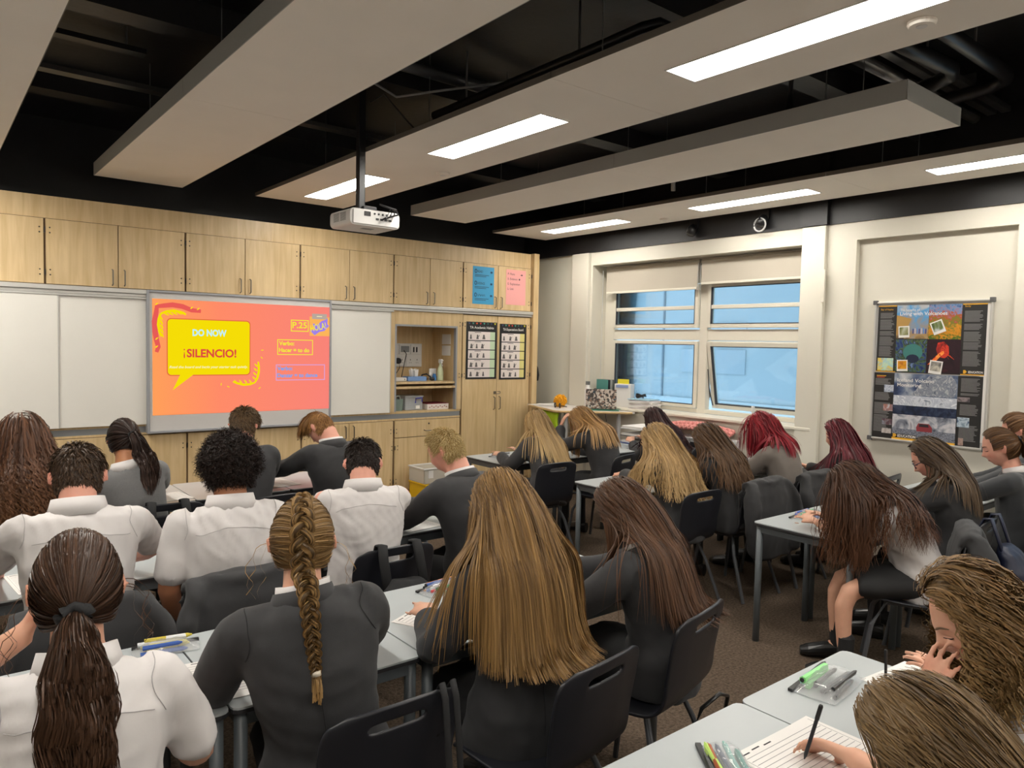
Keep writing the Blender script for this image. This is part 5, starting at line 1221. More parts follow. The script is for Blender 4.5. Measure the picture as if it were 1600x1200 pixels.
SHIRT = mat('white_cotton', (0.65, 0.62, 0.61, 1), .75, bump=.12, bscale=35, bdist=.004)
SHIRT2 = SHIRT
TROU = mat('trouser_cloth', (0.014, 0.014, 0.015, 1), .8)
JUMPER = mat('grey_jumper', (0.155, 0.155, 0.155, 1), .9, var=.08, vscale=120, bump=.2, bscale=250, bdist=.002, sheen=.2)
TAUPE = mat('taupe_blouse', (0.185, 0.160, 0.140, 1), .8, var=.05, vscale=20, sheen=.1)
DKJUMP = mat('charcoal_jumper', (0.035, 0.038, 0.042, 1), .9, sheen=.25, bump=.2, bscale=250, bdist=.002)
SHOE = mat('black_leather', (0.012, 0.012, 0.012, 1), .3)

SEAMS = (mat('seam_dark', (.012, .012, .013, 1), .9), mat('seam_grey', (.42, .40, .40, 1), .9))
def finish_hair(root, parts, me_name, rough):
    V = np.concatenate([p[0] for p in parts]); n0 = 0; Q = []; Cc = np.concatenate([p[2] for p in parts])
    for v, q, c in parts: Q.append(q+n0); n0 += len(v)
    me = quadmesh(me_name, V, np.concatenate(Q)); set_color(me, Cc)
    return obj('hair', me, hair_mat(rough), root)

class Person: pass
def person(label, head, yaw=0, pitch=30, hyaw=0, hroll=0, cloth='blazer', hair=None, skin='#d8a68c', LW=None, RW=None,
           size=1.0, male=False, legs='trousers', vox=.017, lat=0.0, hipz=.53, bul=.06, face=False, ears=True, seed=1, collar=True,
           top_mat=None, curl=.5, palmL=None, palmR=None, group='pupils at their tables', sh=0.0, L_t=.49, neck=.075, dirL=None, dirR=None, seat=None, shoes=False, elbL=None, elbR=None):
    g = np.random.default_rng(seed)
    s = size; yr = math.radians(yaw)
    f = np.array([-math.sin(yr), math.cos(yr), 0]); r = np.array([math.cos(yr), math.sin(yr), 0]); u = np.array([0, 0, 1.])
    M = Matrix.Rotation(yr+math.radians(hyaw), 3, 'Z') @ Matrix.Rotation(-math.radians(pitch), 3, 'X') @ Matrix.Rotation(math.radians(hroll), 3, 'Y')
    HM = np.array(M)            # columns: right, fwd, up
    hr, hf, hu = HM[:, 0], HM[:, 1], HM[:, 2]
    hc = np.asarray(head, float)
    base = hc-hu*.070*s-hf*.028*s
    th = .5; L_ = L_t*s
    for _ in range(12):
        T = math.sin(th)*(f*math.cos(math.radians(lat))+r*math.sin(math.radians(lat)))+math.cos(th)*u
        nd = nrm(.5*hu+.5*T); C7 = base-nd*neck*s
        q = (C7[2]-hipz)/L_
        th = math.acos(min(max(q, .15), .995))
    if q > .995: L_ = (C7[2]-hipz)/.995
    T = math.sin(th)*(f*math.cos(math.radians(lat))+r*math.sin(math.radians(lat)))+math.cos(th)*u
    hip = C7-L_*T
    if seat is not None:
        sa = math.radians(seat[2]); fc = np.array([-math.sin(sa), math.cos(sa), 0]); rc = np.array([math.cos(sa), math.sin(sa), 0])
        dv = hip-np.array([seat[0], seat[1], hip[2]]); a_s = min(max(dv@fc, -.05), .12); b_s = min(max(dv@rc, -.07), .07)
        hip = np.array([seat[0], seat[1], hip[2]])+fc*a_s+rc*b_s; L_ = np.linalg.norm(C7-hip); T = (C7-hip)/L_
    nf = nrm(np.cross(u, r)*0+f-T*np.dot(f, T))
    rr_ = nrm(np.cross(T, nf))*1.0
    if np.dot(rr_, r) < 0: rr_ = -rr_
    ctl = (hip+C7)/2-nf*bul*s
    def spine(t): return (1-t)**2*hip+2*t*(1-t)*ctl+t*t*C7
    def tang(t): return nrm(2*(1-t)*(ctl-hip)+2*t*(C7-ctl))
    root = thing('person', label, 'person', (hip[0], hip[1], 0), group)
    # torso profile
    ts = np.array([-.10, 0, .2, .42, .62, .78, .90, 1.0, 1.05])
    hw = (np.array([.155, .165, .140, .150, .172, .180, .160, .085, .055]) if male else np.array([.158, .168, .135, .140, .155, .160, .140, .075, .050]))*s
    hd = (np.array([.115, .125, .108, .112, .118, .112, .090, .060, .050]) if male else np.array([.115, .125, .100, .105, .110, .103, .083, .056, .046]))*s
    SP = np.array([spine(t) for t in ts]); TT = np.array([tang(min(max(t, 0), 1)) for t in ts]); NF = nrmr(np.cross(np.repeat(u[None], len(ts), 0)*0+rr_[None], TT))
    NF = np.where((NF@nf)[:, None] < 0, -NF, NF)
    sw = (.180 if male else .155)*s+sh; tS = .88
    SL = spine(tS)-rr_*sw; SR = spine(tS)+rr_*sw
    ua, fa = .275*s, .235*s
    def ik(S, W, side, pole=None):
        W = np.asarray(W, float); d = W-S; Dn = np.linalg.norm(d)
        if Dn > .985*(ua+fa): W = S+d*(.985*(ua+fa)/Dn); Dn = .985*(ua+fa)
        d = nrm(W-S); x = (ua*ua-fa*fa+Dn*Dn)/(2*Dn); h = math.sqrt(max(ua*ua-x*x, 0))
        p = (rr_*side*.5-u*.85-f*.25) if pole is None else np.asarray(pole, float)
        p = nrm(p-d*np.dot(p, d)); return S+d*x+p*h, W
    if LW is None: LW = hip+f*.50*s-r*.10; LW = np.array([LW[0], LW[1], .765])
    if RW is None: RW = hip+f*.50*s+r*.12; RW = np.array([RW[0], RW[1], .765])
    EL, LW = ik(SL, LW, -1, elbL); ER, RW = ik(SR, RW, 1, elbR)
    # ---------------- body (skin)
    B = Lofts(); core = .86
    B.rings(SP, rr_[None]*hw[:, None]*core, NF*hd[:, None]*core, 20)
    nk = (.060 if male else .050)*s
    B.limb([spine(.96), C7+nd*.02*s, base, base+hu*.05*s], [nk*1.25, nk*1.04, nk, nk], r, 14, 1.0)
    # head grid
    nu, nv = (64, 44) if face else (40, 28)
    ph = np.linspace(-np.pi/2*.985, np.pi/2*.985, nv); ta = np.linspace(0, 2*np.pi, nu, endpoint=False)
    d = np.stack([np.outer(np.cos(ph), np.cos(ta)).ravel(), np.outer(np.cos(ph), np.sin(ta)).ravel(), np.repeat(np.sin(ph), nu)], 1)
    HP = (head_local(d)*s)@HM.T+hc
    o = B.n; B.v.append(HP); B.n += len(HP)
    for i in range(nv-1):
        for k in range(nu): B.f.append((o+i*nu+k, o+i*nu+(k+1) % nu, o+(i+1)*nu+(k+1) % nu, o+(i+1)*nu+k))
    B.f.append(tuple(o+k for k in range(nu-1, -1, -1))); B.f.append(tuple(o+(nv-1)*nu+k for k in range(nu)))
    if ears:
        for sx in (-1, 1):
            c = hc+(hr*sx*.085-hf*.014-hu*.006)*s; ax1 = nrm(hu*.95-hf*.25); ax0 = nrm(hr*sx*.75-hf*.65)
            B.ball(c, [ax0*.020*s, np.cross(ax1, ax0)*.007*s, ax1*.032*s], 12, 9)
            B.ball(c-hu*.02*s-hf*-.004, [hr*.006*s, hf*.008*s, hu*.012*s], 8, 6)
    sleeve_short = cloth == 'shirt'
    for (S, E, W, side, pn, dr_) in ((SL, EL, LW, -1, palmL, dirL), (SR, ER, RW, 1, palmR, dirR)):
        B.limb([S, E, W], [.048*s, .040*s, .027*s] if sleeve_short else [.036*s, .034*s, .026*s], r, 12)
        hd_ = nrm(W-E) if dr_ is None else nrm(dr_)
        hn = nrm(np.array([0, 0, -1.]) if pn is None else np.asarray(pn, float)); hn = nrm(hn-hd_*np.dot(hn, hd_)); hs = np.cross(hd_, hn)*-side   # thumb side
        w0 = W
        P = [w0-hd_*.01*s, w0+hd_*.02*s, w0+hd_*.055*s, w0+hd_*.085*s]
        B.rings(P, np.array([hs*.022, hs*.030, hs*.039, hs*.038])*s, np.array([hn*.017, hn*.016, hn*.014, hn*.010])*s, 12)
        for k in range(4):
            b0 = w0+hd_*(.078 - .004*abs(k-1.3))*s+hs*(.031-.0205*k)*s
            ln = (.040, .045, .042, .032)[k]*s; cv = curl*(.8+.12*k); pts = [b0]; dd = hd_
            for j in range(3):
                a = cv*(.5, .9, .7)[j]; dd = nrm(dd*math.cos(a)+hn*math.sin(a)+(hs*(1.5-k)*.10 if j == 0 else 0)); pts.append(pts[-1]+dd*ln*(1, .65, .5)[j])
            B.limb(pts, [.0090*s, .0082*s, .0074*s, .0060*s], hs, 8, sub=2)
        tb = w0+hd_*.025*s+hs*.024*s; td = nrm(hd_*.75+hs*.65+hn*.35)
        B.limb([tb, tb+td*.04*s, tb+td*.04*s+nrm(td+hd_*.5+hn*.3)*.032*s, tb+td*.04*s+nrm(td+hd_*.6+hn*.4)*.055*s], [.014*s, .0105*s, .009*s, .007*s], hn, 8, sub=2)
    hipL, hipR = hip-r*.09*s-u*.02, hip+r*.09*s-u*.02
    knees = []; 
    for side, hp in ((-1, hipL), (1, hipR)):
        kn = hp+f*.40*s+r*side*.03; kn[2] = .50*s; an = kn+f*-.03+r*side*.01; an[2] = .085
        knees.append((hp, kn, an)); B.limb([hp, kn, an], [.070*s, .050*s, .033*s], r, 12)
        B.limb([an, an+f*.06-u*.035, an+f*.15-u*.055], [.033, .033, .022], r, 10)
    me = remesh(B, vox, 1 if face else 2, 'body', .4); co = getco(me)
    sk = np.array(C(skin)[:3]); cols = np.repeat(sk[None], len(co), 0)
    lc = ((co-hc)@HM)/s
    inface = (lc[:, 1] > .04) & (np.abs(lc[:, 2]) < .12)
    lip = inface*np.exp(-(lc[:, 0]/.02)**2-((lc[:, 2]+.063)/.009)**2)
    chk = inface*np.exp(-((np.abs(lc[:, 0])-.042)/.02)**2-((lc[:, 2]+.03)/.022)**2)*.5
    earm = np.exp(-((np.abs(lc[:, 0])-.088)/.012)**2)*(np.abs(lc[:, 2]) < .05)*.45
    red = np.clip(lip+chk+earm, 0, 1)[:, None]; cols = cols*(1-red)+cols*np.array([.86, .55, .52])*red
    if legs != 'socks': cols[(co[:, 2] < .56)] = np.array([.012, .012, .013])
    me.materials.clear(); set_color(me, cols); body = obj('body', me, SKINM, root)
    # ---------------- upper garment
    mt = top_mat or {'blazer': WOOL, 'shirt': SHIRT, 'jumper': JUMPER, 'dkjumper': DKJUMP, 'taupe': TAUPE}[cloth]
    inf = {'blazer': .020, 'shirt': .014, 'jumper': .012, 'dkjumper': .014, 'taupe': .014}[cloth]
    G = Lofts()
    ts2 = np.array([-.20, -.08, .08, .25, .42, .62, .78, .90, .985])
    hw2 = np.interp(ts2, ts, hw)+inf; hd2 = np.interp(ts2, ts, hd)+inf
    hw2[-1] = (.082 if male else .072)*s; hd2[-1] = .064*s
    if cloth in ('blazer',): hw2[0:3] += .012; hd2[0:3] += .012; hw2[5:8] += .006
    if cloth == 'shirt': hw2[1:4] += .012; hd2[1:4] += .010
    P2 = np.array([spine(t) if t >= 0 else hip+tang(0)*t*L_ for t in ts2]); T2 = np.array([tang(min(max(t, 0), 1)) for t in ts2])
    N2 = nrmr(np.cross(rr_[None], T2)); N2 = np.where((N2@nf)[:, None] < 0, -N2, N2)
    G.rings(P2, rr_[None]*hw2[:, None], N2*hd2[:, None], 24)
    for (S, E, W, side) in ((SL, EL, LW, -1), (SR, ER, RW, 1)):
        inn = spine(tS-.03)+rr_*side*sw*.45
        if sleeve_short:
            e2 = S+(E-S)*.78
            G.limb([inn, S-tang(.9)*.004, S+(E-S)*.35, e2], [.060*s, .059*s, .055*s, .057*s], r, 14)
        else:
            rs = {'blazer': (.074, .070, .060, .050), 'jumper': (.066, .062, .052, .040), 'dkjumper': (.068, .064, .054, .041), 'taupe': (.070, .066, .058, .044)}[cloth]
            G.limb([inn, S-tang(.9)*.004, E, W-nrm(W-E)*.012], [rs[0]*s*.95, rs[1]*s, rs[2]*s, rs[3]*s], r, 14)
    gv = max(vox*.85, .010)
    me = remesh(G, gv, 7, cloth, .5)
    wrinkle(me, {'blazer': .0060, 'shirt': .0085, 'jumper': .004, 'dkjumper': .004, 'taupe': .0055}[cloth], seed, (12, 60) if cloth != 'shirt' else (16, 95))
    me.materials.clear(); gar = obj({'blazer': 'blazer', 'shirt': 'shirt', 'jumper': 'jumper', 'dkjumper': 'jumper', 'taupe': 'blouse'}[cloth], me, mt, root)
    # ---------------- seams
    gco = getco(me); a_ = np.empty(len(gco)*3, dtype=np.float32); me.vertices.foreach_get('normal', a_); gno = a_.reshape(-1, 3)
    def seam(pts, rad=.0011):
        out = []
        for p_ in pts:
            dd = ((gco-p_)**2).sum(1); ii = np.argpartition(dd, 5)[:5]; out.append(gco[ii].mean(0)+nrm(gno[ii].mean(0))*.003)
        out = np.array(out)
        for _ in range(2): out[1:-1] = .25*out[:-2]+.5*out[1:-1]+.25*out[2:]
        MB().tube(out, rad, 5, cap=False).build('seam', SEAMS[cloth == 'shirt'], root)
    if vox < .014:
        bk = lambda t_, k_: spine(t_)-N2[6]*hd2[6]*1.1+rr_*k_
        if cloth == 'shirt': seam([bk(.80, k_)+u*(.012*math.cos(k_*18)) for k_ in np.linspace(-sw*1.02, sw*1.02, 26)])
        if cloth == 'blazer': seam([bk(t_, 0) for t_ in np.linspace(.93, -.1, 26)])
        if cloth in ('shirt', 'blazer'):
            for side in (-1, 1):
                seam([spine(.87)+rr_*side*(sw-.012)+(-N2[6]*math.cos(q_)+T*math.sin(q_))*.085 for q_ in np.linspace(-.9, 1.5, 16)])
    # ---------------- collar(s)
    def collar_strip(m_, top, drop, r0, flare, name, open_=140, tilt_=0.0):
        K = Lofts(); n = 25; V = []; fs = []
        cc = C7-T*.004*s-nf*.004*s
        for i in range(n):
            a = math.radians(-open_+2*open_*i/(n-1)); dr_ = -nf*math.cos(a)+rr_*math.sin(a)
            fwd_drop = (abs(a)/math.radians(open_))**2*.035*s
            rr0 = (r0+(.014 if male else .004)+.006*abs(math.sin(a)))*s
            for (rad, hh) in ((rr0-.002, top), (rr0+.005, top+.002), (rr0+flare+.004, -drop), (rr0+flare-.002, -drop)):
                V.append(cc+dr_*rad+nd*(hh*s-fwd_drop))
        for i in range(n-1):
            for k in range(4): fs.append((i*4+k, i*4+(k+1) % 4, (i+1)*4+(k+1) % 4, (i+1)*4+k))
        fs += [(3, 2, 1, 0), tuple((n-1)*4+k for k in range(4))]
        b = MB().add(V, fs); o_ = b.build(name, m_, root, smooth=True); return o_
    if collar:
        if cloth == 'blazer':
            collar_strip(WOOL, .028, .030, .064, .022, 'blazer_collar', 130); collar_strip(SHIRT, .040, .0, .058, .003, 'shirt_collar', 150)
        elif cloth in ('jumper', 'dkjumper'): collar_strip(SHIRT, .034, .018, .058, .018, 'shirt_collar', 140)
        elif cloth == 'shirt': collar_strip(SHIRT, .038, .022, .060, .018, 'shirt_collar', 145)
    # ---------------- lower garment
    K = Lofts()
    if legs == 'trousers':
        K.rings([hip-u*.10, hip-u*.02, hip+tang(0)*.10], np.array([r*.15, r*.17, rr_*.15])*s, np.array([f*.12, f*.135, nf*.12])*s, 18)
        for hp, kn, an in knees: K.limb([hp, kn, an+u*.03], [.090*s, .068*s, .060*s], r, 12)
        me = remesh(K, .022, 4, 'trousers'); wrinkle(me, .004, seed+5); me.materials.clear(); obj('trousers', me, TROU, root)
    else:
        kL, kR = knees[0][1], knees[1][1]; km = (kL+kR)/2
        P = [hip-f*.06, hip+f*.03, hip+f*.18*s, hip+f*.33*s]
        for q_, z_ in zip(P, (.535, .525, .515, .505)): q_[2] = z_
        K.rings(P, np.array([r*.15, r*.185, r*.19, r*.20])*s, np.array([u*.075, u*.10, u*.095, u*.09])*s, 20)
        me = remesh(K, .022, 4, 'skirt'); wrinkle(me, .005, seed+6); me.materials.clear(); obj('skirt', me, TROU, root)
        if legs == 'socks':
            for hp, kn, an in knees:
                k2 = Lofts(); k2.limb([an+u*.14, an+u*.0], [.044, .038], r, 12, sub=2); o_ = obj('sock', k2.mesh('sock'), TROU, root)
    if True:
        for hp, kn, an in knees:
            k2 = Lofts(); a0 = an.copy(); P = [a0-f*.05, a0+f*.0, a0+f*.07, a0+f*.15, a0+f*.19]
            for p_, z_ in zip(P, (.05, .055, .048, .036, .028)): p_[2] = z_
            k2.rings(P, np.array([r*.026, r*.038, r*.042, r*.044, r*.028]), np.array([u*.045, u*.052, u*.044, u*.034, u*.022]), 14)
            obj('shoe', k2.mesh('shoe'), SHOE, root)
    # ---------------- face lines
    if face:
        dark = mat('lash', (.03, .018, .012, 1), .7); brow = mat('brow_hair', (.12, .07, .04, 1), .8)
        def onface(x, z, off=.0015):
            t_ = np.array([[x/HR[0], 1.0, z/HR[2]]]); yy = math.sqrt(max(.02, 1-(x/HR[0])**2-(z/HR[2])**2))
            q_ = head_local(np.array([[x/HR[0]/(1 if z > -.015 else 1-.3*min(1, (-z-.015)/.1)**1.3), yy, z/HR[2]]]))[0]; q_[1] += off
            return hc+HM@(q_*s)
        for sx in (-1, 1):
            MB().tube([onface(sx*(.018+.026*t_), .003-.004*math.sin(math.pi*t_), .003) for t_ in np.linspace(0, 1, 7)], [.0008, .0015, .0018, .002, .002, .0016, .0008], 6).build('eyelashes', dark, root)
            MB().tube([onface(sx*(.014+.034*t_), .026+.006*math.sin(math.pi*t_*.9), .002) for t_ in np.linspace(0, 1, 7)], [.0018, .003, .003, .0028, .0024, .0018, .001], 6).build('eyebrow', brow, root)
        MB().tube([onface(.022*t_, -.0635+.004*t_*t_, .001) for t_ in np.linspace(-1, 1, 9)], .0013, 5).build('mouth_line', mat('lip_line', (.22, .06, .05, 1), .6), root)
    # ---------------- hair colliders
    Dt = Person(); Dt.__dict__.update(dict(face=face, root=root, hc=hc, HM=HM, hr=hr, hf=hf, hu=hu, s=s, f=f, r=r, u=u, C7=C7, T=T, nf=nf, rr=rr_, hip=hip, g=g, SL=SL, SR=SR, EL=EL, ER=ER, LW=LW, RW=RW, spine=spine, tang=tang, base=base, nd=nd))
    caps = []
    for ofs, w_ in ((-.10, .075), (-.06, .094), (-.02, .104), (.02, .104), (.06, .094), (.10, .075)):
        pts = [spine(t)+rr_*ofs*s for t in (0.0, .3, .6, .86)]
        for a, b in zip(pts[:-1], pts[1:]): caps.append((a, b, (w_+inf)*s))
    caps.append((spine(.9)-rr_*sw*.9, spine(.9)+rr_*sw*.9, (.062+inf)*s))
    caps.append((C7-T*.02, base, .055*s))
    caps += [(SL, EL, .058*s+inf), (SR, ER, .058*s+inf), (EL, LW, .046*s+inf*.7), (ER, RW, .046*s+inf*.7)]
    Dt.caps = caps
    if hair: do_hair(Dt, hair)
    return Dt

def collide(Dt, p, off, desk=True):
    s = Dt.s
    for _ in range(2):
        for a, b, rad in Dt.caps:
            ab = b-a; t = np.clip(((p-a)@ab)/(ab@ab), 0, 1); c = a+t[:, None]*ab; d = p-c; L = np.linalg.norm(d, axis=1)+1e-9
            need = rad+off*.6; k = np.where(L < need, need/L, 1.0); p = c+d*k[:, None]
        q = ((p-Dt.hc)@Dt.HM)/(HR*s); L = np.linalg.norm(q, axis=1)+1e-9; need = 1+off/(.09*s)
        k = np.where(L < need, need/L, 1.0); p = ((q*k[:, None])*(HR*s))@Dt.HM.T+Dt.hc
        if desk: p[:, 2] = np.maximum(p[:, 2], np.where(p[:, 2] > .60, .725, -1))
    return p
def sample_scalp(g, N, low=-.58):
    out = np.zeros((0, 3))
    while len(out) < N:
        d = nrmr(g.normal(size=(N*2, 3))); out = np.concatenate([out, d[scalp_ok(d, low)]])
    return out[:N]
def cap_mesh(Dt, off, col, low=-.62):
    nu, nv = (120, 80) if Dt.face else (56, 36); ph = np.linspace(-.75, np.pi/2*.99, nv); ta = np.linspace(0, 2*np.pi, nu, endpoint=False)
    d = np.stack([np.outer(np.cos(ph), np.cos(ta)).ravel(), np.outer(np.cos(ph), np.sin(ta)).ravel(), np.repeat(np.sin(ph), nu)], 1)
    ok = scalp_ok(d, low); V = (d*(HR*Dt.s+off))@Dt.HM.T+Dt.hc
    idx = np.arange(nu*nv).reshape(nv, nu); nx = np.roll(idx, -1, 1)
    Q = np.stack([idx[:-1], nx[:-1], nx[1:], idx[1:]], -1).reshape(-1, 4); Q = Q[ok[Q].all(1)]
    return V, Q, np.repeat(np.array(col)[None], len(V), 0)
def strand_cols(g, N, M, cols, tip=None, tipw=.7, start=.3, P=None):
    base, hi = np.array(C(cols[0])[:3]), np.array(C(cols[1])[:3])
    k = .15+.7*g.random(N)**1.5
    if P is not None:
        q = P[:, P.shape[1]//2]; k = k*.55+.45*(.5+.5*np.sin(q@np.array([61., 37., 0])+2*np.sin(q@np.array([23., -41., 9.]))))
    c = base[None]*(1-k[:, None])+hi[None]*k[:, None]; c = c*(.88+.24*g.random((N, 1)))
    c = np.repeat(c[:, None], M, 1)
    if tip is not None:
        w_ = np.clip((np.linspace(0, 1, M)-start)/(1-start), 0, 1)[None, :, None]*tipw*(.7+.6*g.random((N, 1, 1))); w_ = np.clip(w_, 0, 1)
        c = c*(1-w_)+np.array(C(tip)[:3])[None, None]*w_
    return c
def sim(Dt, p, v, L, M, off, bias, gw=.6, ramp=.12, desk=True):
    N = len(p); P = np.zeros((N, M, 3)); P[:, 0] = p; step = (L/(M-1))[:, None]
    gdir = np.array([0, 0, -1.])[None]+bias
    for k in range(1, M):
        w_ = min(1, .22+ramp*k)*gw; fall = max(0.0, 1-(k/(M*.5))**2)
        gdir = np.array([0, 0, -1.])[None]+bias*fall
        v = nrmr(v*(1-w_)+nrmr(gdir)*w_)
        q = collide(Dt, p+v*step, off, desk); v = nrmr(q-p)
        # keep segment length
        p = p+v*step; p = collide(Dt, p, off, desk); P[:, k] = p
    return P
def clump(g, P, K, w0, w1, keep=.25):
    N, M, _ = P.shape; gi = g.choice(N, min(K, N), replace=False)
    mid = P[:, max(1, M//3)]; dist = ((mid[:, None]-mid[gi][None])**2).sum(-1); near = gi[dist.argmin(1)]
    w_ = np.clip(np.linspace(w0, w1, M), 0, .95)[None, :, None]
    j = g.normal(size=(N, 1, 3))*.006*np.linspace(0, 1, M)[None, :, None]
    return P*(1-w_)+(P[near]+j)*w_
def waves(g, P, amp, wl, curl=False, start=.25, Lm=.5, group=None):
    N, M, _ = P.shape; T = nrmr(np.gradient(P, axis=1)); ref = nrmr(g.normal(size=(N, 1, 3))) if curl else np.array([[[1., .3, 0.2]]])
    A = nrmr(np.cross(T, ref)); B = np.cross(T, A)
    sl = np.concatenate([np.zeros((N, 1)), np.cumsum(np.linalg.norm(np.diff(P, axis=1), axis=2), 1)], 1)
    ph = g.random((N, 1))*6.28 if group is None else group[:, None]
    rp = np.clip((sl/(sl[:, -1:]+1e-6)-start)/.35, 0, 1)
    return P+(A*np.sin(sl/wl*6.283+ph)[:, :, None]+(B*np.cos(sl/wl*6.283+ph)[:, :, None] if curl else 0))*(amp*rp)[:, :, None]
HN = 1.0
def do_hair(Dt, h):
    g = Dt.g; s = Dt.s; st = h['style']; N = int(h.get('n', 900)*(h.get('hn', HN) if h['style'] != 'short' else 1.9)); DR = .62*(2.0/h.get('hn', HN))**.5; cols = h['cols']; rough = h.get('rough', .38)
    low = h.get('low', -.58); parts = []
    capc = np.array(C(cols[0])[:3])*.85+np.array(C(cols[1])[:3])*.12
    if st in ('long', 'curly'):
        parts.append(cap_mesh(Dt, .010*s, capc, low-.04))
        M = h.get('m', 16 if st == 'long' else 28)
        d = sample_scalp(g, N, low); vol = h.get('vol', .016); off = .010+vol*g.random(N)*(.5+.5*np.clip(1-d[:, 2]*.3, 0, 1.3))
        p = (d*(HR*s+off[:, None]))@Dt.HM.T+Dt.hc; n = nrmr((d/HR)@Dt.HM.T)
        part = h.get('part', 0.0); sgn = np.where(d[:, 0] > part, 1.0, -1.0)
        fr = np.clip((d[:, 1]+.6)/1.2, 0, 1)
        v = (sgn*np.clip(.25+fr, 0, 1))[:, None]*Dt.hr[None]*h.get('side', .8)-Dt.hf[None]*h.get('backc', .55)-Dt.hu[None]*(.15+.6*(1-fr))[:, None]+.12*g.normal(size=(N, 3))
        v = nrmr(v-n*(v*n).sum(1, keepdims=True))
        L = h['len']*s*(.82+.22*g.random(N))*(1+.12*d[:, 2])
        b = np.repeat((np.array(h.get('bias', (0, 0, 0)), float)[None]), N, 0)
        back = h.get('back', .45); front = h.get('front', 0.0); isf = (g.random(N) < front) & (d[:, 1] > -.55)
        b = b+np.where(isf[:, None], Dt.f[None]*.5, -Dt.f[None]*back)+Dt.r[None]*(np.clip(d[:, 0]*1.4+.25*g.normal(size=N), -1, 1)*h.get('spread', .05)*1.6)[:, None]
        if 'sideR' in h: b = b+Dt.r[None]*h['sideR']
        P = sim(Dt, p, v, L, M, off, b, h.get('gw', .6), .12, h.get('desk', True))
        cg = np.floor(g.random(N)*0)
        for it in range(h.get('relax', 9)):
            P[:, 1:-1] = .25*P[:, :-2]+.5*P[:, 1:-1]+.25*P[:, 2:]
        for k in range(1, M): P[:, k] = collide(Dt, P[:, k], off*.8, h.get('desk', True))
        P[:, 1:-1] = .25*P[:, :-2]+.5*P[:, 1:-1]+.25*P[:, 2:]
        if h.get('clear'):
            cx, wx = h['clear'][:2]; lq = ((P-Dt.hc)@Dt.HM)/s
            bad = ((lq[:, :, 1] > (h['clear'][3] if len(h['clear']) > 3 else .045)) & (np.abs(lq[:, :, 0]-cx) < wx) & (lq[:, :, 2] < h['clear'][2]) & (lq[:, :, 2] > -.16)).any(1)
            P = P[~bad]; N = len(P)
        P = clump(g, P, max(40, int(N*h.get('cf', .10))), .0, h.get('cw', .35))
        if st == 'curly': P = waves(g, P, h.get('amp', .010), h.get('wl', .045), True, .12)
        elif h.get('amp'): P = waves(g, P, h['amp'], h.get('wl', .12), False, .35)
        Rd = DR*h.get('r', .0026)*s*(.7+.6*g.random((N, 1)))*np.interp(np.linspace(0, 1, M), [0, .1, .75, 1], [.8, 1.1, 1.0, .25])[None]
        parts.append(tubes_mesh('hair', P, Rd, strand_cols(g, N, M, cols, h.get('tip'), h.get('tipw', .7), h.get('tips', .3), P), cen=Dt.hc-Dt.u*.08))
        # flyaways
        nf_ = N//30; idx = g.choice(N, nf_, replace=False); Pf = P[idx]+(g.normal(size=(nf_, 1, 3))*.018)*np.linspace(0, 1, M)[None, :, None]
        parts.append(tubes_mesh('hair', Pf, np.full((nf_, M), .0007), strand_cols(g, nf_, M, cols)))
    elif st in ('pony', 'braid'):
        parts.append(cap_mesh(Dt, .008*s, capc, -.66))
        td = nrm(h.get('tie', (0, -.93, -.32))); N1 = N; M = 14
        d = sample_scalp(g, N1, -.62)
        if st == 'braid':
            zz = np.clip(d[:, 2]-.35, -.66, .75); tg = nrmr(np.stack([0*zz, -np.sqrt(np.clip(1-zz**2, .05, 1)), zz], 1))
        else: tg = np.repeat(td[None], N1, 0)
        ss = np.linspace(0, 1, M)[None, :, None]; ss2 = ss**1.0
        q = nrmr(d[:, None]*(1-ss2)+tg[:, None]*ss2+1e-4)
        sag = h.get('sag', .0)
        off = (.007+.006*g.random((N1, 1, 1)))+.008*ss*(1 if st == 'pony' else 1.2)
        P = (q*(HR*s+off))@Dt.HM.T+Dt.hc
        P[:, :, 2] -= sag*np.sin(np.pi*ss[:, :, 0])
        Rd = DR*h.get('r', .0022)*(.7+.6*g.random((N1, 1)))*np.interp(np.linspace(0, 1, M), [0, .1, 1], [.5, 1, 1])[None]
        parts.append(tubes_mesh('hair', P, Rd, strand_cols(g, N1, M, cols)))
        if st == 'pony':
            tp = (td*(HR*s+.018))@Dt.HM.T+Dt.hc; tn = nrm((td/HR)@Dt.HM.T)
            N2 = int(h.get('nt', 700)*h.get('hn', HN)); M2 = 22; rd = .016*np.sqrt(g.random(N2)); an = g.random(N2)*6.283
            e1 = Dt.hr; e2 = nrm(np.cross(tn, e1)); ofs = (np.cos(an)*rd)[:, None]*e1+(np.sin(an)*rd)[:, None]*e2
            L = h['len']*s*(.75+.3*g.random(N2)); b = np.repeat(np.array(h.get('bias', (0, 0, 0)), float)[None], N2, 0)-Dt.f[None]*h.get('back', .25)
            v = nrmr(np.repeat(tn[None], N2, 0)*h.get('out', .9)+.15*g.normal(size=(N2, 3))-Dt.hu[None]*.2)
            off2 = .006+.045*g.random(N2)*h.get('thick', 1.0)
            P = sim(Dt, tp+ofs, v, L, M2, off2, b, .75, .2)
            prof = np.interp(np.linspace(0, 1, M2), [0, .12, .45, .8, 1], [0, 1.0, 2.2, 2.0, .8])*h.get('fat', 1.0)
            P = P+ofs[:, None]*prof[None, :, None]
            P = clump(g, P, max(30, N2//16), .0, h.get('cw', .4))
            if h.get('amp'): P = waves(g, P, h['amp'], h.get('wl', .12), False, .05, group=np.floor(an*2)*.9)
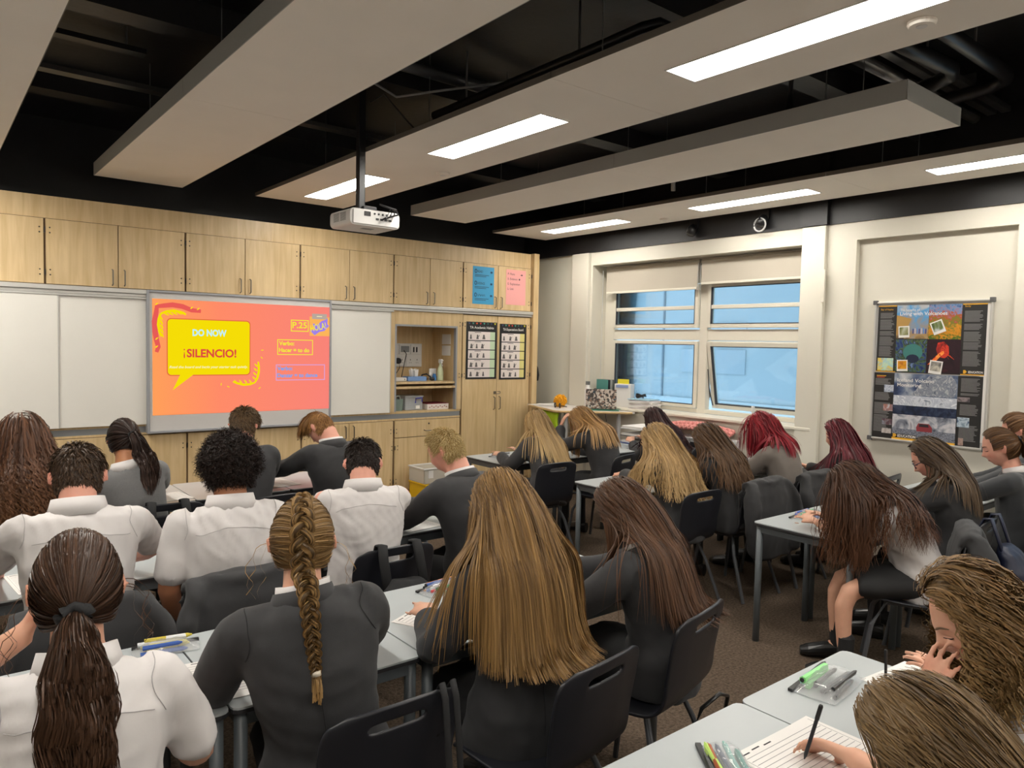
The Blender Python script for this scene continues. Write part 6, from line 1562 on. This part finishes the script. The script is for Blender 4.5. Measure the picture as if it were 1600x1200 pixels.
            Rd = DR*h.get('r', .0024)*s*(.7+.6*g.random((N2, 1)))*np.interp(np.linspace(0, 1, M2), [0, .1, .8, 1], [1, 1.1, 1, .25])[None]
            parts.append(tubes_mesh('hair', P, Rd, strand_cols(g, N2, M2, cols, h.get('tip'), h.get('tipw', .6))))
            cr = tp+tn*.004; k = MB(); ring = [cr+(e1*math.cos(a)+e2*math.sin(a))*(.021+.003*math.sin(5*a)) for a in np.linspace(0, 6.283, 25)]
            k.tube(ring, [h.get('tier', .011)*(1+.25*math.sin(a*7)) for a in range(25)], 8, cap=False).build('hair_tie', BLACKFAB, Dt.root, smooth=True)
        else:
            # french braid: path down the skull, over the nape and down the back
            path = [((nrm((0, -math.sin(a), math.cos(a)))*(HR*s+.017))@Dt.HM.T+Dt.hc) for a in np.radians(np.linspace(22, 128, 16))]
            p = path[-1][None].copy(); v = nrmr((path[-1]-path[-2])[None]); off = np.array([.018])
            for k in range(h.get('bn', 30)):
                v = nrmr(v*.6+np.array([[0, 0, -1.]])*.5+np.array(h.get('bias', (0, 0, 0)))[None]); q = collide(Dt, p+v*.011, off); v = nrmr(q-p); p = q; path.append(p[0].copy())
            path = np.array(path); sl = np.concatenate([[0], np.cumsum(np.linalg.norm(np.diff(path, axis=0), axis=1))]); Lt = sl[-1]
            nB = 170; sv = np.linspace(0, Lt, nB); PB = np.stack([np.interp(sv, sl, path[:, i]) for i in range(3)], 1)
            for _ in range(8): PB[1:-1] = .25*PB[:-2]+.5*PB[1:-1]+.25*PB[2:]
            TB = nrmr(np.gradient(PB, axis=0)); SB = nrmr(np.repeat(Dt.rr[None], nB, 0)-TB*(TB@Dt.rr)[:, None]); NB = np.cross(SB, TB)
            if np.dot(NB[5], path[5]-Dt.hc) < 0: NB = -NB
            t = sv/Lt; wd = np.interp(t, [0, .1, .35, .55, .9, 1], [.010, .019, .024, .021, .014, .010])*h.get('bw', 1.0)
            phi = np.cumsum(np.gradient(sv)/(wd*2.4))*2*np.pi*.52
            for j in range(3):
                a = phi+j*2*np.pi/3
                cen = PB+SB*(wd*np.sin(a))[:, None]+NB*(wd*.42*np.sin(2*a)+wd*.1)[:, None]
                nn_ = 44; rad = np.sqrt(g.random(nn_)); aa = g.random(nn_)*6.283
                Tc = nrmr(np.gradient(cen, axis=0)); Ac = nrmr(np.cross(Tc, NB)); Bc = np.cross(Tc, Ac)
                P = cen[None]+(Ac[None]*(np.cos(aa)*rad)[:, None, None]+Bc[None]*(np.sin(aa)*rad)[:, None, None])*(wd*.46)[None, :, None]
                parts.append(tubes_mesh('hair', P, np.full((nn_, nB), .0019)*np.interp(t, [0, .6, 1], [1, .95, .65])[None], strand_cols(g, nn_, nB, cols)))
                parts.append(tubes_mesh('hair', cen[None], (wd*.42)[None], np.repeat((np.array(C(cols[0])[:3])*.7)[None, None], nB, 1), 6))
            MB().tube([PB[-1]-TB[-1]*.006, PB[-1]+TB[-1]*.006], .013, 10).build('hair_tie', flat('#c9bfae'), Dt.root, smooth=True)
            nT = 60; P0 = np.repeat(PB[-1][None], nT, 0)+g.normal(size=(nT, 3))*.004; vT = np.repeat(TB[-1][None], nT, 0)+g.normal(size=(nT, 3))*.12
            PT = sim(Dt, P0, nrmr(vT), .07*(.6+.5*g.random(nT)), 8, np.full(nT, .02), np.zeros((nT, 3)), .4)
            parts.append(tubes_mesh('hair', PT, np.full((nT, 8), .0016), strand_cols(g, nT, 8, cols, cols[1])))
        if h.get('wisps'):
            nW = h['wisps']; sx = np.where(np.arange(nW) % 2, 1, -1); dW = nrmr(np.stack([sx*.95, -.1+.3*g.random(nW), -.1+.2*g.random(nW)], 1))
            PW = sim(Dt, (dW*(HR*s+.01))@Dt.HM.T+Dt.hc, nrmr(sx[:, None]*Dt.hr[None]+g.normal(size=(nW, 3))*.3), np.full(nW, .18), 14, np.full(nW, .02), np.zeros((nW, 3)), .5)
            PW = waves(g, PW, .012, .09, True, .2); parts.append(tubes_mesh('hair', PW, np.full((nW, 14), .0008), strand_cols(g, nW, 14, [cols[1], cols[1]])))
    else:   # short
        parts.append(cap_mesh(Dt, .004*s, np.array(C(cols[0])[:3])*h.get('fade', .9), low))
        M = h.get('m', 5); d = sample_scalp(g, N, low); n = nrmr((d/HR)@Dt.HM.T)
        p = (d*(HR*s+.003))@Dt.HM.T+Dt.hc
        topw = np.clip((d[:, 2]+h.get('faded', .05))/.5, 0, 1)
        L = (h.get('side_len', .012)*(1-topw)+h['len']*topw)*s*(.75+.5*g.random(N))
        comb = np.array(h.get('comb', (0, -.6, 0)), float); cw_ = comb[0]*Dt.hr+comb[1]*Dt.hf+comb[2]*Dt.hu
        crown = nrmr(d-np.array([0, -.45, .85])[None])@Dt.HM.T*h.get('whorl', .5)
        v = nrmr(n*h.get('lift', .6)+cw_[None]+crown-Dt.hu[None]*h.get('down', .3)*(1-topw)[:, None]+g.normal(size=(N, 3))*h.get('mess', .22))
        tt = np.linspace(0, 1, M)[None, :, None]; P = p[:, None]+v[:, None]*L[:, None, None]*tt
        bend = -np.array([0, 0, 1.])[None, None]*h.get('sagg', .25)-n[:, None]*h.get('hug', .25)
        P = P+bend*(L[:, None, None]*tt**2)
        q = ((P-Dt.hc)@Dt.HM)/(HR*s); Lq = np.linalg.norm(q, axis=2, keepdims=True); P = ((q*np.maximum(1, (1.03+.05*tt)/Lq))*(HR*s))@Dt.HM.T+Dt.hc
        P = clump(g, P, h.get('clumps', N//7), .0, h.get('cw', .28))
        if h.get('amp'): P = waves(g, P, h['amp'], h.get('wl', .02), True, .0)
        Rd = .72*h.get('r', .0017)*(.7+.6*g.random((N, 1)))*np.interp(np.linspace(0, 1, M), [0, .6, 1], [1, .9, .25])[None]
        parts.append(tubes_mesh('hair', P, Rd, strand_cols(g, N, M, cols, h.get('tip'), h.get('tipw', .6))))
    finish_hair(Dt.root, parts, 'hair', rough)

# ------------------------------------------------------------------ the pupils
FAIR = '#dca98f'; PINK = '#e0a48f'; TAN = '#b9815e'
PE = {}
PE[1] = person('person seated upright at the left picture edge, front row before the whiteboard', (.41, 4.45, 1.17), 0, 20, legs='skirt', ears=False, seat=(0.42, 4.42, 0), seed=21,
   hair=dict(style='curly', n=900, cols=['#2e1c12', '#6a4630'], tip='#8a5f38', tipw=.5, len=.56, vol=.045, amp=.012, wl=.05, back=.3, spread=.25, r=.0028))
PE[2] = person('person in a light grey jumper and white collar seated before the left whiteboard', (.90, 4.58, 1.13), -6, 28, cloth='jumper', legs='skirt', seat=(1.06, 4.55, 0), seed=22, skin=TAN,
   hair=dict(style='pony', n=900, nt=420, cols=['#1f1612', '#40302a'], tip='#4a3830', len=.34, tie=(.35, -.90, -.10), back=.35, bias=(.45, 0, 0), out=1.2, thick=.9, amp=.01, wl=.16, tier=.006, rough=.3))
PE[3] = person('person in a white short sleeved shirt at the left, forearm on the third row table', (.47, 3.20, 1.18), -5, 32, hyaw=-4, neck=.045, cloth='shirt', male=True, seat=(0.42, 3.02, 0), seed=23, vox=.012, skin=PINK,
   LW=(.22, 3.55, .76), RW=(.66, 3.48, .765), elbR=(.9, .1, -.6), size=1.04,
   hair=dict(style='short', n=2600, cols=['#2c2018', '#58422e'], len=.055, side_len=.016, comb=(.2, .35, 0), mess=.35, lift=.35, hug=.45, faded=.0, r=.0021))
PE[4] = person('person in a white shirt before the draped black blazer, left arm hanging down', (1.00, 3.08, 1.18), -8, 18, neck=.055, cloth='shirt', male=True, seat=(0.95, 3.05, 3), seed=24, vox=.012, skin='#a56f50', size=1.04, hyaw=-9,
   LW=(.84, 3.14, .56), elbL=(-.5, -.5, -.4),
   hair=dict(style='short', n=2600, m=9, cols=['#0e0806', '#2e1a12'], len=.055, side_len=.03, lift=1.0, comb=(0, 0, .1), mess=.5, whorl=.3, amp=.007, wl=.028, sagg=.1, hug=.0, r=.0019, faded=.35))
PE[5] = person('person in a dark blazer sitting right in front of the lit screen, head bowed', (1.62, 4.72, 1.16), -15, 30, hyaw=-20, male=True, seat=(1.66, 4.45, 3), seed=25, skin=PINK,
   hair=dict(style='short', n=2200, cols=['#3a2a1a', '#7e6342'], len=.05, side_len=.012, comb=(0, .5, 0), mess=.25, faded=-.02, r=.0021))
PE[6] = person('person in a dark blazer bending far forward beside the screen, hands on the table', (2.13, 4.72, 1.12), 12, 52, male=True, seat=(2.14, 4.45, 6), seed=26, skin=PINK, hyaw=14, LW=(1.86, 5.02, .80), RW=(1.98, 5.08, .80), curl=.9,
   hair=dict(style='short', n=2400, cols=['#6a4520', '#b98850'], len=.085, side_len=.014, comb=(0, .9, -.1), mess=.2, faded=-.12, whorl=.2, lift=.35, sagg=.35, r=.0021))
PE[7] = person('person in a creased white shirt, head bowed, chair with black bag behind', (1.68, 3.22, 1.12), -18, 42, hyaw=-9, neck=.05, cloth='shirt', male=True, seat=(1.67, 3.1, -1), seed=27, vox=.012, skin=PINK,
   hair=dict(style='short', n=2400, cols=['#150d09', '#33231a'], len=.05, side_len=.010, comb=(.2, .4, 0), faded=-.22, fade=1.6, r=.0019))
PE[8] = person('person in a dark blazer at the third row end, head turned left above the crates', (2.20, 3.28, 1.14), 14, 30, male=True, seat=(2.22, 3.14, 10), seed=28, skin=PINK, hyaw=18, size=1.03,
   LW=(1.98, 3.56, .77), RW=(2.13, 3.62, .77),
   hair=dict(style='short', n=3000, cols=['#a88a52', '#e2cf9c'], len=.022, side_len=.014, comb=(0, .2, 0), mess=.3, lift=1.0, cw=.0, faded=.1, r=.0014, fade=.8, rough=.5))
PE[9] = person('nearest person in a white shirt at the left, one hand raised to the cheek', (.265, 1.83, 1.165), -6, 24, hyaw=-3, cloth='shirt', seat=(0.25, 1.65, 0), seed=29, vox=.010, skin=FAIR, size=1.0, legs='skirt', top_mat=None,
   LW=(.175, 1.93, 1.05), elbL=(-.8, .5, -.6), dirL=(.5, .35, .8), palmL=(.9, .1, -.1), curl=.7, RW=(.47, 1.98, .74), elbR=(.35, -.6, -.6),
   hair=dict(style='pony', n=1700, nt=1300, cols=['#2a1c14', '#5a4030'], tip='#5d4230', tipw=.6, hn=2.6, len=.44, tie=(-.03, -.86, -.52), back=.25, out=.8, thick=.9, fat=1.2, amp=.016, wl=.13, tier=.013, r=.0019, rough=.3, wisps=8))
PE[10] = person('near person in a dark blazer seated before the chair with hanging straps', (.845, 1.98, 1.145), -17, 34, seat=(0.94, 1.845, 0), seed=30, vox=.010, skin=FAIR, legs='skirt', hyaw=-6, size=1.0,
   LW=(.74, 2.25, .77), RW=(1.10, 2.24, .77), sh=.012,
   hair=dict(style='braid', n=1900, cols=['#5a4428', '#ae8a58'], hn=2.4, bn=30, bias=(.035, 0, 0), wisps=6, r=.0019, rough=.36))
PE[11] = person('person in a dark blazer seated beside the stuffed pencil case, second row', (1.525, 1.92, 1.16), -6, 22, seat=(1.53, 1.71, 8), seed=31, vox=.012, legs='skirt', ears=False,
   LW=(1.36, 2.12, .77), RW=(1.62, 2.16, .77),
   hair=dict(style='long', n=1700, cols=['#4a3420', '#a8824e'], tip='#a4804c', tipw=.5, hn=2.6, len=.62, vol=.03, back=.5, spread=.03, bias=(.16, 0, 0), r=.0021, side=.6, rough=.36))
PE[12] = person('person in a dark blazer at the aisle end of the second row, near a folder', (2.13, 1.93, 1.075), 15, 30, L_t=.45, seat=(2.1, 1.79, 13), seed=32, vox=.012, legs='skirt', ears=False,
   LW=(1.86, 2.16, .80), RW=(2.05, 2.28, .77), dirL=(-.6, .6, .25), palmL=(.3, .5, -.6), curl=.35,
   hair=dict(style='long', n=1500, cols=['#3a2618', '#6e4c34'], tip='#5e4230', tipw=.4, hn=2.4, len=.56, vol=.024, back=.6, spread=.03, r=.0020, bias=(.35, -.1, 0), rough=.34))
PE[13] = person('person in a dark blazer seated at the front row end table by the tall cupboard', (4.08, 4.70, 1.035), 0, 20, L_t=.43, seat=(3.9, 4.46, -2), seed=33, legs='skirt', ears=False,
   hair=dict(style='long', n=900, cols=['#6a5232', '#bc9a66'], tip='#c8aa78', tipw=.7, len=.46, vol=.026, back=.5, spread=.12, r=.003))
PE[14] = person('person in a dark blazer resting the head on a raised hand, before the raised desk', (4.62, 4.70, 1.05), 8, 48, seat=(4.62, 4.46, 14), seed=34, legs='skirt', ears=False, hroll=-10,
   LW=(4.50, 4.86, .98), elbL=(-.6, .4, -.6), dirL=(.2, -.2, .9), palmL=(.6, -.4, .2),
   hair=dict(style='long', n=900, cols=['#66482a', '#bc9058'], tip='#ccA878', tipw=.7, len=.40, vol=.024, back=.45, spread=.1, r=.003, bias=(.3, -.2, 0)))
PE[15] = person('person mostly hidden on the front row, seated closest to the window sill', (5.62, 4.72, 1.00), 4, 25, L_t=.42, seat=(5.7, 4.45, 8), seed=35, legs='skirt', ears=False,
   hair=dict(style='long', n=800, cols=['#1a0b0a', '#3c1a16'], len=.46, vol=.024, back=.5, amp=.006, wl=.10, r=.003, spread=.1))
PE[16] = person('person in a dark blazer at the aisle end of the third row, right block', (3.95, 3.28, 1.06), 2, 28, L_t=.44, seat=(3.94, 3.115, 0), seed=36, legs='skirt', ears=False,
   RW=(4.25, 3.62, .78), LW=(4.0, 3.66, .78),
   hair=dict(style='long', n=1200, cols=['#6e5432', '#bc9a68'], tip='#c0a070', tipw=.5, len=.52, vol=.034, back=.6, spread=.12, amp=.007, wl=.09, r=.0028, bias=(.15, 0, 0)))
PE[17] = person('person in a dark blazer seated before the first draped charcoal blazer, third row right', (4.46, 3.24, 1.045), 2, 32, L_t=.43, seat=(4.53, 3.05, -3), seed=37, legs='skirt', ears=False,
   hair=dict(style='long', n=1100, cols=['#32241a', '#664a30'], tip='#74563a', tipw=.5, len=.50, vol=.028, back=.75, spread=.12, amp=.008, wl=.11, r=.0028, bias=(.35, 0, 0)))
PE[18] = person('person in a taupe top hunched over the third row table below the tilted window', (5.10, 3.20, 1.105), 6, 42, cloth='taupe', seat=(5.12, 3.02, 0), seed=38, legs='skirt', ears=False, collar=False,
   hair=dict(style='long', n=1000, cols=['#4a0d14', '#a8202e'], tip='#a83040', tipw=.4, len=.30, vol=.03, back=.35, spread=.12, r=.0028, front=.55, bias=(.05, 0, 0)))
PE[19] = person('person seated beside the wall column, third row, nearest the pinboard', (5.58, 2.85, 1.06), 4, 16, L_t=.43, seat=(5.66, 2.7, 6), seed=39, legs='skirt', ears=False,
   hair=dict(style='long', n=900, cols=['#2c080f', '#6e1c28'], len=.50, vol=.02, back=.5, r=.0028, spread=.1, rough=.32))
PE[20] = person('person in a white blouse and black skirt hunched low over the bare end table', (3.90, 1.88, 1.0), 36, 60, hyaw=-16, L_t=.50, cloth='shirt', seat=(4.08, 1.66, 24), seed=40, vox=.012, legs='socks', ears=False, shoes=True, hroll=0,
   LW=(3.90, 2.08, .76), RW=(4.06, 2.10, .76),
   hair=dict(style='long', n=1500, cols=['#2c1c14', '#5c3c28'], tip='#6a4630', tipw=.6, hn=1.9, len=.50, desk=False, vol=.036, back=.1, spread=.12, front=.35, amp=.010, wl=.13, r=.0024, bias=(-.1, -.15, 0)))
PE[21] = person('person in a dark blazer and dark blue glasses bending over a second row table', (4.62, 1.80, 1.10), 16, 34, seat=(4.62, 1.72, 6), seed=41, face=True, vox=.009, legs='skirt', ears=False, skin='#dca28c',
   hair=dict(style='long', n=1000, cols=['#352820', '#68543e'], tip='#74604a', tipw=.5, len=.42, vol=.018, back=.9, spread=.02, r=.0026, bias=(.2, -.3, 0), part=0, clear=(0, .07, .06)))
PE[22] = person('smiling person in a charcoal jumper and white collar, in profile at the right', (5.30, 1.66, 1.135), 14, 22, cloth='dkjumper', seat=(5.28, 1.62, 5), seed=42, face=True, vox=.009, legs='skirt', skin='#dfa590', hyaw=10,
   hair=dict(style='pony', n=1300, nt=500, cols=['#3a2414', '#7d5a38'], len=.26, tie=(0, -.97, .10), back=.4, out=1.2, thick=.8, tier=.006, r=.0021, rough=.33))
PE[23] = person('person at the right picture edge behind the charcoal jumper, only forehead showing', (5.90, 1.74, 1.20), 14, 30, cloth='dkjumper', seat=(5.92, 1.6, 5), seed=43, legs='skirt', skin='#dfa590',
   hair=dict(style='pony', n=1000, nt=300, cols=['#3a2414', '#8a6440'], len=.2, tie=(0, -.97, .10), back=.4, out=1.2, thick=.8, tier=.006, r=.0022))
PE[24] = person('smiling person in a white shirt resting a cheek on one hand, lower right', (1.99, .655, 1.075), 38, 34, L_t=.45, cloth='shirt', seat=(2.02, 0.44, 25), seed=44, face=True, vox=.0075, legs='skirt', ears=False, skin=FAIR,
   LW=(1.862, .700, .868), elbL=(-.4, .5, -.8), dirL=(.14, -.06, .98), palmL=(.80, -.45, .15), curl=.42, RW=(2.32, .80, .76),
   hair=dict(style='curly', n=1500, m=34, cols=['#54401f', '#94724a'], tip='#a58a5c', tipw=.5, hn=2.0, len=.40, vol=.035, amp=.014, wl=.042, back=.6, backc=1.3, side=.35, spread=.1, front=0, r=.0021, clear=(-.01, .085, .035, .035)))
PE[25] = person('nearest person of all, writing with a black pen at the bottom right edge', (1.36, .50, 1.03), 12, 40, L_t=.44, cloth='shirt', seat=(1.42, 0.28, 18), seed=45, vox=.009, legs='skirt', ears=False, skin=FAIR,
   LW=(1.30, .80, .755), RW=(1.70, .80, .765), dirR=(.15, .95, -.1), curl=.7, palmR=(-.5, -.1, -.7),
   hair=dict(style='long', n=1700, m=20, cols=['#443421', '#8a6f4a'], tip='#8a6f4c', tipw=.4, hn=2.8, len=.46, vol=.02, back=.7, spread=.08, r=.0018, part=.15, rough=.33, bias=(.35, 0, 0)))

# chairs
for a in ((.94, 1.845, 0, 'black chair of the braided pupil with a strap over it'), (1.53, 1.71, 8, 'black chair behind the very long blonde hair'), (2.10, 1.79, 13, 'black chair of the chestnut haired pupil, beside the aisle'),
          (.25, 1.65, 0, 'black chair of the near ponytail pupil'), (3.90, 4.46, -2, 'black chair of the pale blonde pupil by the tall cupboard'), (4.62, 4.46, 14, 'black chair of the pupil leaning on one hand'),
          (3.94, 3.115, 0, 'black chair of the golden blonde pupil on the aisle'), (4.53, 3.05, -3, 'black chair under the draped charcoal coat, third row'), (5.12, 3.02, 0, 'black chair of the bright red haired pupil'),
          (5.66, 2.70, 6, 'black chair of the crimson haired pupil'), (4.08, 1.66, 24, 'black chair under the coat behind the hunched brunette'), (4.62, 1.72, 6, 'black chair with a navy drawstring bag'), (5.28, 1.62, 5, 'black chair of the smiling profile pupil'),
          (1.06, 4.55, 0, 'black chair with a backpack behind the grey jumper pupil'), (1.66, 4.45, 3, 'black chair of the pupil before the screen'), (2.14, 4.45, 6, 'black chair of the fringe pupil'),
          (1.67, 3.10, -1, 'black chair with a black bag behind the creased shirt'), (2.22, 3.14, 10, 'black chair of the bleached blond pupil'), (.95, 3.05, 3, 'black chair under the coat behind the curly black hair'), (.42, 3.02, 0, 'black chair under the coat of the left white shirt'),
          (.42, 4.42, 0, 'black chair of the curly auburn pupil'), (2.02, .44, 25, 'black chair of the curly pupil in white'), (1.42, .28, 18, 'black chair of the nearest pupil'), (5.70, 4.45, 8, 'black chair of the burgundy haired pupil'), (5.92, 1.60, 5, 'black chair at the right edge')):
    chair(*a)

# coats draped over chair backs
def coat(label, x, y, rz_deg, seed, w_=.47, drop=.42, col=None):
    t = thing('draped_blazer', label, 'coat', (x, y, 0), 'blazers hung on chair backs', math.radians(rz_deg))
    yb = -.25; K = Lofts(); X = np.array([1., 0, 0])
    prof = [(yb-.075, .80-drop), (yb-.075, .62), (yb-.060, .74), (yb-.028, .815), (yb+.004, .832), (yb+.036, .81), (yb+.058, .72), (yb+.062, .60), (yb+.062, .50)]
    P = np.array([(0, a, b) for a, b in prof]); T_ = nrmr(np.gradient(P, axis=0)); Nn = np.cross(T_, X[None])
    ww = np.array([.96, 1.0, 1.0, .96, .90, .94, .98, .95, .9])*w_/2
    K.rings(P, X[None]*ww[:, None], Nn*np.full((len(P), 1), .018), 20)
    for sx in (-1, 1):
        K.limb([(sx*w_*.38, yb-.02, .80), (sx*w_*.52, yb-.07, .70), (sx*w_*.54, yb-.09, .52), (sx*w_*.46, yb-.085, .36)], [.050, .060, .056, .050], X, 12, .6)
    K.limb([(-w_*.30, yb-.02, .83), (-w_*.1, yb-.045, .815), (w_*.1, yb-.045, .815), (w_*.30, yb-.02, .83)], [.018, .02, .02, .018], (0, 0, 1), 10)
    me = remesh(K, .014, 4, 'coat_cloth'); wrinkle(me, .011, seed, (9, 45)); me.materials.clear()
    obj('coat_cloth', me, col or WOOL, t, world=False)
    return t
coat('charcoal blazer draped over the third row chair behind the curled brown hair', 4.53, 3.05, -3, 3, drop=.50)
coat('charcoal blazer on the chair of the bright red haired pupil', 5.12, 3.02, 0, 4)
coat('charcoal blazer on the chair behind the hunched brunette', 4.08, 1.66, 24, 5, drop=.44)
coat('black blazer on the chair of the pupil with curly black hair', .95, 3.05, 3, 6)
coat('black blazer on the chair of the left white shirted pupil', .42, 3.02, 0, 7)
# bags
def backpack(label, x, y, rz_deg, m, z0=.40, w_=.30, seed=1, straps=True):
    t = thing('backpack', label, 'bag', (x, y, z0), 'school bags', math.radians(rz_deg))
    K = Lofts(); yb = -.25-.11; X = np.array([1., 0, 0]); Y = np.array([0, 1., 0])
    P = [(0, yb, -.02), (0, yb-.01, .04), (0, yb-.01, .16), (0, yb+.02, .25), (0, yb+.04, .29)]
    K.rings(np.array(P), np.array([X*.4, X*.5, X*.5, X*.42, X*.25])*w_, np.array([Y*.06, Y*.085, Y*.08, Y*.055, Y*.03]), 18)
    me = remesh(K, .012, 3, 'bag_body'); wrinkle(me, .006, seed); me.materials.clear(); obj('bag_body', me, m, t, world=False)
    if straps:
        for sx in (-1, 1):
            MB().tube([(sx*.09, yb+.02, .22), (sx*.09, -.285, .38), (sx*.085, -.265, .435), (sx*.085, -.23, .43), (sx*.09, -.20, .34)], [.008, .008, .008, .008, .007], 8, flat=3.0, up=(1, 0, 0)).build('strap', m, t, world=False, smooth=True)
    return t
backpack('black backpack hooked on the chair behind the grey jumper pupil', 1.06, 4.55, 0, BLACKFAB, .385)
backpack('black bag slung on the chair behind the creased white shirt', 1.67, 3.10, -1, BLACKFAB, .385, seed=3)
backpack('navy drawstring bag hung on the chair at the right', 4.62, 1.72, 6, mat('navy_nylon', (.008, .012, .035, 1), .5), .385, .32, 4)
t = thing('shoulder_bag', 'black shoulder bag hung by two straps on the braided pupil\'s chair', 'bag', (1.09, 1.53, .15))
K = Lofts(); K.rings([(1.09, 1.51, .16), (1.09, 1.51, .22), (1.09, 1.52, .36), (1.09, 1.53, .43)], np.array([(.12, 0, 0), (.14, 0, 0), (.13, 0, 0), (.10, 0, 0)]), np.array([(0, .04, 0), (0, .06, 0), (0, .045, 0), (0, .02, 0)]), 18)
me = remesh(K, .014, 3, 'bag_body'); wrinkle(me, .004, 8); me.materials.clear(); obj('bag_body', me, BLACKFAB, t)
for dx in (-.012, .022):
    MB().tube([(1.09+dx, 1.53, .40), (1.085+dx, 1.555, .60), (1.08+dx, 1.572, .78), (1.08+dx, 1.590, .818), (1.08+dx, 1.612, .79), (1.085+dx, 1.62, .66)], .004, 8, flat=2.6, up=(1, 0, 0)).build('strap', BLACKFAB, t, smooth=True)
t = thing('handbag', 'glossy black handbag on the floor beside the aisle chair', 'bag', (2.30, 1.72, 0))
K = Lofts(); K.rings([(2.30, 1.62, .01), (2.30, 1.62, .08), (2.30, 1.63, .22), (2.30, 1.64, .30)], np.array([(.15, 0, 0), (.165, 0, 0), (.14, 0, 0), (.11, 0, 0)]), np.array([(0, .06, 0), (0, .075, 0), (0, .05, 0), (0, .02, 0)]), 18)
me = remesh(K, .012, 3, 'bag_body'); wrinkle(me, .004, 3); me.materials.clear(); obj('bag_body', me, mat('patent_black', (.008, .008, .008, 1), .15), t)
MB().tube([(2.20, 1.63, .28), (2.22, 1.60, .40), (2.30, 1.58, .44), (2.38, 1.60, .40), (2.40, 1.63, .28)], .008, 6).build('strap', SHOE, t, smooth=True)
# glasses of the pupil on the right
pg = PE[21]
def fp(x, y, z): return pg.hc+pg.HM@(np.array([x, y, z])*pg.s)
for sx in (-1, 1):
    MB().tube([fp(sx*.032+.023*math.cos(a), .093-.008*abs(math.cos(a)), .002+.017*math.sin(a)) for a in np.linspace(0, 6.283, 17)], .0025, 6, cap=False).build('glasses_rim', mat('navy_plastic', (.01, .012, .05, 1), .3), pg.root)
    MB().tube([fp(sx*.055, .086, .006), fp(sx*.074, .05, .006), fp(sx*.080, .0, .0)], .0025, 6).build('glasses_arm', mat('navy_plastic', 0), pg.root)
# pens in hands
pen('black pen in the nearest pupil\'s writing hand', tuple(PE[25].RW+np.array([-.05, .09, -.03])), tuple(PE[25].RW+np.array([-.01, .075, .095])), '#26262a')
pen('black pen on the curly pupil\'s worksheet', (2.30, .99, .72), (2.315, 1.0, .80), '#1d1d20')
